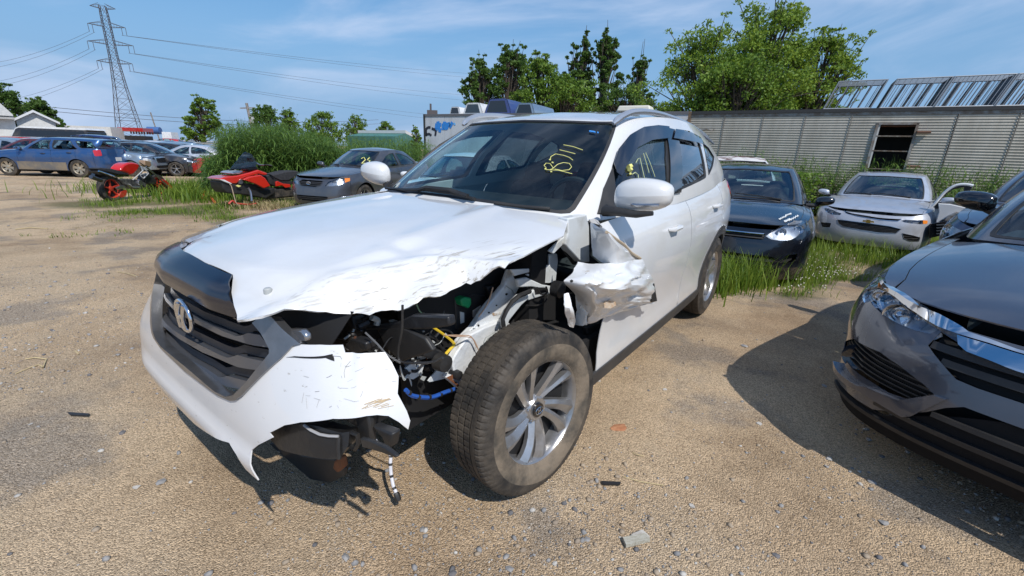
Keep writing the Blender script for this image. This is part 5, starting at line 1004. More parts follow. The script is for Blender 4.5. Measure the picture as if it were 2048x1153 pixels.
# ---------- the dark grey sedan at the right edge: surfaces
CP = Pose(2.62, 1.68, R(213), 0.0)
def c_rz(x, y):
    x = np.asarray(x, float); c = np.interp(-x, [.95, 1.15, 1.4, 1.8, 2.2, 2.6, 2.9], [1.24, 1.30, 1.345, 1.365, 1.34, 1.27, 1.18]); return c+.045*(1-(np.asarray(y)/.58)**2)
CB = Body(
 plan=[(.92, 0), (.915, .28), (.885, .48), (.81, .65), (.66, .775), (.42, .85), (.1, .885), (-.4, .892), (-1.3, .90), (-2.6, .895), (-3.15, .85), (-3.5, .73), (-3.66, .5), (-3.70, .25), (-3.71, 0)],
 z0=[(-.92, .17), (-.4, .19), (3.7, .22)],
 zs=[(-.92, .715), (-.6, .785), (-.2, .84), (.3, .885), (.9, .92), (1.8, .94), (2.7, .98), (3.3, 1.0), (3.7, .98)],
 pf=[(-.1, .10), (0, .05), (.15, .01), (.35, .0), (.6, .02), (.8, .05), (.93, .09), (1.0, .13)],
 ps=[(-.1, .06), (0, .035), (.2, .01), (.5, .015), (.65, .0), (.78, .012), (.9, .04), (1.0, .09)],
 pr=[(-.1, .08), (0, .04), (.2, .0), (.6, .01), (.85, .03), (1.0, .08)],
 zc=[(.92, .72), (.8, .765), (.6, .82), (.3, .875), (0, .925), (-.4, .97), (-.7, .98), (-2.6, 1.06), (-3.0, 1.07), (-3.4, 1.06), (-3.7, 1.0)],
 belt=[(-.30, 0, .975), (-.33, .3, .965), (-.45, .56, .945), (-.60, .70, .93), (-.95, .775, .925), (-1.5, .80, .94), (-2.2, .79, .965), (-2.75, .72, .99), (-3.02, .55, 1.02), (-3.08, .28, 1.04), (-3.1, 0, 1.045)],
 roof=[(-1.12, 0), (-1.13, .28), (-1.17, .42), (-1.25, .50), (-1.42, .545), (-1.75, .56), (-2.05, .55), (-2.35, .51), (-2.5, .44), (-2.54, .25), (-2.55, 0)],
 rz=c_rz, bulge=.03)
# ---------- neighbours
def paintm(name, c, metal=.3, rough=.30, dirt=(.20, .17, .13), amt=.78):
    return mat(name, c, rough, metal=metal, coat=1., col2=tuple(a*.55+b*.45 for a, b in zip(c, dirt)), nscale=4, ramp=(.5, amt), croug=.05, detail=8)
P_GREY = paintm('graphite_paint', (.072, .080, .102), .4, .22, dirt=(.07, .07, .08)); P_BLACKP = paintm('black_paint', (.004, .005, .008), .0, .2, dirt=(.02, .02, .02)); P_SILV = paintm('silver_paint', (.47, .50, .56), .35, .35); P_DGREY = paintm('slate_paint', (.09, .095, .11), .55)
P_BLUE = paintm('blue_paint', (.025, .085, .23), .45, .3); P_NAVY = paintm('navy_paint', (.012, .03, .13), .4); P_WHITE2 = paintm('yard_white_paint', (.72, .73, .73), 0, .35); P_RED = paintm('red_paint', (.42, .02, .02), .1); P_TAN = paintm('beige_paint', (.38, .33, .26), .5); P_LBLUE = paintm('pale_blue_paint', (.30, .38, .46), .6)
SED_SIDE = [[(-.74, .955), (-.95, 1.06), (-1.22, 1.20), (-1.48, 1.275), (-1.66, 1.29), (-1.68, .975)], [(-1.76, .98), (-1.74, 1.29), (-2.05, 1.27), (-2.34, 1.20), (-2.58, 1.06), (-2.60, 1.01)]]
def sed(B0, sx=1., sy=1., sz=1., **k):
    d = dict(wb=2.70*sx, arch=.36, rt=.325, fb=.50*sx, rb=-3.2*sx, doors=[-.50*sx, -1.70*sx, -2.55*sx], side=[[(x*sx, z*sz) for x, z in p] for p in SED_SIDE], ws=((2.35, 2.85), .02, .98), rw=(8.2, .08, .95, 8.3), trunk=-3.02*sx,
             nose=[dict(k='lamp', p=[('y', .48, .60*sz), ('y', .50, .68*sz), ('x', .55*sx, .74*sz), ('x', .32*sx, .77*sz), ('x', .40*sx, .66*sz), ('y', .70, .60*sz)]), dict(k='grille', c=1, s=4, rim=M_CHROME, rw=.012, p=[('y', -.40, .58*sz), ('y', .40, .58*sz), ('y', .44, .67*sz), ('y', -.44, .67*sz)]), dict(k='grille', n='intake', c=1, s=3, p=[('y', -.42, .26*sz), ('y', .42, .26*sz), ('y', .48, .42*sz), ('y', -.48, .42*sz)]), dict(k='grille', n='fog_recess', s=0, p=[('y', .56, .32*sz), ('y', .73, .34*sz), ('y', .72, .44*sz), ('y', .58, .42*sz)])],
             tail=[dict(k='lamp', p=[('t', .42, .82*sz), ('t', .44, .94*sz), ('x', -3.38*sx, .95*sz), ('x', -3.30*sx, .86*sz), ('t', .60, .80*sz)]), ],
             mir=(-.60*sx, .86*sy, .98*sz), hx=(.18, .2, .2), seatz=.93*sz, zl=.20)
    d.update(k); return d
def hood_line(root, B, x0, n): pass
# -- graphite sedan, nose at the right edge of the picture
cv = posed('parked_car', CP, 'dark grey sedan with chrome grille bar, its shaded nose nearest the camera on the right', 'car')
CS = CB.P; z7 = lambda L: [(1500+a/2.307, 500+b/2.307) for a, b in L]
def cpx(L, g=(-.6, .6)): return pxs(CS, L, g, CP)
def mir_(h): h = list(h); return h+[(-a, b) for a, b in h[::-1]]
hlq = cpx(z7([(592, 135), (640, 192), (715, 246), (800, 300), (868, 350), (872, 368), (830, 388), (755, 370), (680, 338), (605, 292), (562, 250), (549, 205), (562, 160)]), (-1, .9))
G1 = cpx(z7([(884, 378), (960, 428), (1080, 492)])); G1 = G1+[(0, G1[-1][1])]; G1b = cpx(z7([(1200, 690), (1050, 640), (950, 598), (880, 520), (820, 440)])); G1 = mir_([(0, G1b[0][1])]+G1b+G1[:-1])
G1 = [p for i, p in enumerate(G1)]
FG = cpx(z7([(438, 425), (480, 412), (600, 472), (700, 542), (800, 620), (850, 668), (720, 688), (640, 660), (560, 610), (500, 572), (450, 520), (430, 470)]), (-.9, .5))
LI = cpx(z7([(960, 720), (1100, 765), (1264, 830)])); LI2 = cpx(z7([(1264, 985), (1000, 890), (800, 790)])); LI = mir_([(0, LI2[0][1])]+LI2+LI); 
car(cv, CB, sed(CB, paint=P_GREY, skip=('wipers', 'mirror-1'), side_tv=False, glass=M_GLASSW, steer=0, nbot=[(0, .54), (.30, .54), (.40, .36), (.55, .22), (.9, .20), (1.5, .10)],
    nose=[dict(k='lamp', uv=hlq, r=.05, bulbs=(-.12, .2)), dict(k='grille', c=1, s=2, uv=G1, r=.03), dict(k='grille', n='fog_recess', uv=FG, s=6, sw=.12, r=.03)]))
z7c = lambda L: cpx(z7(L), (-.8, .95))
ch = [(a, min(b, 1.06)) for a, b in cpx(z7([(1230, 468), (1100, 420), (1010, 390), (950, 345), (880, 300), (780, 240), (700, 193), (604, 122)]), (-.23, .98))[::-1]]; ch2 = z7c([(1230, 482), (1100, 440), (960, 398), (875, 360), (780, 290), (690, 220), (604, 148)])
mb = MB(); patch(CS, ch+[(0, ch[-1][1]), (0, ch2[0][1])]+ch2, step=.04, sc=SCP, mb=mb, off=.016, thick=.03); patch(CS, [(-a, b) for a, b in (ch+[(0, ch[-1][1]), (0, ch2[0][1])]+ch2)[::-1]], step=.04, sc=SCP, mb=mb, off=.016, thick=.03); mb.build('chrome_strip', M_CHROME, cv)
wg = z7c([(958, 402), (1100, 444), (1230, 486)]); wg2 = z7c([(1230, 566), (1090, 512), (1000, 478), (962, 445)]); W_ = wg+[(0, wg[-1][1]), (0, wg2[0][1])]+wg2; 
for q in (W_, [(-a, b) for a, b in W_[::-1]]): patch(CS, q, step=.04, sc=SCP, off=.020, thick=.03).build('grille_wing', M_CHROME, cv)
sp = z7c([(415, 520), (440, 570), (520, 628), (560, 632), (640, 668), (700, 692), (860, 670), (912, 690), (760, 764), (720, 768), (540, 660), (455, 612), (418, 565)]); 
for q in (sp, [(-a, b) for a, b in sp[::-1]]): patch(CS, q, step=.04, sc=SCP, off=.03, thick=.03).build('splitter', P_GREY, cv)
vl = z7c([(912, 700), (760, 772), (540, 668), (600, 760)]); mb = MB(); VV = [(u, .0) for u in np.linspace(-1.15, 1.15, 15)]+[(u, .58-.38*min(1, (abs(u)/.5)**2)) for u in np.linspace(1.15, -1.15, 41)]; patch(CS, VV, step=.06, sc=SCP, mb=mb, off=-.012, thick=.01); lv_ = mb.build('lower_valance', M_MATTE, cv)
for v_, w_ in ((.14, .85), (.27, .55), (.39, .36)): patch(CS, [(u, v_) for u in np.linspace(-w_, w_, 13)]+[(u, v_+.035) for u in np.linspace(w_, -w_, 13)], step=.06, sc=SCP, off=.006, thick=.02).build('slat', M_BLACK, lv_)

hd = CP.pl(*z7([(690, 250)])[0], 0, .62)
for f_, dz in ((.35, 0), (.68, -.02)):
    q = np.array(hlq).min(0)*(1-f_)+np.array(hlq).max(0)*f_; p = CB.P(q[0], float(np.mean(np.array(hlq)[:, 1]))-.02)-[.03, 0, 0]; MB().lathe([(-.02, .048), (.012, .052), (.004, .04), (-.02, .025), (0, .01), (.003, 0)], 20, axis='x', c=p).build('projector', M_CHROME, cv)
q = np.array(hlq); p = CB.P(q[:, 0].min()+.12, q[:, 1].mean()+.04)-[.01, 0, 0]; MB().box(p, (.015, .03, .022), rot=.6).build('side_marker', M_AMBER, cv)
qf = cpx(z7([(478, 502)]), (-.8, .5))[0]; MB().lathe([(-.03, 0), (-.03, .055), (.0, .06), (-.01, .045), (-.02, 0)], 20, axis='x', c=CB.P(*qf)-[.03, 0, 0]).build('fog_lamp', M_GLOSSBLACK, cv)
mm_ = pane_mirror(cv, CB, M_GLOSSBLACK, -1.30, .76, 1.10, s=.95, side=-1)
# sunshade-like pale curtain seen behind the windscreen edge
# -- black compact behind the wreck
EB = vary(CB, .98, .985, 1.02); EP = Pose(2.98, 5.80, R(240), -.17); ez = float(gz(3.35, 6.4))
el = posed('parked_car', EP, 'black compact sedan with white handwriting on its hood, in grass behind the white wreck', 'car')
z6 = lambda L: [(1400+a/3.034, 300+b/3.034) for a, b in L]
def epx(L, g=(.7, .8), B=EB, P=EP): return pxs(B.P, L, g, P)
eh = epx(z6([(392, 520), (440, 492), (520, 458), (590, 432), (643, 424), (655, 440), (640, 480), (600, 520), (550, 546), (490, 552), (430, 543)]))
ef = epx(z6([(488, 680), (520, 642), (590, 630), (580, 668), (540, 688)]), (.7, .4))
car(el, EB, sed(EB, .98, .985, 1.02, paint=P_BLACKP, step=.07, rt=.32, wz=.32, nose=[dict(k='lamp', uv=eh, r=.05, bm=M_REFL), dict(k='grille', c=1, s=2, p=[('y', -.34, .62), ('y', .34, .62), ('y', .36, .69), ('y', -.36, .69)]), dict(k='grille', n='intake', c=1, s=3, p=[('y', -.42, .24), ('y', .42, .24), ('y', .5, .45), ('y', -.5, .45)]), dict(k='grille', n='fog_recess', uv=ef, rim=M_GLOSSBLACK)], mirm=P_BLACKP, rimm=M_SILVER, steer=R(-4)))
mb = MB(); mb.tube([EB.P(u, .92)+[.02, 0, 0] for u in np.linspace(-.34, .34, 8)], .010, 6); mb.build('grille_bar', M_CHROME, el)
def scribble(L, S, pose, name, par, r, m, off=.004, g=(.2, .5)):
    q = pxs(S, L, g, pose); return MB().tube([S(a, b)+[0, 0, off] for a, b in q], r, 4).build(name, m, par)
zF = lambda L: [(1480+a/11.378, 380+b/11.378) for a, b in L]; M_WM = mat('white_marker', (.75, .78, .78), .6)
rs = random.Random(3)
for x0, y0, x1, y1, h in ((890, 680, 1050, 600, 45), (1040, 595, 1165, 545, 35), (1010, 735, 1130, 680, 60), (1140, 690, 1330, 590, 50)):
    n_ = 9; scribble(zF([(x0+(x1-x0)*i/n_, y0+(y1-y0)*i/n_+(h/2 if i % 2 else -h/2)*rs.uniform(.6, 1)) for i in range(n_+1)]), EB.D, EP, 'marker_stroke', el, .006, M_WM)
# -- silver saloon facing us in the grass
MBd = vary(CB, 1.06, 1.03, 1.035, .02); MP = Pose(7.06, 8.6, R(227.5), -.31)
ml = posed('parked_car', MP, 'silver saloon facing the camera in the grass, wide two-part grille with gold bow emblem', 'car')
zM = lambda L: [(1640+a/5.0196, 300+b/5.0196) for a, b in L]
def mpx(L, g=(.7, .6)): return pxs(MBd.P, L, g, MP)
hr = mpx(zM([(812, 712), (860, 703), (1000, 705), (1078, 712), (1073, 742), (1000, 748), (900, 740), (850, 730)]), (.9, .8)); am = mpx(zM([(1032, 707), (1080, 712), (1075, 742), (1032, 746)]), (1, .8)); hl_ = mpx(zM([(42, 590), (60, 620), (120, 650), (200, 656), (216, 640), (130, 604), (60, 584)]), (-.9, .8))
ug = mpx(zM([(242, 617), (270, 640), (380, 668), (600, 702), (780, 716), (820, 697), (600, 683), (320, 640)]), (0, .8)); lg = mpx(zM([(180, 704), (186, 736), (230, 768), (400, 802), (600, 832), (758, 836), (808, 797), (700, 770), (500, 742), (260, 712)]), (0, .5)); f1 = mpx(zM([(830, 842), (846, 892), (900, 912), (988, 916), (1000, 882), (920, 860)]), (.8, .3)); f2 = mpx(zM([(4, 724), (22, 772), (98, 780), (112, 736)]), (-.8, .3))
M_GOLD = mat('gold_emblem', (.75, .52, .18), .25, metal=1.)
car(ml, MBd, sed(MBd, 1.06, 1.03, 1.035, paint=P_SILV, step=.07, rt=.335, wz=.335, dz=.02, skip=('mirrorX',), badge=None,
    nose=[dict(k='lamp', uv=hr, c=1, bm=M_ALLOYD, r=.05), dict(k='lamp', uv=hl_, c=1, bm=M_ALLOYD, r=.05), dict(k='on', uv=am, c=1, m=M_AMBER, n='indicator', off=.004), dict(k='grille', uv=ug, c=1, s=1, r=.03, rim=M_CHROME, rw=.01), dict(k='grille', uv=lg, c=1, s=5, r=.05, rim=M_SILVER, rw=.014), dict(k='grille', n='fog_recess', uv=f1, c=1, s=2, r=.1, rim=M_SILVER, rw=.012), dict(k='grille', n='fog_recess', uv=f2, c=1, s=2, r=.1)]))
bq = mpx(zM([(487, 717)]), (0, .6))[0]; p0 = MBd.P(*bq); a, b = .085, .028; pl_ = [(-a, -b*.45), (-a*.35, -b*.45), (-a*.35, -b), (a*.45, -b), (a*.35, -b*.45), (a, -b*.45), (a*.9, b*.45), (a*.3, b*.45), (a*.35, b), (-a*.45, b), (-a*.35, b*.45), (-a*.9, b*.45)]; MB().prism([p0+[.02, y, z] for y, z in pl_], (.012, 0, 0)).build('emblem', M_GOLD, ml)
# -- grey saloon by the reeds (left of the wreck)
OB = vary(CB, .965, .945, 1.035, .0); OP = Pose(-4.35, 10.75, R(252.5), -.16)
co = posed('parked_car', OP, 'slate grey sedan with clear headlights and yellow numbers on its windows, beside the reeds', 'car')
def opx(L, g=(.6, .8)): return pxs(OB.P, L, g, OP)
z3_ = lambda L: [(540+a/3.657, 180+b/3.657) for a, b in L]
oh = opx(z3_([(400, 704), (430, 670), (500, 646), (580, 645), (585, 670), (540, 688), (460, 706)])); og = opx(z3_([(215, 670), (240, 656), (390, 668), (370, 700), (330, 712), (225, 700)]), (0, .8))
car(co, OB, sed(OB, .965, .945, 1.035, paint=P_DGREY, step=.09, rt=.31, wz=.31, nose=[dict(k='lamp', uv=oh, r=.08), dict(k='grille', uv=og, c=1, s=3, r=.1, rim=M_DGREY if 'M_DGREY' in globals() else P_DGREY), dict(k='grille', n='intake', c=1, s=2, p=[('y', -.4, .26), ('y', .4, .26), ('y', .44, .38), ('y', -.44, .38)])]))
am_ = opx(z3_([(545, 648), (583, 646), (584, 668), (548, 680)]), (.8, .8)); mb = MB(); patch(OB.P, am_, step=.05, sc=SCP, mb=mb, off=.006, thick=.004); mb.build('indicator', M_AMBER, co)
bq = opx(z3_([(285, 682)]), (0, .8))[0]; p0 = OB.P(*bq); mb = MB(); mb.tube([p0+[.02, .055*math.cos(a), .036*math.sin(a)] for a in np.linspace(0, 6.283, 17)], .005, 5, cap=False); mb.tube([p0+[.02, .018*math.cos(a), .034*math.sin(a)] for a in np.linspace(0, 6.283, 13)], .004, 5, cap=False); mb.tube([p0+[.02, .04*math.cos(a), .018+.015*math.sin(a)] for a in np.linspace(0, 6.283, 13)], .004, 5, cap=False); mb.build('emblem', M_CHROME, co)
def gscrib(B, P, root, L, m, r, g): q = pxs(B.G, L, g, P); MB().tube([B.G(a, b)+(B.G(a, b)-B.G(a, b)*[.98, .98, 1])*.6 for a, b in q], r, 4).build('marker_stroke', m, root)
for L in ([(722, 318), (727, 315), (730, 320), (723, 327), (731, 327)], [(738, 316), (734, 320), (739, 322), (736, 328)]): gscrib(OB, OP, co, L, M_YELLOW, .012, (1.5, .5))
# -- white wreck seen through the glass, behind the white crossover
WB_ = vary(CB, .97, .98, 1.03); WP_ = Pose(-1.35, 7.4, R(250), float(gz(-1.35, 7.4)))
wk = posed('parked_car', WP_, 'white sedan seen only through the windshield and window of the wrecked crossover', 'car'); car(wk, WB_, sed(WB_, .97, .98, 1.03, paint=P_WHITE2, step=.09, rt=.31, wz=.31))
# -- burnt-out white roof behind the black compact
RB_ = vary(TB, .97, .94, .93); RP_ = Pose(4.9, 9.6, R(250), float(gz(4.9, 9.6))+.16)
SUVW = [[(-.80, 1.09), (-.86, 1.26), (-1.10, 1.39), (-1.35, 1.42), (-1.66, 1.43), (-1.68, 1.11)], [(-1.76, 1.12), (-1.74, 1.43), (-2.1, 1.425), (-2.42, 1.40), (-2.47, 1.16)], [(-2.54, 1.17), (-2.50, 1.39), (-2.75, 1.33), (-2.86, 1.24), (-2.8, 1.19)]]
def suv(B, sx=1., sz=1., **k):
    d = dict(wb=2.67*sx, arch=.385, rt=.345, fb=.46*sx, rb=-3.22*sx, doors=[-.5*sx, -1.72*sx, -2.62*sx], side=[[(x*sx, z*sz) for x, z in p] for p in SUVW], ws=((2.42, 2.9), .02, .98), rw=(8.3, .2, .92, 8.4), skip=('wipers',),
        nose=[dict(k='lamp', p=[('y', .50, .76*sz), ('x', .46*sx+.04, .80*sz), ('x', .52*sx, .88*sz), ('y', .52, .86*sz)]), dict(k='grille', c=1, s=3, rim=M_CHROME, p=[('y', -.40, .62*sz), ('y', .40, .62*sz), ('y', .45, .82*sz), ('y', -.45, .82*sz)]), dict(k='grille', n='intake', c=1, s=2, p=[('y', -.5, .38*sz), ('y', .5, .38*sz), ('y', .55, .5*sz), ('y', -.55, .5*sz)])],
        tail=[dict(k='lamp', p=[('x', -3.28*sx, .86*sz), ('x', -3.24*sx, 1.10*sz), ('t', .66, 1.12*sz), ('t', .66, .88*sz)])], mir=(-.66*sx, .85, 1.10*sz), hx=(.25, .2, .2), seatz=1.02*sz)
    d.update(k); return d
wr = posed('wrecked_car', RP_, 'stripped white car with rust-stained roof and no windshield, behind the black compact', 'car')
car(wr, RB_, suv(RB_, .97, .93, paint=P_WHITE2, step=.10, nowin=('windshield', 'side_window', 'rear_window'), roofm=mat('rusty_white', (.62, .60, .58), .6, col2=(.10, .035, .025), nscale=2.2, ramp=(.47, .55))))
# -- two dark cars beyond the graphite sedan
DB_ = vary(CB, 1.0, 1.0, 1.03); DP_ = Pose(5.55, 4.35, R(216), float(gz(5.5, 4.3)))
d1 = posed('parked_car', DP_, 'dark blue-grey car with black door mirrors, half hidden behind the graphite sedan', 'car'); car(d1, DB_, sed(DB_, 1, 1, 1.03, paint=paintm('blue_grey_paint', (.07, .085, .13), .5), step=.08, skip=('wipers', 'mirror-1')))
DP2 = Pose(9.6, 6.9, R(222), float(gz(9.6, 6.9))); d2 = posed('parked_car', DP2, 'dark sedan roof and pale windshield at the far right edge, farthest of the dark cars', 'car'); car(d2, DB_, sed(DB_, 1, 1, 1.03, paint=P_DGREY, step=.10))
# ---------- corrugated box trailer body on the right
TA, TBb = ground_pt = (np.array([7.2, 16.2]), np.array([13.1, 12.4]))
td = (TBb-TA)/np.linalg.norm(TBb-TA); tn = np.array([td[1], -td[0]]); tang = math.atan2(td[1], td[0])     # tn faces the camera
ZT = 2.9; ZB = float(gz(9, 14))-.05; HT = ZT-ZB
t0 = TA-td*1.19; tlr = empty('box_trailer', (t0[0], t0[1], ZB), (0, 0, tang), 'long grey corrugated steel trailer body with a dark open side doorway', 'trailer')
M_COR = mat('galvanised_siding', (.44, .412, .35), .55, metal=.25, col2=(.29, .265, .215), nscale=2.2, ramp=(.35, .72), aniso=(1, 1, .25), bump=.1, bscale=30, detail=8)
M_TRIM = mat('trailer_rail', (.03, .03, .03), .6); M_TRG = mat('trailer_frame', (.26, .26, .25), .6, col2=(.16, .12, .09), nscale=5)
def corr(w_, z0_, z1_, x0=0.):
    n = max(2, int((z1_-z0_)/.0765*4)); zz_ = np.linspace(z0_, z1_, n+1); ph = (zz_/.0765) % 1; d = np.where(ph < .25, 0, np.where(ph < .5, .016, np.where(ph < .75, .016, 0))); d = -.018*(.5-.5*np.cos(ph*2*math.pi))
    return np.array([[(x0, d[i], z) for i, z in enumerate(zz_)], [(x0+w_, d[i], z) for i, z in enumerate(zz_)]])
pm = MB().grid(corr(1.17, .16, HT-.19), thick=.004, flip=False).build('siding_panel', M_COR, tlr, smooth=70); pm.scale = (1, -1, 1)
pm.data.flip_normals() if False else None
seam = MB(); seam.box((0, -.010, HT/2-.01), (.022, .010, HT-.34));
for k in range(12): seam.box((0, -.02, .25+k*.215), (.012, .008, .012))
seam0 = seam.build('seam_post', mat('seam_grey', (.22, .21, .19), .6, col2=(.14, .12, .10), nscale=4), tlr)
NP = 11; DX0 = 0
first = True
for i in range(NP):
    x = i*1.19+.01
    if i in (4, 5): continue
    o = pm if first else pm.copy()
    if not first: COL.objects.link(o); o.parent = tlr
    first = False; o.location = (x, 0, 0)
for i in range(NP+1):
    if i == 5: continue
    o = seam0 if i == 0 else seam0.copy()
    if i: COL.objects.link(o); o.parent = tlr
    o.location = (i*1.19, -.01, 0)
# panels round the doorway
xa, xb = 4*1.19+.01, 6*1.19-.02; zd = HT-.42
for (x0_, w_, z0_, z1_) in ((xa, .62, .16, HT-.19), (xb-.76, .76, .16, HT-.19), (xa+.62, xb-.76-xa-.62, zd, HT-.19)):
    o = MB().grid(corr(w_, z0_, z1_, x0_), thick=.004).build('siding_panel', M_COR, tlr, smooth=70); o.scale = (1, -1, 1)
dx0, dx1 = xa+.62, xb-.76
fr_ = MB(); fr_.box((dx0+.03, -.02, zd/2), (.06, .06, zd)); fr_.box((dx1-.03, -.02, zd/2), (.06, .06, zd)); fr_.box(((dx0+dx1)/2, -.02, zd-.02), (dx1-dx0, .06, .05)); fr_.build('door_frame', M_TRG, tlr)
MB().box((dx0+.085, .0, zd/2), (.04, .05, zd-.1)).build('door_edge', mat('pale_frame', (.5, .5, .48), .5), tlr)
for z_, t_ in ((zd-.36, .035), (zd-.78, .03), (zd-1.3, .03)): MB().box(((dx0+dx1)/2, .12, z_), (dx1-dx0-.1, .3, t_)).build('shelf_rail', mat('dusty_shelf', (.22, .20, .17), .8, col2=(.12, .08, .05), nscale=5), tlr)
MB().box(((dx0+dx1)/2, .25, zd-.08), (dx1-dx0, .5, .02)).build('rusty_header', M_RUST, tlr)
for z_, sgn in ((zd-.25, 1), (zd-1.2, 1)): MB().box((dx1+.14, -.10, z_), (.30, .12, .05), rot=RX(.2)).build('hinge_flap', mat('rusty_flap', (.16, .08, .05), .8), tlr)
MB().lathe([(0, 0), (0, .03), (-.02, .02), (-.02, 0)], 12, c=(dx0+.06, -.05, zd-1.45)).build('latch', M_WHITE, tlr)
LN = NP*1.19
MB().box((LN/2, .0, HT-.05), (LN+.05, .10, .10)).build('top_rail', M_TRIM, tlr); MB().box((LN/2, -.003, HT-.145), (LN, .03, .085)).build('top_band', M_TRG, tlr); MB().box((LN/2, 0, .08), (LN, .08, .16)).build('bottom_rail', M_TRG, tlr)
b_ = MB(); b_.box((LN/2, 2.45, HT/2), (LN, .04, HT-.1)); b_.box((.0, 1.25, HT/2), (.05, 2.4, HT-.1)); b_.box((LN, 1.25, HT/2), (.05, 2.4, HT-.1)); b_.box((LN/2, 1.22, HT-.06), (LN, 2.5, .05)); b_.box((LN/2, 1.22, .1), (LN, 2.5, .1)); b_.build('body_shell', mat('shell_dark', (.10, .10, .095), .7), tlr)
MB().box((.02, -.03, HT/2), (.10, .06, HT)).build('corner_post', mat('rusty_corner', (.22, .13, .07), .8, col2=(.10, .08, .06), nscale=6), tlr)
MB().tube([(.45, -.06, HT-.62), (.7, -.07, HT-.60), (.86, -.10, HT-.66), (.92, -.08, HT-.60)], .018, 6).build('bent_strap', M_TRG, tlr)
# ---- steel stillages folded on its roof
M_GALV = mat('galvanised_bars', (.34, .36, .38), .45, metal=.6); M_GALD = mat('dark_mesh_side', (.05, .06, .075), .6)
def rack(x0, w_, lean, label, nb):
    o = empty('steel_rack', (0, 0, 0), (0, 0, tang), label, 'rack', 'steel racks standing on the trailer roof'); p = t0+td*x0; o.location = (p[0]+tn[0]*-.3, p[1]+tn[1]*-.3, ZT+.01); H_, D2 = .80, 1.15
    def bar(a, b, r=.014): return MB().tube([a, b], r, 5)
    f = MB()
    for y in (0, D2):
        f.tube([(0, y, .02), (w_, y, .02)], .022, 5); f.tube([(lean, y, H_), (w_+lean, y, H_)], .018, 5)
        for x in (0, w_): f.tube([(x, y, 0), (x+lean, y, H_)], .02, 5)
    for x in (0, w_): f.tube([(x, 0, .02), (x, D2, .02)], .02, 5); f.tube([(x+lean, 0, H_), (x+lean, D2, H_)], .02, 5)
    f.build('rack_frame', M_GALV, o)
    up = bar((0, 0, 0), (lean, 0, H_), .010).build('rack_bar', M_GALV, o); first = True
    for y in (0, D2):
        for k in range(nb):
            c = up if first else up.copy()
            if not first: COL.objects.link(c); c.parent = o
            first = False; c.location = (w_*(k+.5)/nb, y, 0)
    tb = bar((0, 0, 0), (w_, 0, 0), .009).build('rack_bar', M_GALV, o); first = True
    for k in range(7):
        c = tb if first else tb.copy()
        if not first: COL.objects.link(c); c.parent = o
        first = False; c.location = (lean, D2*(k+.5)/7, H_)
    for xx in (0, w_): MB().prism([(xx, .02, .05), (xx, D2-.02, .05), (xx+lean*.95, D2-.02, H_-.04), (xx+lean*.95, .02, H_-.04)], (.008, 0, 0)).build('side_sheet', M_GALD, o)
    for k in range(3): xx = w_*(k+1)/4; MB().prism([(xx, D2-.25, .05), (xx, D2-.02, .05), (xx+lean*.95, D2-.02, H_-.04), (xx+lean*.95, D2-.25, H_-.04)], (.05, 0, 0)).build('folded_leg', M_GALD, o)
rack(3.98, 1.18, .25, 'steel rack on the trailer roof, leftmost, only a few uprights', 6); rack(5.38, 1.20, .25, 'steel rack on the trailer roof, second from the left', 9); rack(6.62, 1.20, .25, 'steel rack on the trailer roof, third from the left, close bars', 14); rack(7.86, 1.20, .25, 'steel rack on the trailer roof, rightmost at the picture edge', 14)
# ---- white box body with blue graffiti, truck caps on top
def at_z(px, py, z): d = ray(px, py); t = (z-CAMH)/d[2]; return CO+t*d
A_ = at_z(849, 229, 2.95); B_ = at_z(1378, 223, 2.95); wd = (B_-A_)[:2]; LW = float(np.linalg.norm(wd)); wd /= LW; wan = math.atan2(wd[1], wd[0]); wn = np.array([wd[1], -wd[0]])
zb = float(gz(A_[0], A_[1]))-.05; HW = 2.95-zb; wt = empty('white_trailer', (A_[0], A_[1], zb), (0, 0, wan), 'dirty white box body with blue and black graffiti, behind the white wreck', 'trailer')
M_WB = mat('dirty_white_sheet', (.52, .54, .57), .6, col2=(.34, .34, .34), nscale=1.6, ramp=(.45, .75), aniso=(1, 1, .4)); npw = int(LW/1.2)
pw = MB().box((LW/npw/2, 0, HW/2), (LW/npw-.012, .03, HW-.12)).build('side_panel', M_WB, wt)
for i in range(1, npw): c = pw.copy(); COL.objects.link(c); c.parent = wt; c.location = (i*LW/npw, 0, 0)
m_ = MB(); m_.box((LW/2, 1.3, HW-.03), (LW, 2.6, .06)); m_.box((LW/2, 2.6, HW/2), (LW, .05, HW)); m_.box((.02, 1.3, HW/2), (.04, 2.5, HW-.05)); m_.box((LW-.02, 1.3, HW/2), (.04, 2.5, HW-.05)); m_.box((LW/2, 1.3, .05), (LW, 2.6, .1)); m_.build('box_shell', M_WB, wt)
m_ = MB(); m_.box((LW/2, -.02, HW-.05), (LW+.06, .05, .10)); m_.build('top_rail', mat('rail_grey', (.12, .12, .13), .6), wt); MB().box((0, -.02, HW/2), (.10, .06, HW)).build('corner_post', M_TRIM, wt)
def graf(L, r, m, name='graffiti'):
    P = []
    for a, b in L:
        d = ray(a, b); o = CO[:2]-A_[:2]; t = -(o@wn)/(d[:2]@wn); p = CO+t*d; q = p-[A_[0], A_[1], zb]; P.append((q[:2]@wd, -.024, q[2]))
    for i in range(len(P)-1):
        a, b = np.array(P[i]), np.array(P[i+1]); d = b-a; n_ = np.array([-d[2], 0, d[0]]); n_ = n_/(np.linalg.norm(n_)+1e-9)*r; MBg.prism([a-n_, b-n_, b+n_, a+n_], (0, -.004-.0004*i, 0))
M_GB = mat('graffiti_blue', (.03, .22, .62), .6); M_GB2 = mat('graffiti_light_blue', (.15, .42, .75), .6); M_GK = mat('graffiti_black', (.02, .02, .03), .6)
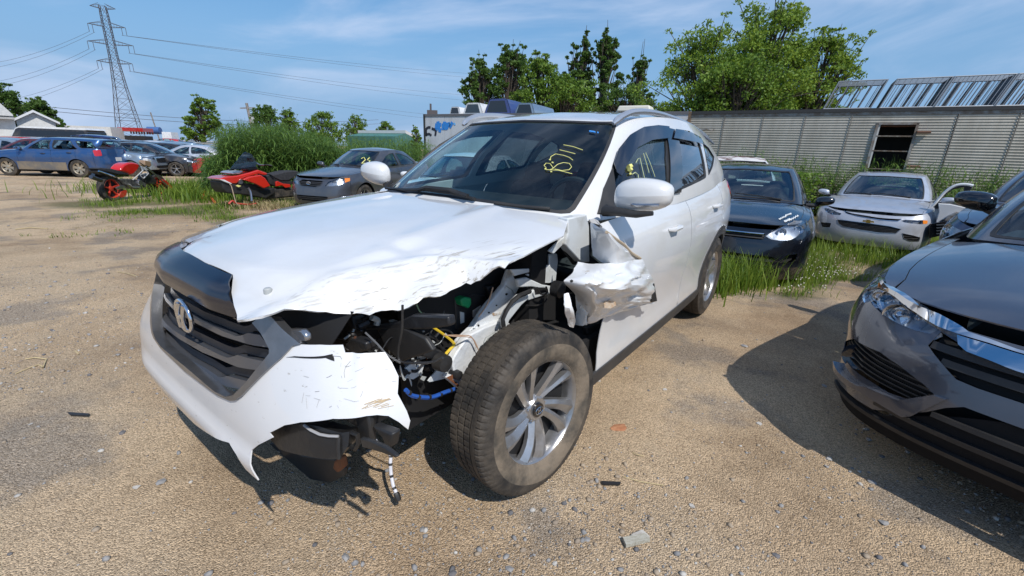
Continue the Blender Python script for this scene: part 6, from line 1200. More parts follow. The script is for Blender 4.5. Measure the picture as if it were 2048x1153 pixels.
zg = lambda L: [(840+a/8.533, 190+b/8.533) for a, b in L]
for Ls, r, m in (([[(275, 620), (290, 490), (340, 480), (345, 540), (300, 560), (350, 570), (340, 640)], [(400, 600), (400, 490), (450, 490), (450, 600)], [(440, 480), (470, 590)], [(490, 470), (505, 550)], [(560, 470), (510, 560)]], .085, M_GB), ([[(300, 600), (330, 500)], [(420, 590), (430, 500), (460, 560)], [(500, 480), (530, 530)], [(590, 480), (600, 520)]], .05, M_GB2), ([[(110, 700), (108, 590), (140, 555), (185, 558)], [(205, 575), (270, 600), (275, 640), (265, 700)], [(105, 690), (140, 668), (180, 675), (195, 700)]], .06, M_GK)):
    for L in Ls: MBg = MB(); graf(zg(L), r, m); MBg.build('graffiti', m, wt, smooth=None)
def cap(px0, px1, py0, py1, m, label, rail=None, glassm=M_GLOSSBLACK, depth=1.9, fwd=.3):
    """truck cap: tapered shell with rear window"""
    P0 = at_z(px0, py1, 2.95); d = wd; w_ = (px1-px0)/FPX*((P0-CO)@FW); h = (py1-py0)/FPX*((P0-CO)@FW)*1.02; p = P0[:2]-wn*0+(-wn)*-0
    o = empty('truck_cap', (A_[0], A_[1], 2.96), (0, 0, wan), label, 'truck cap', 'truck caps on the white box roof'); s0 = (P0[:2]-A_[:2])@wd; G_ = []
    for y, k in ((.0, 1.), (depth*.5, 1.), (depth, .97)):
        pr = [(0, 0), (.06*w_, .35*h), (.20*w_, .93*h), (.30*w_, h), (.78*w_, h), (.88*w_, .93*h), (w_, .3*h), (w_*1.02, 0)]; G_.append([(s0+w_*.5+(a-w_*.5)*k, fwd+y, b*k) for a, b in pr])
    MB().grid(G_, thick=.03, flip=True).build('cap_shell', m, o, smooth=50); MB().prism([(a, y, z) for a, y, z in G_[0]], (0, .03, 0)).build('rear_wall', m, o); MB().prism([(s0+a*w_, fwd-.012, b*h) for a, b in [(.10, .10), (.24, .86), (.78, .86), (.90, .10)]], (0, .02, 0)).build('rear_window', glassm, o); return o
cap(888, 914, 214, 228, P_WHITE2, 'white truck cap with dark window, leftmost on the box roof'); cap(911, 957, 206, 227, P_WHITE2, 'cream white truck cap between the small one and the blue one', glassm=M_GLASSD); cap(951, 1012, 198, 226, paintm('cap_blue', (.05, .07, .22), .3), 'dark blue truck cap with black window, tallest on the box roof', depth=2.2)
c4 = cap(1010, 1055, 205, 226, P_LBLUE, 'pale blue truck cap with long side window, rightmost', depth=2.4, fwd=.6)
rv = at_z(1266, 222, 2.95); o = MB(); o.box((0, 0, .13), (1.35, .8, .22), taper=.88); o = o.build('roof_vent', mat('cream_plastic', (.62, .60, .52), .5), None); o.location = (rv[0]+.3, rv[1]+.8, 2.95); o.rotation_euler = (0, 0, wan); md = o.modifiers.new('b', 'BEVEL'); md.width = .05; md.segments = 3; tag(o, 'cream plastic roof unit on the white box body', 'roof unit')
# ---- open white door and smashed parts beside the silver saloon
zQ = lambda L: [(1840+a/6.784, 330+b/6.784) for a, b in L]
QP = Pose(8.3, 7.3, R(228), float(gz(8.3, 7.3)))       # the white wreck these belong to
qn = lambda L, ax, v: [QP.pl(a, b, ax, v) for a, b in zQ(L)]
q0 = posed('wrecked_car', QP, 'smashed white front end with bent panels beside the silver saloon', 'wrecked car')
def qslab(name, L, ax, v, th, m): return slab(name, zQ(L), ax, v, th, m, q0, QP)
qslab('crushed_panel', [(250, 530), (420, 540), (640, 590), (690, 615), (600, 650), (480, 640), (400, 680), (330, 740), (215, 790), (260, 640)], 0, .5, .25, mat('bent_white', (.70, .71, .72), .4, coat=.5, col2=(.3, .3, .3), nscale=4, ramp=(.6, .7)))
qslab('crushed_panel', [(380, 690), (470, 645), (600, 655), (520, 720), (420, 770), (330, 760)], 0, .55, .15, mat('bare_steel_bits', (.22, .18, .14), .5, metal=.5, col2=(.5, .5, .5), nscale=9)); qslab('lamp_cluster', [(120, 860), (150, 800), (300, 770), (480, 770), (480, 930), (300, 960), (120, 1000)], 0, .62, .3, M_GLOSSBLACK)
for k in range(4): qslab('slat', [(220, 810+k*40), (440, 800+k*38), (450, 812+k*38), (225, 824+k*40)], 0, .63, .008, M_SILVER)
qslab('fender', [(480, 760), (560, 720), (635, 780), (640, 860), (470, 910)], 0, .5, .2, P_LBLUE)
dr = posed('car_door', QP, 'open white car door with black window frame, standing between the silver saloon and dark car', 'car door')
MB().tube(Spl(qn([(165, 570), (250, 470), (340, 370), (440, 300), (540, 268), (640, 268), (722, 285)], 0, .30), 5).P, .022, 8).build('window_frame', P_WHITE2, dr); MB().tube(Spl(qn([(225, 520), (330, 405), (440, 325), (560, 295), (640, 300)], 0, .28), 4).P, .018, 6).build('seal', M_BLACK, dr)
slab('rear_pillar', zQ([(600, 290), (722, 292), (640, 420), (600, 545), (530, 545), (590, 400)]), 0, .29, .04, M_BLACK, dr, QP); slab('door_top', zQ([(180, 545), (240, 515), (540, 530), (600, 510), (610, 560), (400, 570), (200, 600)]), 0, .29, .08, M_BLACK, dr, QP); slab('door_skin', zQ([(200, 600), (240, 560), (600, 560), (620, 700), (300, 760), (180, 800)]), 0, .25, .06, P_WHITE2, dr, QP)
# ---------- buildings on the left
def house(px0, px1, pyt, pyb, dist, kind): pass
M_WALLW = mat('white_siding', (.62, .62, .60), .7, col2=(.54, .54, .52), nscale=3); M_ROOFG = mat('grey_shingles', (.42, .42, .40), .8, col2=(.34, .34, .33), nscale=8)
def dist_pt(px, d): r_ = ray(px, 268+.0344*px); h = r_[:2]/np.linalg.norm(r_[:2]); return CO[:2]+h*d
def px_z(px, py, d):
    """height seen at a pixel at ground distance d"""
    r_ = ray(px, py); return CAMH+r_[2]/np.linalg.norm(r_[:2])*d
D1 = 62.; a = dist_pt(40, D1); b = dist_pt(117, D1); dd = (b-a); Lg = np.linalg.norm(dd); dd /= Lg; an = math.atan2(dd[1], dd[0]); nb_ = np.array([-dd[1], dd[0]]); ze = px_z(60, 243, D1); zr_ = px_z(78, 226, D1)
gr = empty('garage', (a[0], a[1], -.2), (0, 0, an), 'white gable-ended garage with grey roof beyond the parked cars', 'garage'); zE_, zR_ = ze+.2, zr_+.2
MB().prism([(0, 0, 0), (Lg, 0, 0), (Lg, 0, zE_), (Lg/2, 0, zR_), (0, 0, zE_)], (0, 8, 0)).build('wall', M_WALLW, gr, smooth=None)
for s_ in (0, 1): x0_, x1_ = (-.3, Lg/2) if s_ == 0 else (Lg+.3, Lg/2); z0_ = zE_-.15; MB().prism([(x0_, -.3, z0_), (x1_, -.3, zR_+.04), (x1_, -.3, zR_+.22), (x0_, -.3, z0_+.18)], (0, 8.6, 0)).build('roof', M_ROOFG, gr, smooth=None)
for s_ in (0, 1): x0_, x1_ = (-.32, Lg/2) if s_ == 0 else (Lg+.32, Lg/2); z0_ = zE_-.17; MB().prism([(x0_, -.36, z0_), (x1_, -.36, zR_+.0), (x1_, -.36, zR_+.2), (x0_, -.36, z0_+.2)], (0, .05, 0)).build('fascia', M_WHITE, gr, smooth=None)
D2_ = 55.; a = dist_pt(-70, D2_); b = dist_pt(37, D2_); dd = (b-a); Lh = np.linalg.norm(dd); dd /= Lh; an = math.atan2(dd[1], dd[0]); hs_ = empty('white_house', (a[0], a[1], -.2), (0, 0, an), 'white house with steep pale roof and porch windows at the left edge', 'house'); zt_ = px_z(15, 199, D2_)+.2; zm = px_z(20, 230, D2_)+.2; sh_ = 1.3
MB().box((Lh/2, 4, zm/2), (Lh, 8, zm)).build('wall', M_WALLW, hs_, smooth=None); MB().prism([(-.3, -.4, zm-.1), (Lh+.0, -.4, zm-.1), (Lh-sh_*.55, 1.4, zt_), (1.5, 1.4, zt_)], (0, .12, .12)).build('roof', M_ROOFG, hs_, smooth=None); MB().prism([(Lh, 0, zm-.1), (Lh, 8, zm-.1), (Lh-1., 6.6, zt_), (Lh-1., 1.4, zt_)], (-.1, 0, 0)).build('gable', M_WALLW, hs_, smooth=None); MB().prism([(1.5, 1.4, zt_), (Lh-1, 1.4, zt_), (Lh-1, 6.6, zt_), (1.5, 6.6, zt_)], (0, 0, .1)).build('roof', M_ROOFG, hs_, smooth=None)
for x_ in (Lh-2.6, Lh-4.2, Lh-5.8): w0 = MB().box((x_, -.03, zm-1.15), (1.3, .06, 1.2)).build('window', M_WHITE, hs_, smooth=None); MB().box((x_, -.07, zm-1.15), (1.15, .03, 1.05)).build('pane', M_GLOSSBLACK, w0, smooth=None)
MB().box((Lh/2, -.3, zm-.28), (Lh+.1, .6, .14)).build('porch_roof', M_ROOFG, hs_, smooth=None)
# green warehouse
D3 = 75.; a = dist_pt(696, D3); b = dist_pt(742, D3+6); c = dist_pt(832, D3-3); zt_ = px_z(718, 266, D3); wh = empty('warehouse', (0, 0, 0), (0, 0, 0), 'low green metal warehouse with pale roof beyond the reeds', 'warehouse'); M_GRN = mat('green_cladding', (.07, .20, .17), .6, col2=(.05, .15, .125), nscale=2); ze = px_z(740, 274, D3)
mid = (a+b)/2; MB().prism([(a[0], a[1], -.3), (b[0], b[1], -.3), (b[0], b[1], ze), (mid[0], mid[1], zt_), (a[0], a[1], ze)], (c[0]-b[0], c[1]-b[1], 0)).build('wall', M_GRN, wh, smooth=None)
MB().prism([(mid[0]-.2, mid[1], zt_+.03), (b[0], b[1]-.3, ze-.02), (b[0]+c[0]-b[0], c[1]-.3, ze-.02), (mid[0]+c[0]-b[0], mid[1]+c[1]-b[1], zt_+.03)], (0, 0, .42)).build('roof', mat('pale_roof', (.62, .63, .62), .6), wh, smooth=None); MB().box(tuple((b+(c-b)*.45)-[0, .3])+(ze/2-.5,), (7, .2, 1.5)).build('door', M_DARK, wh, smooth=None)
# ---------- lattice pylon and its lines
M_STEEL = mat('pylon_steel', (.11, .10, .105), .6, metal=.4)
DPy = 300.; base = dist_pt(263, DPy); HP = px_z(212, 12, DPy); 
pyl = empty('power_pylon', (base[0], base[1], -.3), (0, 0, R(28)), 'tall lattice electricity pylon with three crossarms at the left', 'pylon')
def wid(h): return float(np.interp(h/HP, [0, .42, .62, .95, 1.0], [5.0, 2.3, 1.5, 1.3, 1.1]))
lv = [0, .08, .165, .25, .335, .42, .48, .54, .60, .655, .71, .765, .82, .875, .93, 1.0]
for sx in (-1, 1):
    for sy in (-1, 1): MB().tube([(sx*wid(h*HP), sy*wid(h*HP), h*HP) for h in lv], .15, 4).build('leg', M_STEEL, pyl)
br_ = MB()
for i in range(len(lv)-1):
    z0_, z1_ = lv[i]*HP, lv[i+1]*HP; w0, w1 = wid(z0_), wid(z1_)
    for f in range(4):
        c, s = (1, 0, -1, 0)[f], (0, 1, 0, -1)[f]
        def q_(u, w_, z): return (c*w_-s*u*w_, s*w_+c*u*w_, z)
        br_.tube([q_(-1, w0, z0_), q_(1, w1, z1_)], .07, 3, cap=False); br_.tube([q_(1, w0, z0_), q_(-1, w1, z1_)], .07, 3, cap=False); br_.tube([q_(-1, w1, z1_), q_(1, w1, z1_)], .07, 3, cap=False)
b_ = br_.build('bracing', M_STEEL, pyl, smooth=None); b_['kind'] = 'stuff'
ARMS = ((.985, 4.6, 0), (.86, 6.8, 1), (.735, 8.4, 1), (.60, 6.6, 1)); tips = []
for h, l, ins in ARMS:
    for s_ in (-1, 1):
        w_ = wid(h*HP); tip = np.array([s_*l, 0, h*HP+.3]); am2 = MB()
        for sy in (-1, 1): am2.tube([(s_*w_, sy*w_, h*HP-.2), tuple(tip)], .10, 4); am2.tube([(s_*w_, sy*w_, h*HP+1.7), tuple(tip)], .09, 4)
        for k in range(1, 5):
            q = k/5; a = np.array([s_*w_, w_, h*HP-.2])*(1-q)+tip*q; b = np.array([s_*w_, -w_, h*HP-.2])*(1-q)+tip*q; c = np.array([s_*w_, w_, h*HP+1.7])*(1-q)+tip*q; am2.tube([a, b], .06, 3); am2.tube([a, c], .06, 3)
        am2.build('crossarm', M_STEEL, pyl, smooth=None)
        if ins:
            for f in (1., .72):
                p = np.array([s_*w_, 0, h*HP-.2])*(1-f)+tip*f; MB().tube([p, p-[0, 0, 3.4]], .11, 5).build('insulator', M_STEEL, pyl, smooth=None); tips.append((p-[0, 0, 3.4], s_))
        else: tips.append((tip, s_))
Mw = np.array(RZ(R(28))); M_LINE = mat('cable', (.10, .11, .13), .6); ldir = np.array([math.sin(R(-62+90+4)), math.cos(R(-62+90+4))])
wb_ = [base[0], base[1], -.3]
lines = []
def pline(p, q, sag, r, label, n=18):
    P = [(p*(1-t)+q*t)-[0, 0, sag*4*t*(1-t)] for t in np.linspace(0, 1, n)]; o = MB().tube(P, r, 3, cap=False).build('power_line', M_LINE, None, smooth=None); tag(o, label, 'cable', 'high voltage lines strung from the pylon'); return o
# the run to the right goes to a far pylon out of sight; each line fitted to two places of the picture
lab = ['upper', 'middle', 'lower']; ends = [(960, 132), (960, 143), (960, 172), (960, 187), (960, 212), (960, 224)]
for k, (h, l, ins) in enumerate(ARMS[1:]):
    for j, f in enumerate((1., .72)):
        p = Mw@np.array([l*f, 0, h*HP-3.1])+wb_; ex, ey = ends[k*2+j]; dirn = dist_pt(1150, 900.); e_z = px_z(1150, (148, 158, 190, 204, 234, 246)[k*2+j], 900.); pline(p, np.array([dirn[0], dirn[1]+j*4, e_z]), 9.+k*2, .085, 'power line running right from the %s crossarm, %s wire of its pair' % (lab[k], ('outer', 'inner')[j]))
        p = Mw@np.array([-l*f, 0, h*HP-3.1])+wb_; dirn = dist_pt(-160, 520.); e_z = px_z(-160, (112, 122, 150, 160, 188, 200)[k*2+j]+10, 520.); pline(p, np.array([dirn[0], dirn[1]+j*4, e_z]), 9.0, .075, 'power line running left from the %s crossarm, %s wire of its pair' % (lab[k], ('outer', 'inner')[j]))
for j, (ya, yb) in enumerate(((205, 282), (213, 290))):
    a = dist_pt(-60, 90.); b = dist_pt(760, 120.); o = pline(np.array([a[0], a[1], px_z(-60, ya-8, 90.)]), np.array([b[0], b[1], px_z(760, yb-42, 120.)]), 1.5, .04, 'low distribution wire crossing behind the pylon, %s one' % ('upper', 'lower')[j])
ups = dist_pt(512, 95.); zt_ = px_z(506, 207, 95.); po = empty('utility_pole', (ups[0], ups[1], -.3), (0, R(-3), 0), 'leaning wooden utility pole above the reeds', 'pole'); MB().tube([(0, 0, 0), (-.3, 0, zt_+.3)], .22, 6).build('shaft', M_TRG, po); MB().box((-.3, 0, zt_-.5), (2.6, .18, .18)).build('crossarm', M_TRG, po); MB().tube([(.3, 0, zt_-3.0), (.3, 0, zt_-1.6)], .35, 8).build('transformer', M_INNER, po)
ups = dist_pt(863, 60.); zt_ = px_z(863, 208, 60.); zz0 = px_z(863, 260, 60.); po = empty('lattice_post', (ups[0], ups[1], -.3), (0, 0, 0), 'small dark lattice post showing above the white box body', 'post'); MB().tube([(0, 0, 0), (0, 0, zt_+.3)], .13, 5).build('shaft', M_STEEL, po); MB().box((.2, 0, zt_-.7), (1.3, .2, .5)).build('lamp_head', M_STEEL, po); MB().tube([(.5, 0, 0), (.1, 0, zt_-.5)], .09, 4).build('stay', M_STEEL, po)
ups = dist_pt(321, 100.); o = MB().tube([(ups[0], ups[1], -.3), (ups[0]-.8, ups[1], px_z(318, 226, 100.))], .10, 5).build('thin_mast', M_TRG, None); tag(o, 'thin pale mast just right of the pylon base', 'mast')
# ---------- vegetation
def leafm(name, c, c2, tr=.35):
    m = bpy.data.materials.new(name); m.use_nodes = True; t = m.node_tree; t.nodes.clear(); A = t.nodes.new; L = t.links.new; out = A('ShaderNodeOutputMaterial'); g = A('ShaderNodeNewGeometry')
    r = A('ShaderNodeValToRGB'); r.color_ramp.elements[0].color = lc(c); r.color_ramp.elements[1].color = lc(c2); L(g.outputs['Random Per Island'], r.inputs[0])
    d = A('ShaderNodeBsdfPrincipled'); d.inputs['Roughness'].default_value = .55; d.inputs['Specular IOR Level'].default_value = .35; L(r.outputs[0], d.inputs['Base Color']); tl = A('ShaderNodeBsdfTranslucent'); hs = A('ShaderNodeHueSaturation'); hs.inputs['Value'].default_value = 1.35; hs.inputs['Hue'].default_value = .485; L(r.outputs[0], hs.inputs['Color']); L(hs.outputs[0], tl.inputs[0])
    x = A('ShaderNodeMixShader'); x.inputs[0].default_value = tr; L(d.outputs[0], x.inputs[1]); L(tl.outputs[0], x.inputs[2]); L(x.outputs[0], out.inputs[0]); return m
LM_D = leafm('leaf_dark', (.035, .08, .014), (.11, .20, .035)); LM_M = leafm('leaf_mid', (.06, .13, .016), (.19, .30, .04)); LM_L = leafm('leaf_willow', (.08, .16, .018), (.25, .36, .045)); LM_G = leafm('grass_blade', (.07, .15, .012), (.24, .33, .045), .42); LM_R = leafm('reed_blade', (.045, .11, .02), (.16, .26, .055), .38); LM_DRY = leafm('dry_stem', (.30, .24, .12), (.45, .36, .20), .2); M_BARK = mat('bark', (.10, .08, .06), .9, col2=(.05, .04, .032), nscale=8)
def quads(C, U, V, name, m, parent=None):
    """leaf-sized rhombs: centres C, half axes U, V"""
    n = len(C); P = np.stack([C-U, C+V*1.0-U*.1, C+U, C-V-U*.1], 1).reshape(-1, 3); return raw(name, P, np.arange(n*4).reshape(n, 4), m, parent)
def tree(px, dist, pyt, width_px, label, m=None, n=9000, leaf=.14, shape='round', zb=-.2, pyb=None, seed=0, group=None, trunkh=.25, droop=0., name='tree', lean=0.):
    n = int(n*1.5); leaf *= .78 if leaf < .3 else .62
    r = np.random.default_rng(seed+100); b = dist_pt(px, dist); ztop = px_z(px, pyt, dist)+.1; rr = ray(px, 268+.0344*px); sc_ = dist/np.linalg.norm(rr[:2])/FPX; R0 = width_px*sc_/2*1.0; H_ = ztop-zb
    o = empty(name, (b[0], b[1], zb), (0, 0, 0), label, 'tree', group); T_ = MB(); th = trunkh*H_; T_.tube([(0, 0, 0), (.02*H_+lean*.3, 0, th), (lean*.8, .02*H_, H_*.8)], [H_*.028, H_*.020, H_*.006], 7)
    k = 80 if shape != 'column' else 60; cl = []
    for i in range(k):
        a = r.uniform(0, 6.283); h = r.uniform(.12 if shape != 'cone' else .05, 1.)**(.85)
        if shape == 'round': rad = R0*math.sqrt(max(.05, 1-(2*h-.95)**2))
        elif shape == 'column': rad = R0*1.3*(.6+.4*math.sin(math.pi*min(1, h*1.05)))*(1-.6*h**3)
        elif shape == 'cone': rad = R0*(1.05-h)
        else: rad = R0*(.5+.5*math.sin(math.pi*h**.8))*(1 if h < .8 else .75)
        q = r.uniform(.35, 1.)**.6; hh = th*.55+(H_*.97-th*.55)*h; c = np.array([math.cos(a)*rad*q+lean*h, math.sin(a)*rad*q*.8, hh]); cl.append((c, r.uniform(.09, .20)*min(R0, H_*.4)+.04*R0)); st = np.array([lean*.5*h, 0, max(th*.7, hh*.62)]); T_.tube([st, (st+c)/2+[0, 0, -.02*H_], c], [H_*.009, H_*.006, H_*.002], 5)
        for _ in range(2):
            e = c+r.standard_normal(3)*[.24*R0, .24*R0, .10*H_]*.7; T_.tube([(st+c)/2, e], [H_*.004, H_*.0015], 4, cap=False); cl.append((e, r.uniform(.07, .14)*R0))
    T_.build('trunk', M_BARK, o)
    w_ = np.array([c[1]**2 for c in cl]); w_ /= w_.sum(); idx = r.choice(len(cl), n, p=w_); Cc = np.array([c[0] for c in cl])[idx]; Rr = np.array([c[1] for c in cl])[idx]; d = r.standard_normal((n, 3)); d /= np.linalg.norm(d, axis=1, keepdims=True); q = r.random(n)**.5*1.15; P = Cc+d*(q*Rr)[:, None]*[1, 1, .72]; P[:, 2] = np.clip(P[:, 2]-droop*q*Rr, .05*H_, H_*1.02)
    U = r.standard_normal((n, 3)); U[:, 2] -= droop*1.5; U /= np.linalg.norm(U, axis=1, keepdims=True); W = r.standard_normal((n, 3)); V = np.cross(U, W); V /= np.linalg.norm(V, axis=1, keepdims=True)+1e-9; s_ = leaf*r.uniform(.6, 1.25, n)[:, None]; quads(P, U*s_*.62, V*s_*.34, 'crown', m or LM_M, o); return o
tree(1385, 23.5, 62, 215, 'left half of the big loose-crowned trees behind the corrugated trailer', LM_L, 15000, .15, 'loose', seed=1, group='trees behind the corrugated trailer', droop=.25)
tree(1490, 25, 20, 225, 'tallest loose-crowned tree behind the corrugated trailer', LM_L, 20000, .15, 'loose', seed=22, group='trees behind the corrugated trailer', droop=.25)
tree(1600, 27, 78, 150, 'right, lower tree whose twigs reach over the steel racks', LM_L, 11000, .15, 'round', seed=3, group='trees behind the corrugated trailer', droop=.2)
tree(1455, 22.5, 120, 200, 'low dense tree in front of the big ones, just above the trailer roof', LM_M, 9000, .14, 'round', seed=4, group='trees behind the corrugated trailer')
tree(960, 40, 118, 70, 'dark maple above the truck caps, leftmost', LM_D, 8000, .24, 'round', seed=5, group='trees behind the white box body'); tree(1015, 41, 98, 90, 'dense green tree, between the dark maple and the bright round one', LM_D, 9000, .24, 'round', seed=6, group='trees behind the white box body')
tree(1075, 37, 116, 105, 'bright green round tree behind the blue truck cap', LM_M, 10000, .22, 'round', seed=7, group='trees behind the white box body'); tree(1148, 43, 74, 58, 'tall narrow dark tree, left one of the pair', LM_D, 8000, .24, 'column', seed=8, group='trees behind the white box body'); tree(1196, 42, 64, 66, 'tall narrow dark tree, right one of the pair', LM_D, 9500, .24, 'column', seed=9, group='trees behind the white box body'); tree(1262, 44, 120, 50, 'slim pointed tree left of the big trees', LM_D, 5000, .24, 'column', seed=10, group='trees behind the white box body'); tree(1120, 36, 160, 150, 'low bushy tree filling the gap over the white car roof', LM_M, 8000, .22, 'round', seed=12, group='trees behind the white box body'); tree(1240, 38, 172, 130, 'low scrubby tree behind the white roof unit', LM_D, 6000, .22, 'round', seed=13, group='trees behind the white box body')
tree(402, 62, 197, 58, 'lone slanting poplar right of the pylon', LM_M, 5000, .34, 'column', seed=14, lean=1.0, group='trees along the skyline'); tree(540, 75, 215, 62, 'tree beside the leaning utility pole', LM_D, 3500, .4, 'round', seed=15, group='trees along the skyline'); tree(582, 78, 220, 42, 'feathery tree just right of the utility pole tree', LM_M, 1600, .4, 'loose', seed=16, group='trees along the skyline')
tree(648, 70, 226, 74, 'round yellowish tree above the reeds', LM_M, 3500, .38, 'round', seed=17, group='trees along the skyline'); tree(714, 85, 232, 46, 'tree with a single tall shoot left of the warehouse', LM_M, 2200, .4, 'round', seed=18, group='trees along the skyline'); tree(772, 85, 246, 42, 'small round tree behind the green warehouse', LM_M, 2000, .4, 'round', seed=19, group='trees along the skyline'); tree(833, 40, 256, 22, 'little sapling left of the white box body', LM_M, 1200, .2, 'column', seed=20, group='trees along the skyline')
tree(15, 70, 174, 90, 'big dark spruce behind the white house', LM_D, 7000, .36, 'round', seed=23, group='trees by the white house'); tree(92, 72, 200, 62, 'dark tree behind the gable of the garage', LM_D, 4500, .36, 'round', seed=24, group='trees by the white house'); tree(128, 75, 240, 26, 'small bush right of the garage', LM_D, 900, .36, 'round', seed=25, group='trees by the white house')
def blades(P, h, w, lean, name, m, seed=0, seg=3, bend=1., parent=None, kind='stuff', label=None, cat=None):
    r = np.random.default_rng(seed); n = len(P); h = np.broadcast_to(h, (n,))*r.uniform(.55, 1.15, n); a = r.uniform(0, 6.283, n); L_ = lean*r.uniform(.3, 1.3, n)*h; wd = np.broadcast_to(w, (n,))*r.uniform(.7, 1.3, n); s = np.stack([np.cos(a+1.57), np.sin(a+1.57), np.zeros(n)], 1); d = np.stack([np.cos(a), np.sin(a), np.zeros(n)], 1); V = np.zeros((n, (seg+1)*2, 3))
    for i in range(seg+1):
        t = i/seg; c = P+d*(L_*t**(1.+bend))[:, None]+np.array([0, 0, 1.])*(h*(t-.18*bend*t**3*lean))[:, None]; ww = (wd*(1-t)**.7*(1 if i else .8)+.0006)[:, None]; V[:, 2*i] = c-s*ww; V[:, 2*i+1] = c+s*ww
    F = np.concatenate([np.arange(n)[:, None]*(seg+1)*2+np.array([2*i, 2*i+1, 2*i+3, 2*i+2]) for i in range(seg)], 0); o = raw(name, V.reshape(-1, 3), F, m, parent); 
    if kind: o['kind'] = kind
    if label: o['label'] = label; o['category'] = cat
    return o
def scatter(n, x0, x1, y0, y1, f, seed):
    r = np.random.default_rng(seed); x = r.uniform(x0, x1, n*4); y = r.uniform(y0, y1, n*4); k = r.random(n*4) < f(x, y); x, y = x[k][:n], y[k][:n]; return np.stack([x, y, gh(x, y)-.005], 1)
def tuft(P, k, s_, seed): r = np.random.default_rng(seed); Q = np.repeat(P, k, 0); Q[:, :2] += r.standard_normal((len(Q), 2))*s_; Q[:, 2] = gh(Q[:, 0], Q[:, 1])-.005; return Q
# keep grass out from under the wheels of the white wreck
gmf = lambda x, y: grassmask(x, y)**1.5
G1_ = tuft(scatter(5200, -13, 3, 5.5, 17, lambda x, y: gmf(x, y)*(fbm(x*1.6, y*1.6, 3, 5) > .42), 1), 6, .09, 2); blades(G1_, .13, .0045, .6, 'grass', LM_G, 3, label='short green grass round the motorcycle and snowmobile', cat='grass')
G2_ = tuft(scatter(6500, 1.4, 13, 3.4, 12, gmf, 4), 6, .06, 5); blades(G2_, .12+.06*sstep(5, 7.5, G2_[:, 1]), .0036, .55, 'grass', LM_G, 6, label='green grass and weeds between the parked cars on the right', cat='grass')
r_ = np.random.default_rng(9); c_ = EP.w(np.array([(1.0, 0, 0)]))[0]
def near(cx, cy, sx, sy, n, seed, ang=0.): r = np.random.default_rng(seed); u = r.standard_normal(n)*sx; v = r.standard_normal(n)*sy; c, s = math.cos(ang), math.sin(ang); x = cx+u*c-v*s; y = cy+u*s+v*c; return np.stack([x, y, gh(x, y)-.005], 1)
T1_ = np.vstack([near(2.35, 4.55, .35, .15, 260, 16, .6), near(2.75, 5.0, .42, .22, 420, 11, .6), near(2.35, 4.75, .30, .18, 500, 12, .6), near(3.3, 5.35, .3, .2, 300, 13, .5), near(6.2, 7.1, .9, .3, 500, 14, -.6)]); blades(T1_, .42, .006, .5, 'tall_grass', LM_G, 15, 4, label='tall grass standing in front of the black compact', cat='grass')
W1_ = np.vstack([near(-10.2, 13.6, 1.3, 1.0, 1500, 81), near(-8.6, 13.6, .9, .9, 1100, 82), near(-8.2, 11.4, .8, .4, 400, 83)]); blades(W1_, .42, .012, .7, 'tall_weeds', LM_G, 84, 3, label='tall weeds between the motorcycle and the reeds', cat='weeds')
G3_ = tuft(scatter(420, -9, 3, 5, 10, lambda x, y: (fbm(x*1.2, y*1.2, 3, 88) > .55)*(1-gmf(x, y)), 21), 5, .05, 22); blades(G3_, .07, .005, .8, 'weeds', LM_G, 23, label='sparse weeds on the bare dirt', cat='weeds')
dry = tuft(scatter(380, -9, 0, 6.5, 10.5, lambda x, y: (fbm(x*1.5, y*1.5, 3, 18) > .5)*1., 31), 4, .12, 32); blades(dry, .05, .004, 2.6, 'dry_grass', LM_DRY, 33, label='dry straw lying in the grass by the snowmobile', cat='straw')
dr2 = tuft(near(*gp(545, 415)[:2], .5, .3, 120, 41), 5, .08, 42); blades(dr2, .22, .006, 1.1, 'dry_grass', LM_DRY, 43, label='dry blond grass under the snowmobile', cat='straw')
dr3 = tuft(near(*gp(110, 455)[:2], 1.0, .25, 26, 44), 4, .05, 45); blades(dr3, .04, .006, 4., 'dry_grass', LM_DRY, 46, label='flat dry stalks on the dirt at the left edge', cat='straw')
# clover heads
fl = np.vstack([scatter(160, 2.4, 5.2, 4.2, 6.4, gmf, 51), scatter(260, 4.2, 8, 5.5, 8, gmf, 52)]); fl[:, 2] += .10; r_ = np.random.default_rng(3); n = len(fl); s_ = .010; O = np.array([(1, 0, 0), (0, 1, 0), (0, 0, 1), (-1, 0, 0), (0, -1, 0), (0, 0, -1)])*s_; V = (fl[:, None]+O[None]).reshape(-1, 3); F0 = np.array([(0, 1, 2), (1, 3, 2), (3, 4, 2), (4, 0, 2), (1, 0, 5), (3, 1, 5), (4, 3, 5), (0, 4, 5)]); o = raw('clover_flowers', V, (F0[None]+(np.arange(n)*6)[:, None, None]).reshape(-1, 3), mat('clover_white', (.62, .60, .50), .8)); tag(o, 'white clover heads in the grass', 'flowers', kind='stuff')
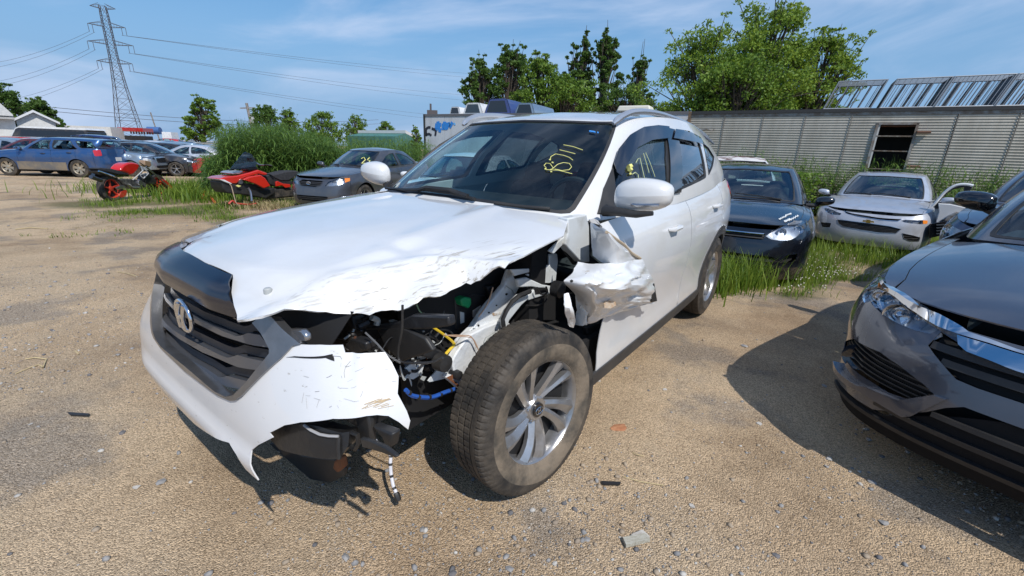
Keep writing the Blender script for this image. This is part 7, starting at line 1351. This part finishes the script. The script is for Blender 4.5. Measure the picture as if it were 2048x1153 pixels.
# reeds: canes with long arching leaves
def reeds(P, h, seed, name, label, lw=.014, k=8):
    r = np.random.default_rng(seed); n = len(P); h = np.broadcast_to(h, (n,))*r.uniform(.72, 1.08, n); a = r.uniform(0, 6.283, n); dx = np.stack([np.cos(a), np.sin(a), 0*a], 1)*(h*r.uniform(.02, .14, n))[:, None]; Vs = []; Fs = []; nv = 0; s = np.stack([np.cos(a+1.57), np.sin(a+1.57), 0*a], 1)*.005
    top = P+dx+np.array([0, 0, 1.])*h[:, None]; V = np.stack([P-s, P+s, top+s*.4, top-s*.4], 1).reshape(-1, 3); Vs.append(V); Fs.append(np.arange(n*4).reshape(n, 4)); nv = n*4
    for j in range(k):
        t = np.clip((j+.6)/k+r.uniform(-.05, .05, n), .08, .98)*.95; b = P+dx*t[:, None]+np.array([0, 0, 1.])*(h*t)[:, None]; q = a+j*2.6+r.uniform(-.5, .5, n); d = np.stack([np.cos(q), np.sin(q), 0*q], 1); L_ = r.uniform(.26, .55, n)*(1.15-.45*t); up = r.uniform(.35, 1.1, n); sd_ = np.stack([-np.sin(q), np.cos(q), 0*q], 1); V = []
        for i, (u, wv) in enumerate(((0, .5), (.35, 1.), (.7, .75), (1., .06))):
            c = b+d*(L_*u)[:, None]+np.array([0, 0, 1.])*(L_*(up*u-1.0*u*u))[:, None]; V += [c-sd_*lw*wv, c+sd_*lw*wv]
        V = np.stack(V, 1).reshape(-1, 3); Vs.append(V); base = nv+np.arange(n)[:, None]*8; Fs += [base+np.array([2*i, 2*i+1, 2*i+3, 2*i+2]) for i in range(3)]; nv += n*8
    o = raw(name, np.vstack(Vs), np.vstack(Fs), LM_R); tag(o, label, 'reeds', kind='stuff'); return o
def belt(pxa, pxb, d0, d1, n, seed):
    r = np.random.default_rng(seed); px = r.uniform(pxa, pxb, n); d = r.uniform(d0, d1, n); P = np.array([dist_pt(a, b) for a, b in zip(px, d)]); return np.stack([P[:, 0], P[:, 1], gz(P[:, 0], P[:, 1])], 1)
RB1 = belt(436, 700, 14.6, 19.5, 3000, 61); hx_ = np.interp(proj(RB1)[:, 0], [430, 470, 560, 640, 700], [1.45, 1.95, 2.1, 1.9, 1.5]); reeds(RB1, hx_, 62, 'reeds', 'dense green reeds behind the snowmobile and slate sedan')
RB2 = belt(690, 860, 18, 24, 1100, 63); reeds(RB2, 1.9, 64, 'reeds', 'lower reeds between the slate sedan and the white box body')
RB2 = belt(404, 450, 14.5, 18.5, 380, 65); reeds(RB2, 1.1, 66, 'reeds', 'low fringe of reeds right of the silver coupe')
def along(a, b, o0, o1, n, seed): r = np.random.default_rng(seed); t = r.uniform(a, b, n); o = r.uniform(o0, o1, n); P = t0[None]+td[None]*t[:, None]+tn[None]*o[:, None]; return np.stack([P[:, 0], P[:, 1], gz(P[:, 0], P[:, 1])], 1)
RT_ = along(.2, 14, .25, 1.3, 1500, 67); hh_ = 1.35+.85*fbm(RT_[:, 0]*1.2, RT_[:, 1]*1.2, 2, 7); reeds(RT_, hh_, 68, 'reeds', 'reeds growing along the foot of the corrugated trailer', .012, 7)
RT_ = along(5.9, 10.5, 1.3, 2.3, 420, 69); reeds(RT_, 1.05, 70, 'reeds', 'reeds between the silver saloon and the trailer', .012, 6)
# broad-leaved bush and the young sumac against the siding
def bush(p, R0, H_, n, leaf, m, label, seed, name='bush'):
    r = np.random.default_rng(seed); o = empty(name, (p[0], p[1], float(gz(p[0], p[1]))), (0, 0, 0), label, 'plant'); st = MB(); cl = []
    for i in range(14): a = r.uniform(0, 6.283); c = np.array([math.cos(a)*R0*r.uniform(.1, .8), math.sin(a)*R0*r.uniform(.1, .8), H_*r.uniform(.35, .95)]); cl.append(c); st.tube([(0, 0, 0), c*[.5, .5, .6], c], [.015, .010, .005], 4)
    st.build('stems', M_BARK, o); Cc = np.array(cl)[r.integers(0, 14, n)]; d = r.standard_normal((n, 3))*R0*.26; P = Cc+d; P[:, 2] = np.clip(P[:, 2], .03, H_*1.1); U = r.standard_normal((n, 3)); U /= np.linalg.norm(U, axis=1, keepdims=True); V = np.cross(U, r.standard_normal((n, 3))); V /= np.linalg.norm(V, axis=1, keepdims=True); s_ = leaf*r.uniform(.6, 1.2, n)[:, None]; quads(P, U*s_*.6, V*s_*.4, 'leaves', m, o); return o
bush(t0+td*3.3+tn*2.6, 1.0, 1.15, 3200, .09, LM_M, 'leafy green bush between the black compact and the silver saloon', 71); bush(t0+td*2.1+tn*2.9, .6, .7, 1200, .08, LM_M, 'small leafy bush right behind the black compact', 72)
p = t0+td*8.9+tn*1.0; su_ = empty('sumac', (p[0], p[1], float(gz(p[0], p[1]))), (0, 0, 0), 'young sumac with fans of narrow leaflets against the siding', 'plant'); st = MB(); st.tube([(0, 0, 0), (.05, 0, .9), (.02, 0, 1.35)], [.025, .018, .01], 6); Cq, Uq, Vq = [], [], []; rs = random.Random(8)
for i in range(16):
    a = i*2.4; z0_ = .75+.04*i; L_ = .62-.012*i; rach = []
    for j in range(12):
        t = j/11; c = np.array([math.cos(a)*L_*t, math.sin(a)*L_*t, z0_+.30*t-.32*t*t]); rach.append(c)
        if j > 1:
            for sg in (1, -1): d = np.array([-math.sin(a)*sg, math.cos(a)*sg, -.25])+np.array([math.cos(a), math.sin(a), 0])*.4; d /= np.linalg.norm(d); Cq.append(c+d*.08); Uq.append(d*.085); Vq.append(np.array([math.cos(a), math.sin(a), .1])*.020)
    st.tube(rach, .004, 4, cap=False)
st.build('stems', M_BARK, su_); quads(np.array(Cq), np.array(Uq), np.array(Vq), 'leaflets', LM_L, su_)
# ---------- the yard of cars on the left
BW = vary(TB, .985, .945, .95, belt=None) if False else vary(TB, .985, .945, .95)
def lotcar(px, py, yaw, B, spec, paint, label, name='parked_car', group=None, side=1):
    """near front wheel touches the ground at (px, py)"""
    g = gp(px, py); y = R(yaw); W_ = float(B.Y.max())-.12; left = np.array([-math.sin(y), math.cos(y)]); sg = 1 if (left@(CO[:2]-g[:2])) > 0 else -1
    p = g[:2]-left*sg*W_; return Pose(p[0], p[1], y, float(gz(p[0], p[1])))
SBW = vary(TB, .97, .945, .955, roof=[(-1.12, 0), (-1.13, .28), (-1.18, .46), (-1.27, .54), (-1.5, .58), (-2.0, .60), (-2.6, .60), (-3.1, .57), (-3.3, .50), (-3.36, .28), (-3.38, 0)], rz=lambda x, y: np.interp(-np.asarray(x, float), [1.0, 1.2, 1.5, 2.4, 3.0, 3.45], [1.40, 1.435, 1.46, 1.46, 1.44, 1.40])+.035*(1-(np.asarray(y)/.6)**2))
WAGW = [[(-.82, 1.03), (-1.0, 1.18), (-1.30, 1.36), (-1.40, 1.38), (-1.66, 1.385), (-1.66, 1.04)], [(-1.76, 1.045), (-1.76, 1.385), (-2.35, 1.385), (-2.62, 1.08), (-2.60, 1.06)], [(-2.74, 1.10), (-2.52, 1.38), (-3.08, 1.36), (-3.22, 1.12)]]
sp = lotcar(24, 351, 186, SBW, None, None, ''); sb = posed('station_wagon', sp, 'blue station wagon with grey lower body and six-spoke gold wheels, side-on at the left', 'car')
M_GOLDW = mat('gold_alloy', (.50, .44, .34), .4, metal=.7)
M_CLG = mat('grey_lower_body', (.13, .125, .12), .6, col2=(.22, .18, .13), nscale=3)
car(sb, SBW, dict(suv(SBW, .97, .955), paint=P_BLUE, side=WAGW, step=.10, wb=2.525, arch=.37, rt=.335, wz=.335, rimm=M_GOLDW, rim='twin', ns=6, handle=M_BLACK, rr=.215, nowin=('side_window',)))
mb = MB()
for z0_, z1_ in ((.26, .56),):
    pts = [(x, z0_) for x in np.linspace(-.40, -2.12, 6)]+[(x, z1_) for x in np.linspace(-2.14, -.40, 6)]
    patch(SBW.P, side_panel(SBW, pts, 1), step=.1, sc=SCP, mb=mb, off=.008, thick=.01)
mb.build('lower_cladding', M_CLG, sb)
for x in np.linspace(-.78, -3.3, 2): pass
for sg in (1, -1): MB().tube([SBW.Rf(x, .5*sg)+[0, 0, .05] for x in np.linspace(-1.35, -3.1, 7)], .018, 6).build('roof_rail', M_BLACK, sb)
def place(base, pose, paint, label, name='parked_car', group='cars parked in rows on the left'):
    def rec(s, par):
        c = s.copy(); COL.objects.link(c); c.parent = par
        if s.type == 'MESH' and s.data.materials and s.data.materials[0] == PLH: c.material_slots[0].link = 'OBJECT'; c.material_slots[0].material = paint
        for ch in s.children: rec(ch, c)
        return c
    c = rec(base, None); c.location = tuple(pose.o); c.rotation_euler = pose.e; tag(c, label, 'car', group); c.name = name; return c
PLH = mat('lot_paint', (.3, .3, .3), .35, coat=.8)
def proto(name, B, spec): o = empty(name, (0, 0, 0)); car(o, B, dict(spec, paint=PLH, lod=1, step=.16, rimm=M_ALLOY)); return o
PR = dict(sedan=(proto('parked_car', OB, sed(OB, .965, .945, 1.035)), OB), suv=(proto('parked_car', RB_, suv(RB_, .97, .93)), RB_), wagon=(proto('parked_car', SBW, dict(suv(SBW, .97, .955), side=WAGW, wb=2.525, arch=.37, rt=.335)), SBW), coupe=(proto('parked_car', EB, sed(EB, .98, .985, 1.02)), EB))
BG = vary(TB, 1.10, 1.03, 1.10); PR['big'] = (proto('parked_car', BG, suv(BG, 1.10, 1.10, side=[[(x*1.1, z*1.18) for x, z in p] for p in SUVW])), BG)
P_BLK2 = paintm('charcoal_paint', (.02, .02, .025), .2); P_MAR = paintm('maroon_paint', (.10, .015, .02), .3)
near_ = [('coupe', 309, 349, 193, P_SILV, 'silver coupe in the weeds, nose just behind the red motorcycle tank'), ('sedan', 262, 336, 194, P_BLK2, 'black sedan squeezed between the navy hatchback and silver coupe'), ('sedan', 222, 326, 190, P_NAVY, 'navy blue hatchback right behind the blue station wagon'),
         ('suv', 352, 321, 192, P_WHITE2, 'white off-roader with dark windows behind the silver coupe'), ('big', 300, 300, 10, P_WHITE2, 'white SUV between the white off-roader and the red load, nose right'), ('sedan', 180, 318, 190, P_WHITE2, 'white sedan roof above the blue station wagon tail'),
         ('wagon', 20, 326, 190, P_SILV, 'silver wagon directly behind the blue station wagon bonnet'), ('sedan', 60, 316, 192, P_SILV, 'silver sedan with pale roof arc above the blue wagon windows'), ('wagon', -15, 314, 192, P_WHITE2, 'white wagon cut by the left edge, second row'), ('sedan', 100, 309, 191, P_GREY, 'grey sedan roof above the blue wagon rear window'),
         ('suv', 25, 300, 192, P_SILV, 'silver crossover at far left, third row'), ('sedan', -25, 334, 192, P_WHITE2, 'pale green-tinted white car cut by the left edge'), ('big', -10, 290, 188, P_NAVY, 'dark blue SUV below the white house')]
def put(kind, px, py, yaw, paint, lab):
    b, B = PR[kind]; ps = lotcar(px, py, yaw, B, None, None, '')
    place(b, ps, paint, lab)
for a in near_: put(*a)
LBS = set(); rs = random.Random(12); cols = [('white', P_WHITE2), ('silver', P_SILV), ('grey', P_GREY), ('black', P_BLK2), ('navy', P_NAVY), ('red', P_RED), ('beige', P_TAN), ('pale blue', P_LBLUE), ('maroon', P_MAR), ('white', P_WHITE2), ('silver', P_SILV), ('white', P_WHITE2)]
lmk = [(45, 'below the white house'), (118, 'below the garage gable'), (170, 'by the black minibus'), (225, 'right of the pale trailer'), (265, 'under the pylon'), (300, 'under the red load'), (340, 'right of the pylon'), (400, 'below the lone poplar'), (450, 'by the edge of the reeds')]
for row, (dd_, step_) in enumerate(((26, 74), (31, 58), (37, 48), (44, 40), (53, 34), (64, 28), (80, 23))):
    x = -30+rs.uniform(0, 20)
    while x < 470:
        if not (row == 0 and x < 250) and not (row == 1 and x > 400):
            k = rs.choice(['sedan', 'suv', 'wagon', 'coupe', 'sedan', 'big' if row > 1 else 'suv']); cn, pm_ = rs.choice(cols); w_ = next((l for q, l in lmk if x < q), 'at the edge of the reeds'); kn = {'sedan': 'sedan', 'suv': 'crossover', 'wagon': 'wagon', 'coupe': 'coupe', 'big': 'large SUV'}[k]
            p_ = dist_pt(x, dd_*rs.uniform(.97, 1.03)); lb_ = '%s %s %s, %s row from the front' % (cn, kn, w_, ('third', 'fourth', 'fifth', 'sixth', 'seventh', 'eighth', 'ninth')[row])
            while lb_ in LBS: cn, pm_ = cols[(cols.index((cn, pm_))+1) % 9]; lb_ = '%s %s %s, %s row from the front' % (cn, kn, w_, ('third', 'fourth', 'fifth', 'sixth', 'seventh', 'eighth', 'ninth')[row])
            LBS.add(lb_); place(PR[k][0], Pose(p_[0], p_[1], R(rs.choice([188, 192, 196, 10, 14])), float(gz(p_[0], p_[1]))), pm_, lb_)
        x += step_*rs.uniform(.85, 1.25)
def kill(o):
    for ch in list(o.children): kill(ch)
    bpy.data.objects.remove(o)
for k in PR: kill(PR[k][0])
# minibus, pale trailer, red load, blue-and-white lorry
def bxat(name, px, py, d, dims, yaw, m, label, cat): b = dist_pt(px, d); z = float(gz(b[0], b[1])); o = empty(name, (b[0], b[1], z), (0, 0, R(yaw)), label, cat); return o
vn_ = bxat('minibus', 108, 262, 50, None, 188, None, 'long black minibus with white roof and windscreen frame beyond the silver cars', 'minibus'); m_ = MB(); prof = [(-3.0, .35), (2.3, .35), (2.9, .5), (2.95, .95), (2.3, 1.15), (1.7, 2.0), (1.4, 2.12), (-2.9, 2.15), (-3.05, 1.9)]; m_.prism([(x, -.95, z) for x, z in prof], (0, 1.9, 0)); m_.build('body', P_BLK2, vn_, smooth=None); MB().prism([(x, -.97, z) for x, z in [(1.45, 2.10), (1.3, 2.2), (-2.9, 2.23), (-3.08, 2.1), (-2.9, 2.08)]], (0, 1.94, 0)).build('roof', P_WHITE2, vn_, smooth=None)
for sg in (1, -1):
    MB().prism([(x, sg*.955, z) for x, z in [(-2.8, 1.25), (1.6, 1.25), (1.35, 1.95), (-2.8, 1.95)]], (0, sg*.01, 0)).build('side_window', M_GLOSSBLACK, vn_, smooth=None); MB().tube([(2.32, sg*.9, 1.15), (1.72, sg*.9, 2.02), (1.5, sg*.9, 2.12)], .05, 5).build('pillar', P_WHITE2, vn_)
    for x in (2.0, -1.9): wheel(vn_, (x, sg*.85, .34), sg, .34, .2, .22, lod=1)
pt = bxat('pale_trailer', 186, 255, 78, None, 192, None, 'pale cream box trailer behind the black minibus', 'trailer'); MB().box((0, 0, px_z(186, 251, 78)/2+.6), (5.6, 2.4, px_z(186, 251, 78)-.9)).build('box', P_TAN if False else M_WALLW, pt, smooth=None); MB().box((0, 0, .75), (9, 1.2, .3)).build('chassis', M_BLACK, pt, smooth=None); [wheel(pt, (x, sg*1.0, .5), sg, .5, .3, .3, lod=1) for x in (-3, -1.8) for sg in (1, -1)]
rl_ = bxat('red_load', 275, 258, 78, None, 190, None, 'stack of red painted frames with orange edge under the pylon', 'load'); zt_ = px_z(275, 253, 78); MB().box((0, 0, zt_-.15), (2.9, 2.2, .45)).build('frame_stack', P_RED, rl_, smooth=None)
for k in range(9): MB().box((-1.3+k*.32, -1.12, zt_-.52), (.14, .12, .28)).build('orange_rib', mat('orange_rib', (.5, .14, .03), .6), rl_, smooth=None)
MB().box((0, 0, (zt_-.9)/2), (2.7, 1.8, zt_-.9)).build('trestle', M_BLACK, rl_, smooth=None)
lr_ = bxat('lorry', 312, 258, 85, None, 190, None, 'lorry with blue tank and white cab right of the red load', 'lorry'); zt_ = px_z(312, 253, 85); MB().lathe([(-.8, 0), (-.8, .5), (.8, .5), (.8, 0)], 14, axis='x', c=(0, 0, zt_-.3)).build('tank', mat('tank_blue', (.05, .12, .30), .5), lr_); MB().box((-2.0, 0, zt_-1.3), (1.3, 2.0, 1.7), taper=.9).build('cab', P_WHITE2, lr_, smooth=None); MB().box((-.5, 0, .9), (4.4, 1.6, .5)).build('chassis', M_BLACK, lr_, smooth=None); [wheel(lr_, (x, sg*1.0, .5), sg, .5, .3, .3, lod=1) for x in (-2.0, 1.0) for sg in (1, -1)]
# ---------- red motorcycle leaning in the grass
def vplane(pa, pb):
    a, b = gp(*pa), gp(*pb); yaw = math.atan2(b[1]-a[1], b[0]-a[0]); return Pose(a[0], a[1], yaw, a[2])
def kit(pose, root, z):
    def sl(name, L, off, th, m, bev=0.):
        P = [pose.pl(*p, 1, -off) for p in z(L)]; o = MB().prism(P, (0, th, 0)).build(name, m, root); bmh = bmesh.new(); bmh.from_mesh(o.data); bmesh.ops.recalc_face_normals(bmh, faces=bmh.faces); bmh.to_mesh(o.data); bmh.free()
        if bev: md = o.modifiers.new('b', 'BEVEL'); md.width = bev; md.segments = 3
        return o
    def tb(name, L, off, r, m, n=6): return MB().tube(Spl([pose.pl(*p, 1, -(off[i] if isinstance(off, (list, tuple)) else off)) for i, p in enumerate(z(L))], 4).P, r, n).build(name, m, root)
    return sl, tb
MPs = vplane((222, 402), (330, 388)); mcy = posed('motorcycle', MPs, 'red naked motorcycle with red rims leaning in the grass', 'motorcycle'); zm_ = lambda L: [(180+a/9.606, 300+b/9.606) for a, b in L]; sl, tb = kit(MPs, mcy, zm_)
M_RIMR = mat('red_rim', (.45, .04, .02), .4); c = MPs.pl(*zm_([(385, 755)])[0], 1, 0); o = wheel(mcy, (c[0], .0, max(c[2], .29)), -1, .31, .22, .15, rimmat=M_RIMR, ns=5, lod=0); c = MPs.pl(*zm_([(1330, 700)])[0], 1, 0); wheel(mcy, (c[0], .05, max(c[2], .24)), -1, .30, .22, .12, rimmat=M_RIMR, ns=5, lod=0)
sl('fuel_tank', [(590, 400), (610, 340), (660, 285), (740, 248), (840, 245), (930, 265), (965, 310), (930, 390), (850, 470), (790, 492), (740, 455), (660, 430)], .14, .28, mat('tank_red', (.55, .015, .012), .2, coat=1), .06); sl('seat', [(120, 360), (220, 345), (420, 362), (600, 412), (745, 452), (745, 485), (560, 475), (400, 440), (200, 402)], .12, .24, M_SEAT, .02)
sl('tail_fairing', [(145, 405), (230, 395), (400, 455), (520, 515), (545, 560), (430, 545), (280, 480), (160, 440)], .10, .2, M_BLACK, .01); tb('chrome_trim', [(165, 410), (300, 455), (490, 525)], .115, .018, M_CHROME); tb('exhaust', [(15, 520), (100, 550), (215, 590)], .15, .048, mat('exhaust_steel', (.16, .16, .17), .3, metal=.9), 10); tb('exhaust', [(60, 480), (150, 500), (260, 560)], -.12, .045, mat('exhaust_steel'), 10)
sl('swingarm', [(500, 728), (560, 700), (735, 672), (765, 690), (750, 715), (530, 772)], .10, .04, M_SILVER, .008); sl('engine', [(560, 560), (760, 560), (900, 570), (1080, 640), (1100, 720), (980, 760), (760, 740), (640, 640)], .13, .28, mat('engine_dark', (.05, .05, .055), .45, metal=.5, col2=(.2, .19, .18), nscale=16), .02); sl('radiator', [(1080, 480), (1160, 470), (1300, 600), (1240, 680), (1080, 640), (1040, 560)], .10, .2, M_BLACK, .02)
c = MPs.pl(*zm_([(955, 635)])[0], 1, -.15); MB().lathe([(-.03, 0), (-.03, .07), (.02, .085), (.05, .08)], 18, c=c).build('clutch_cover', M_SILVER, mcy)
for L in ([(820, 580), (930, 480), (1040, 375)], [(1040, 375), (1090, 410), (1125, 450)], [(1125, 450), (1080, 500), (1030, 550)], [(1030, 550), (990, 520), (960, 480)], [(965, 475), (1100, 450)]): tb('frame_tube', L, .15, .012, mat('frame_white', (.5, .5, .5), .4))
for o_ in (.10, -.10): tb('fork', [(1075, 325), (1230, 460), (1500, 705)], o_, .022, M_SILVER, 8)
tb('exhaust_pipe', [(740, 660), (820, 715), (960, 720)], .16, .02, M_SILVER); sl('belly_pan', [(600, 800), (700, 770), (720, 800), (690, 900), (600, 925), (560, 890)], .08, .1, M_RIMR, .01); sl('front_mudguard', [(1400, 570), (1470, 590), (1560, 680), (1610, 770), (1560, 770), (1480, 680), (1400, 620)], .06, .12, M_RIMR, .01)
tb('handlebar', [(960, 250), (1040, 300), (1120, 320)], [.35, 0, -.3], .014, M_BLACK); sl('headlight', [(1050, 200), (1160, 220), (1195, 300), (1150, 340), (1060, 300)], .08, .16, mat('lamp_brown', (.30, .20, .12), .4, coat=.5), .02); sl('instrument', [(1100, 170), (1180, 190), (1190, 250), (1110, 230)], .06, .12, M_WHITE, .01)
# ---------- snowmobile
SPs = vplane((450, 414), (590, 402)); smo = posed('snowmobile', SPs, 'red and black snowmobile with tinted windshield parked before the reeds', 'snowmobile'); zs_ = lambda L: [(420+a/8.87, 290+b/8.87) for a, b in L]; sl, tb = kit(SPs, smo, zs_); M_SR = mat('snow_red', (.52, .025, .012), .25, coat=1)
sl('hood', [(165, 610), (250, 575), (500, 545), (720, 490), (860, 445), (1010, 500), (1030, 530), (960, 545), (860, 520), (620, 590), (520, 640), (480, 690), (390, 690), (260, 640)], .28, .56, M_SR, .04); sl('side_panel', [(590, 620), (700, 570), (900, 535), (980, 590), (1080, 730), (960, 775), (800, 690)], .40, .10, M_SR, .02); sl('side_panel', [(590, 620), (700, 570), (900, 535), (980, 590), (1080, 730), (960, 775), (800, 690)], -.30, .10, M_SR, .02)
sl('nose_trim', [(165, 612), (260, 620), (400, 692), (370, 700), (240, 650)], .31, .62, M_WHITE, .01); sl('belly', [(200, 650), (480, 700), (560, 680), (800, 700), (1000, 790), (1150, 760), (1160, 860), (1000, 960), (700, 900), (300, 860), (230, 780)], .26, .52, M_BLACK, .03); sl('headlight', [(380, 505), (430, 480), (560, 460), (600, 480), (520, 520), (400, 525)], .25, .5, M_REFL, .02)
ws_ = sl('windshield', [(335, 460), (430, 340), (590, 150), (640, 125), (740, 170), (800, 250), (830, 330), (800, 400), (620, 430)], .30, .008, glass('smoked_screen', (.55, .58, .60), 1.3), 0); sl('windshield', [(335, 460), (430, 340), (590, 150), (640, 125), (740, 170), (800, 250), (830, 330), (800, 400), (620, 430)], -.28, .008, glass('smoked_screen'), 0)
sl('dash_pod', [(660, 420), (700, 380), (800, 360), (850, 400), (860, 440), (700, 470)], .16, .32, M_BLACK, .03); sl('seat', [(1060, 520), (1130, 530), (1370, 470), (1540, 460), (1610, 500), (1540, 560), (1400, 640), (1250, 640), (1150, 590)], .20, .40, M_SEAT, .04); sl('seat_base', [(980, 560), (1060, 530), (1200, 620), (1460, 640), (1480, 700), (1160, 740), (1060, 700)], .18, .36, M_BLACK, .02)
sl('tunnel_panel', [(1170, 660), (1200, 645), (1300, 690), (1420, 700), (1440, 750), (1340, 765), (1280, 720), (1175, 740)], .24, .05, M_SR, .01); sl('track', [(1060, 780), (1450, 760), (1560, 800), (1560, 880), (1480, 930), (1050, 970), (960, 930)], .18, .36, M_RUBBER, .05)
sl('reflector', [(460, 730), (500, 712), (556, 730), (510, 752)], .33, .02, M_YELLOW, 0); sl('vent', [(520, 640), (560, 610), (600, 660), (560, 700), (510, 690)], .30, .03, M_SILVER, 0)
tb('handlebar', [(830, 340), (900, 370), (1000, 355), (1100, 370)], [0, .1, .3, .42], .018, M_BLACK); tb('brake_lever', [(830, 320), (880, 350), (960, 360)], [.1, .2, .3], .010, M_SILVER)
for o_ in (.42, -.42): tb('ski', [(330, 1050), (400, 995), (470, 1040), (700, 1060), (820, 1040)], o_, .022, mat('ski_red', (.45, .05, .03), .4)); tb('suspension', [(680, 760), (720, 850), (740, 1000)], [o_*.6, o_*.8, o_], .025, M_SILVER)
tb('rope', [(350, 700), (380, 740), (410, 850), (440, 960), (470, 1040), (530, 1085)], .45, .010, mat('rope', (.45, .34, .24), .8))
os_ = gp(418, 401); o = MB().tube([gp(404, 398)+[0, 0, .02], gp(414, 390)+[0, 0, .12], gp(430, 407)+[0, 0, .02]], .03, 6).build('orange_strap', mat('orange_plastic', (.5, .13, .03), .5), None); tag(o, 'orange-red plastic hoop lying in the grass left of the snowmobile', 'hoop')
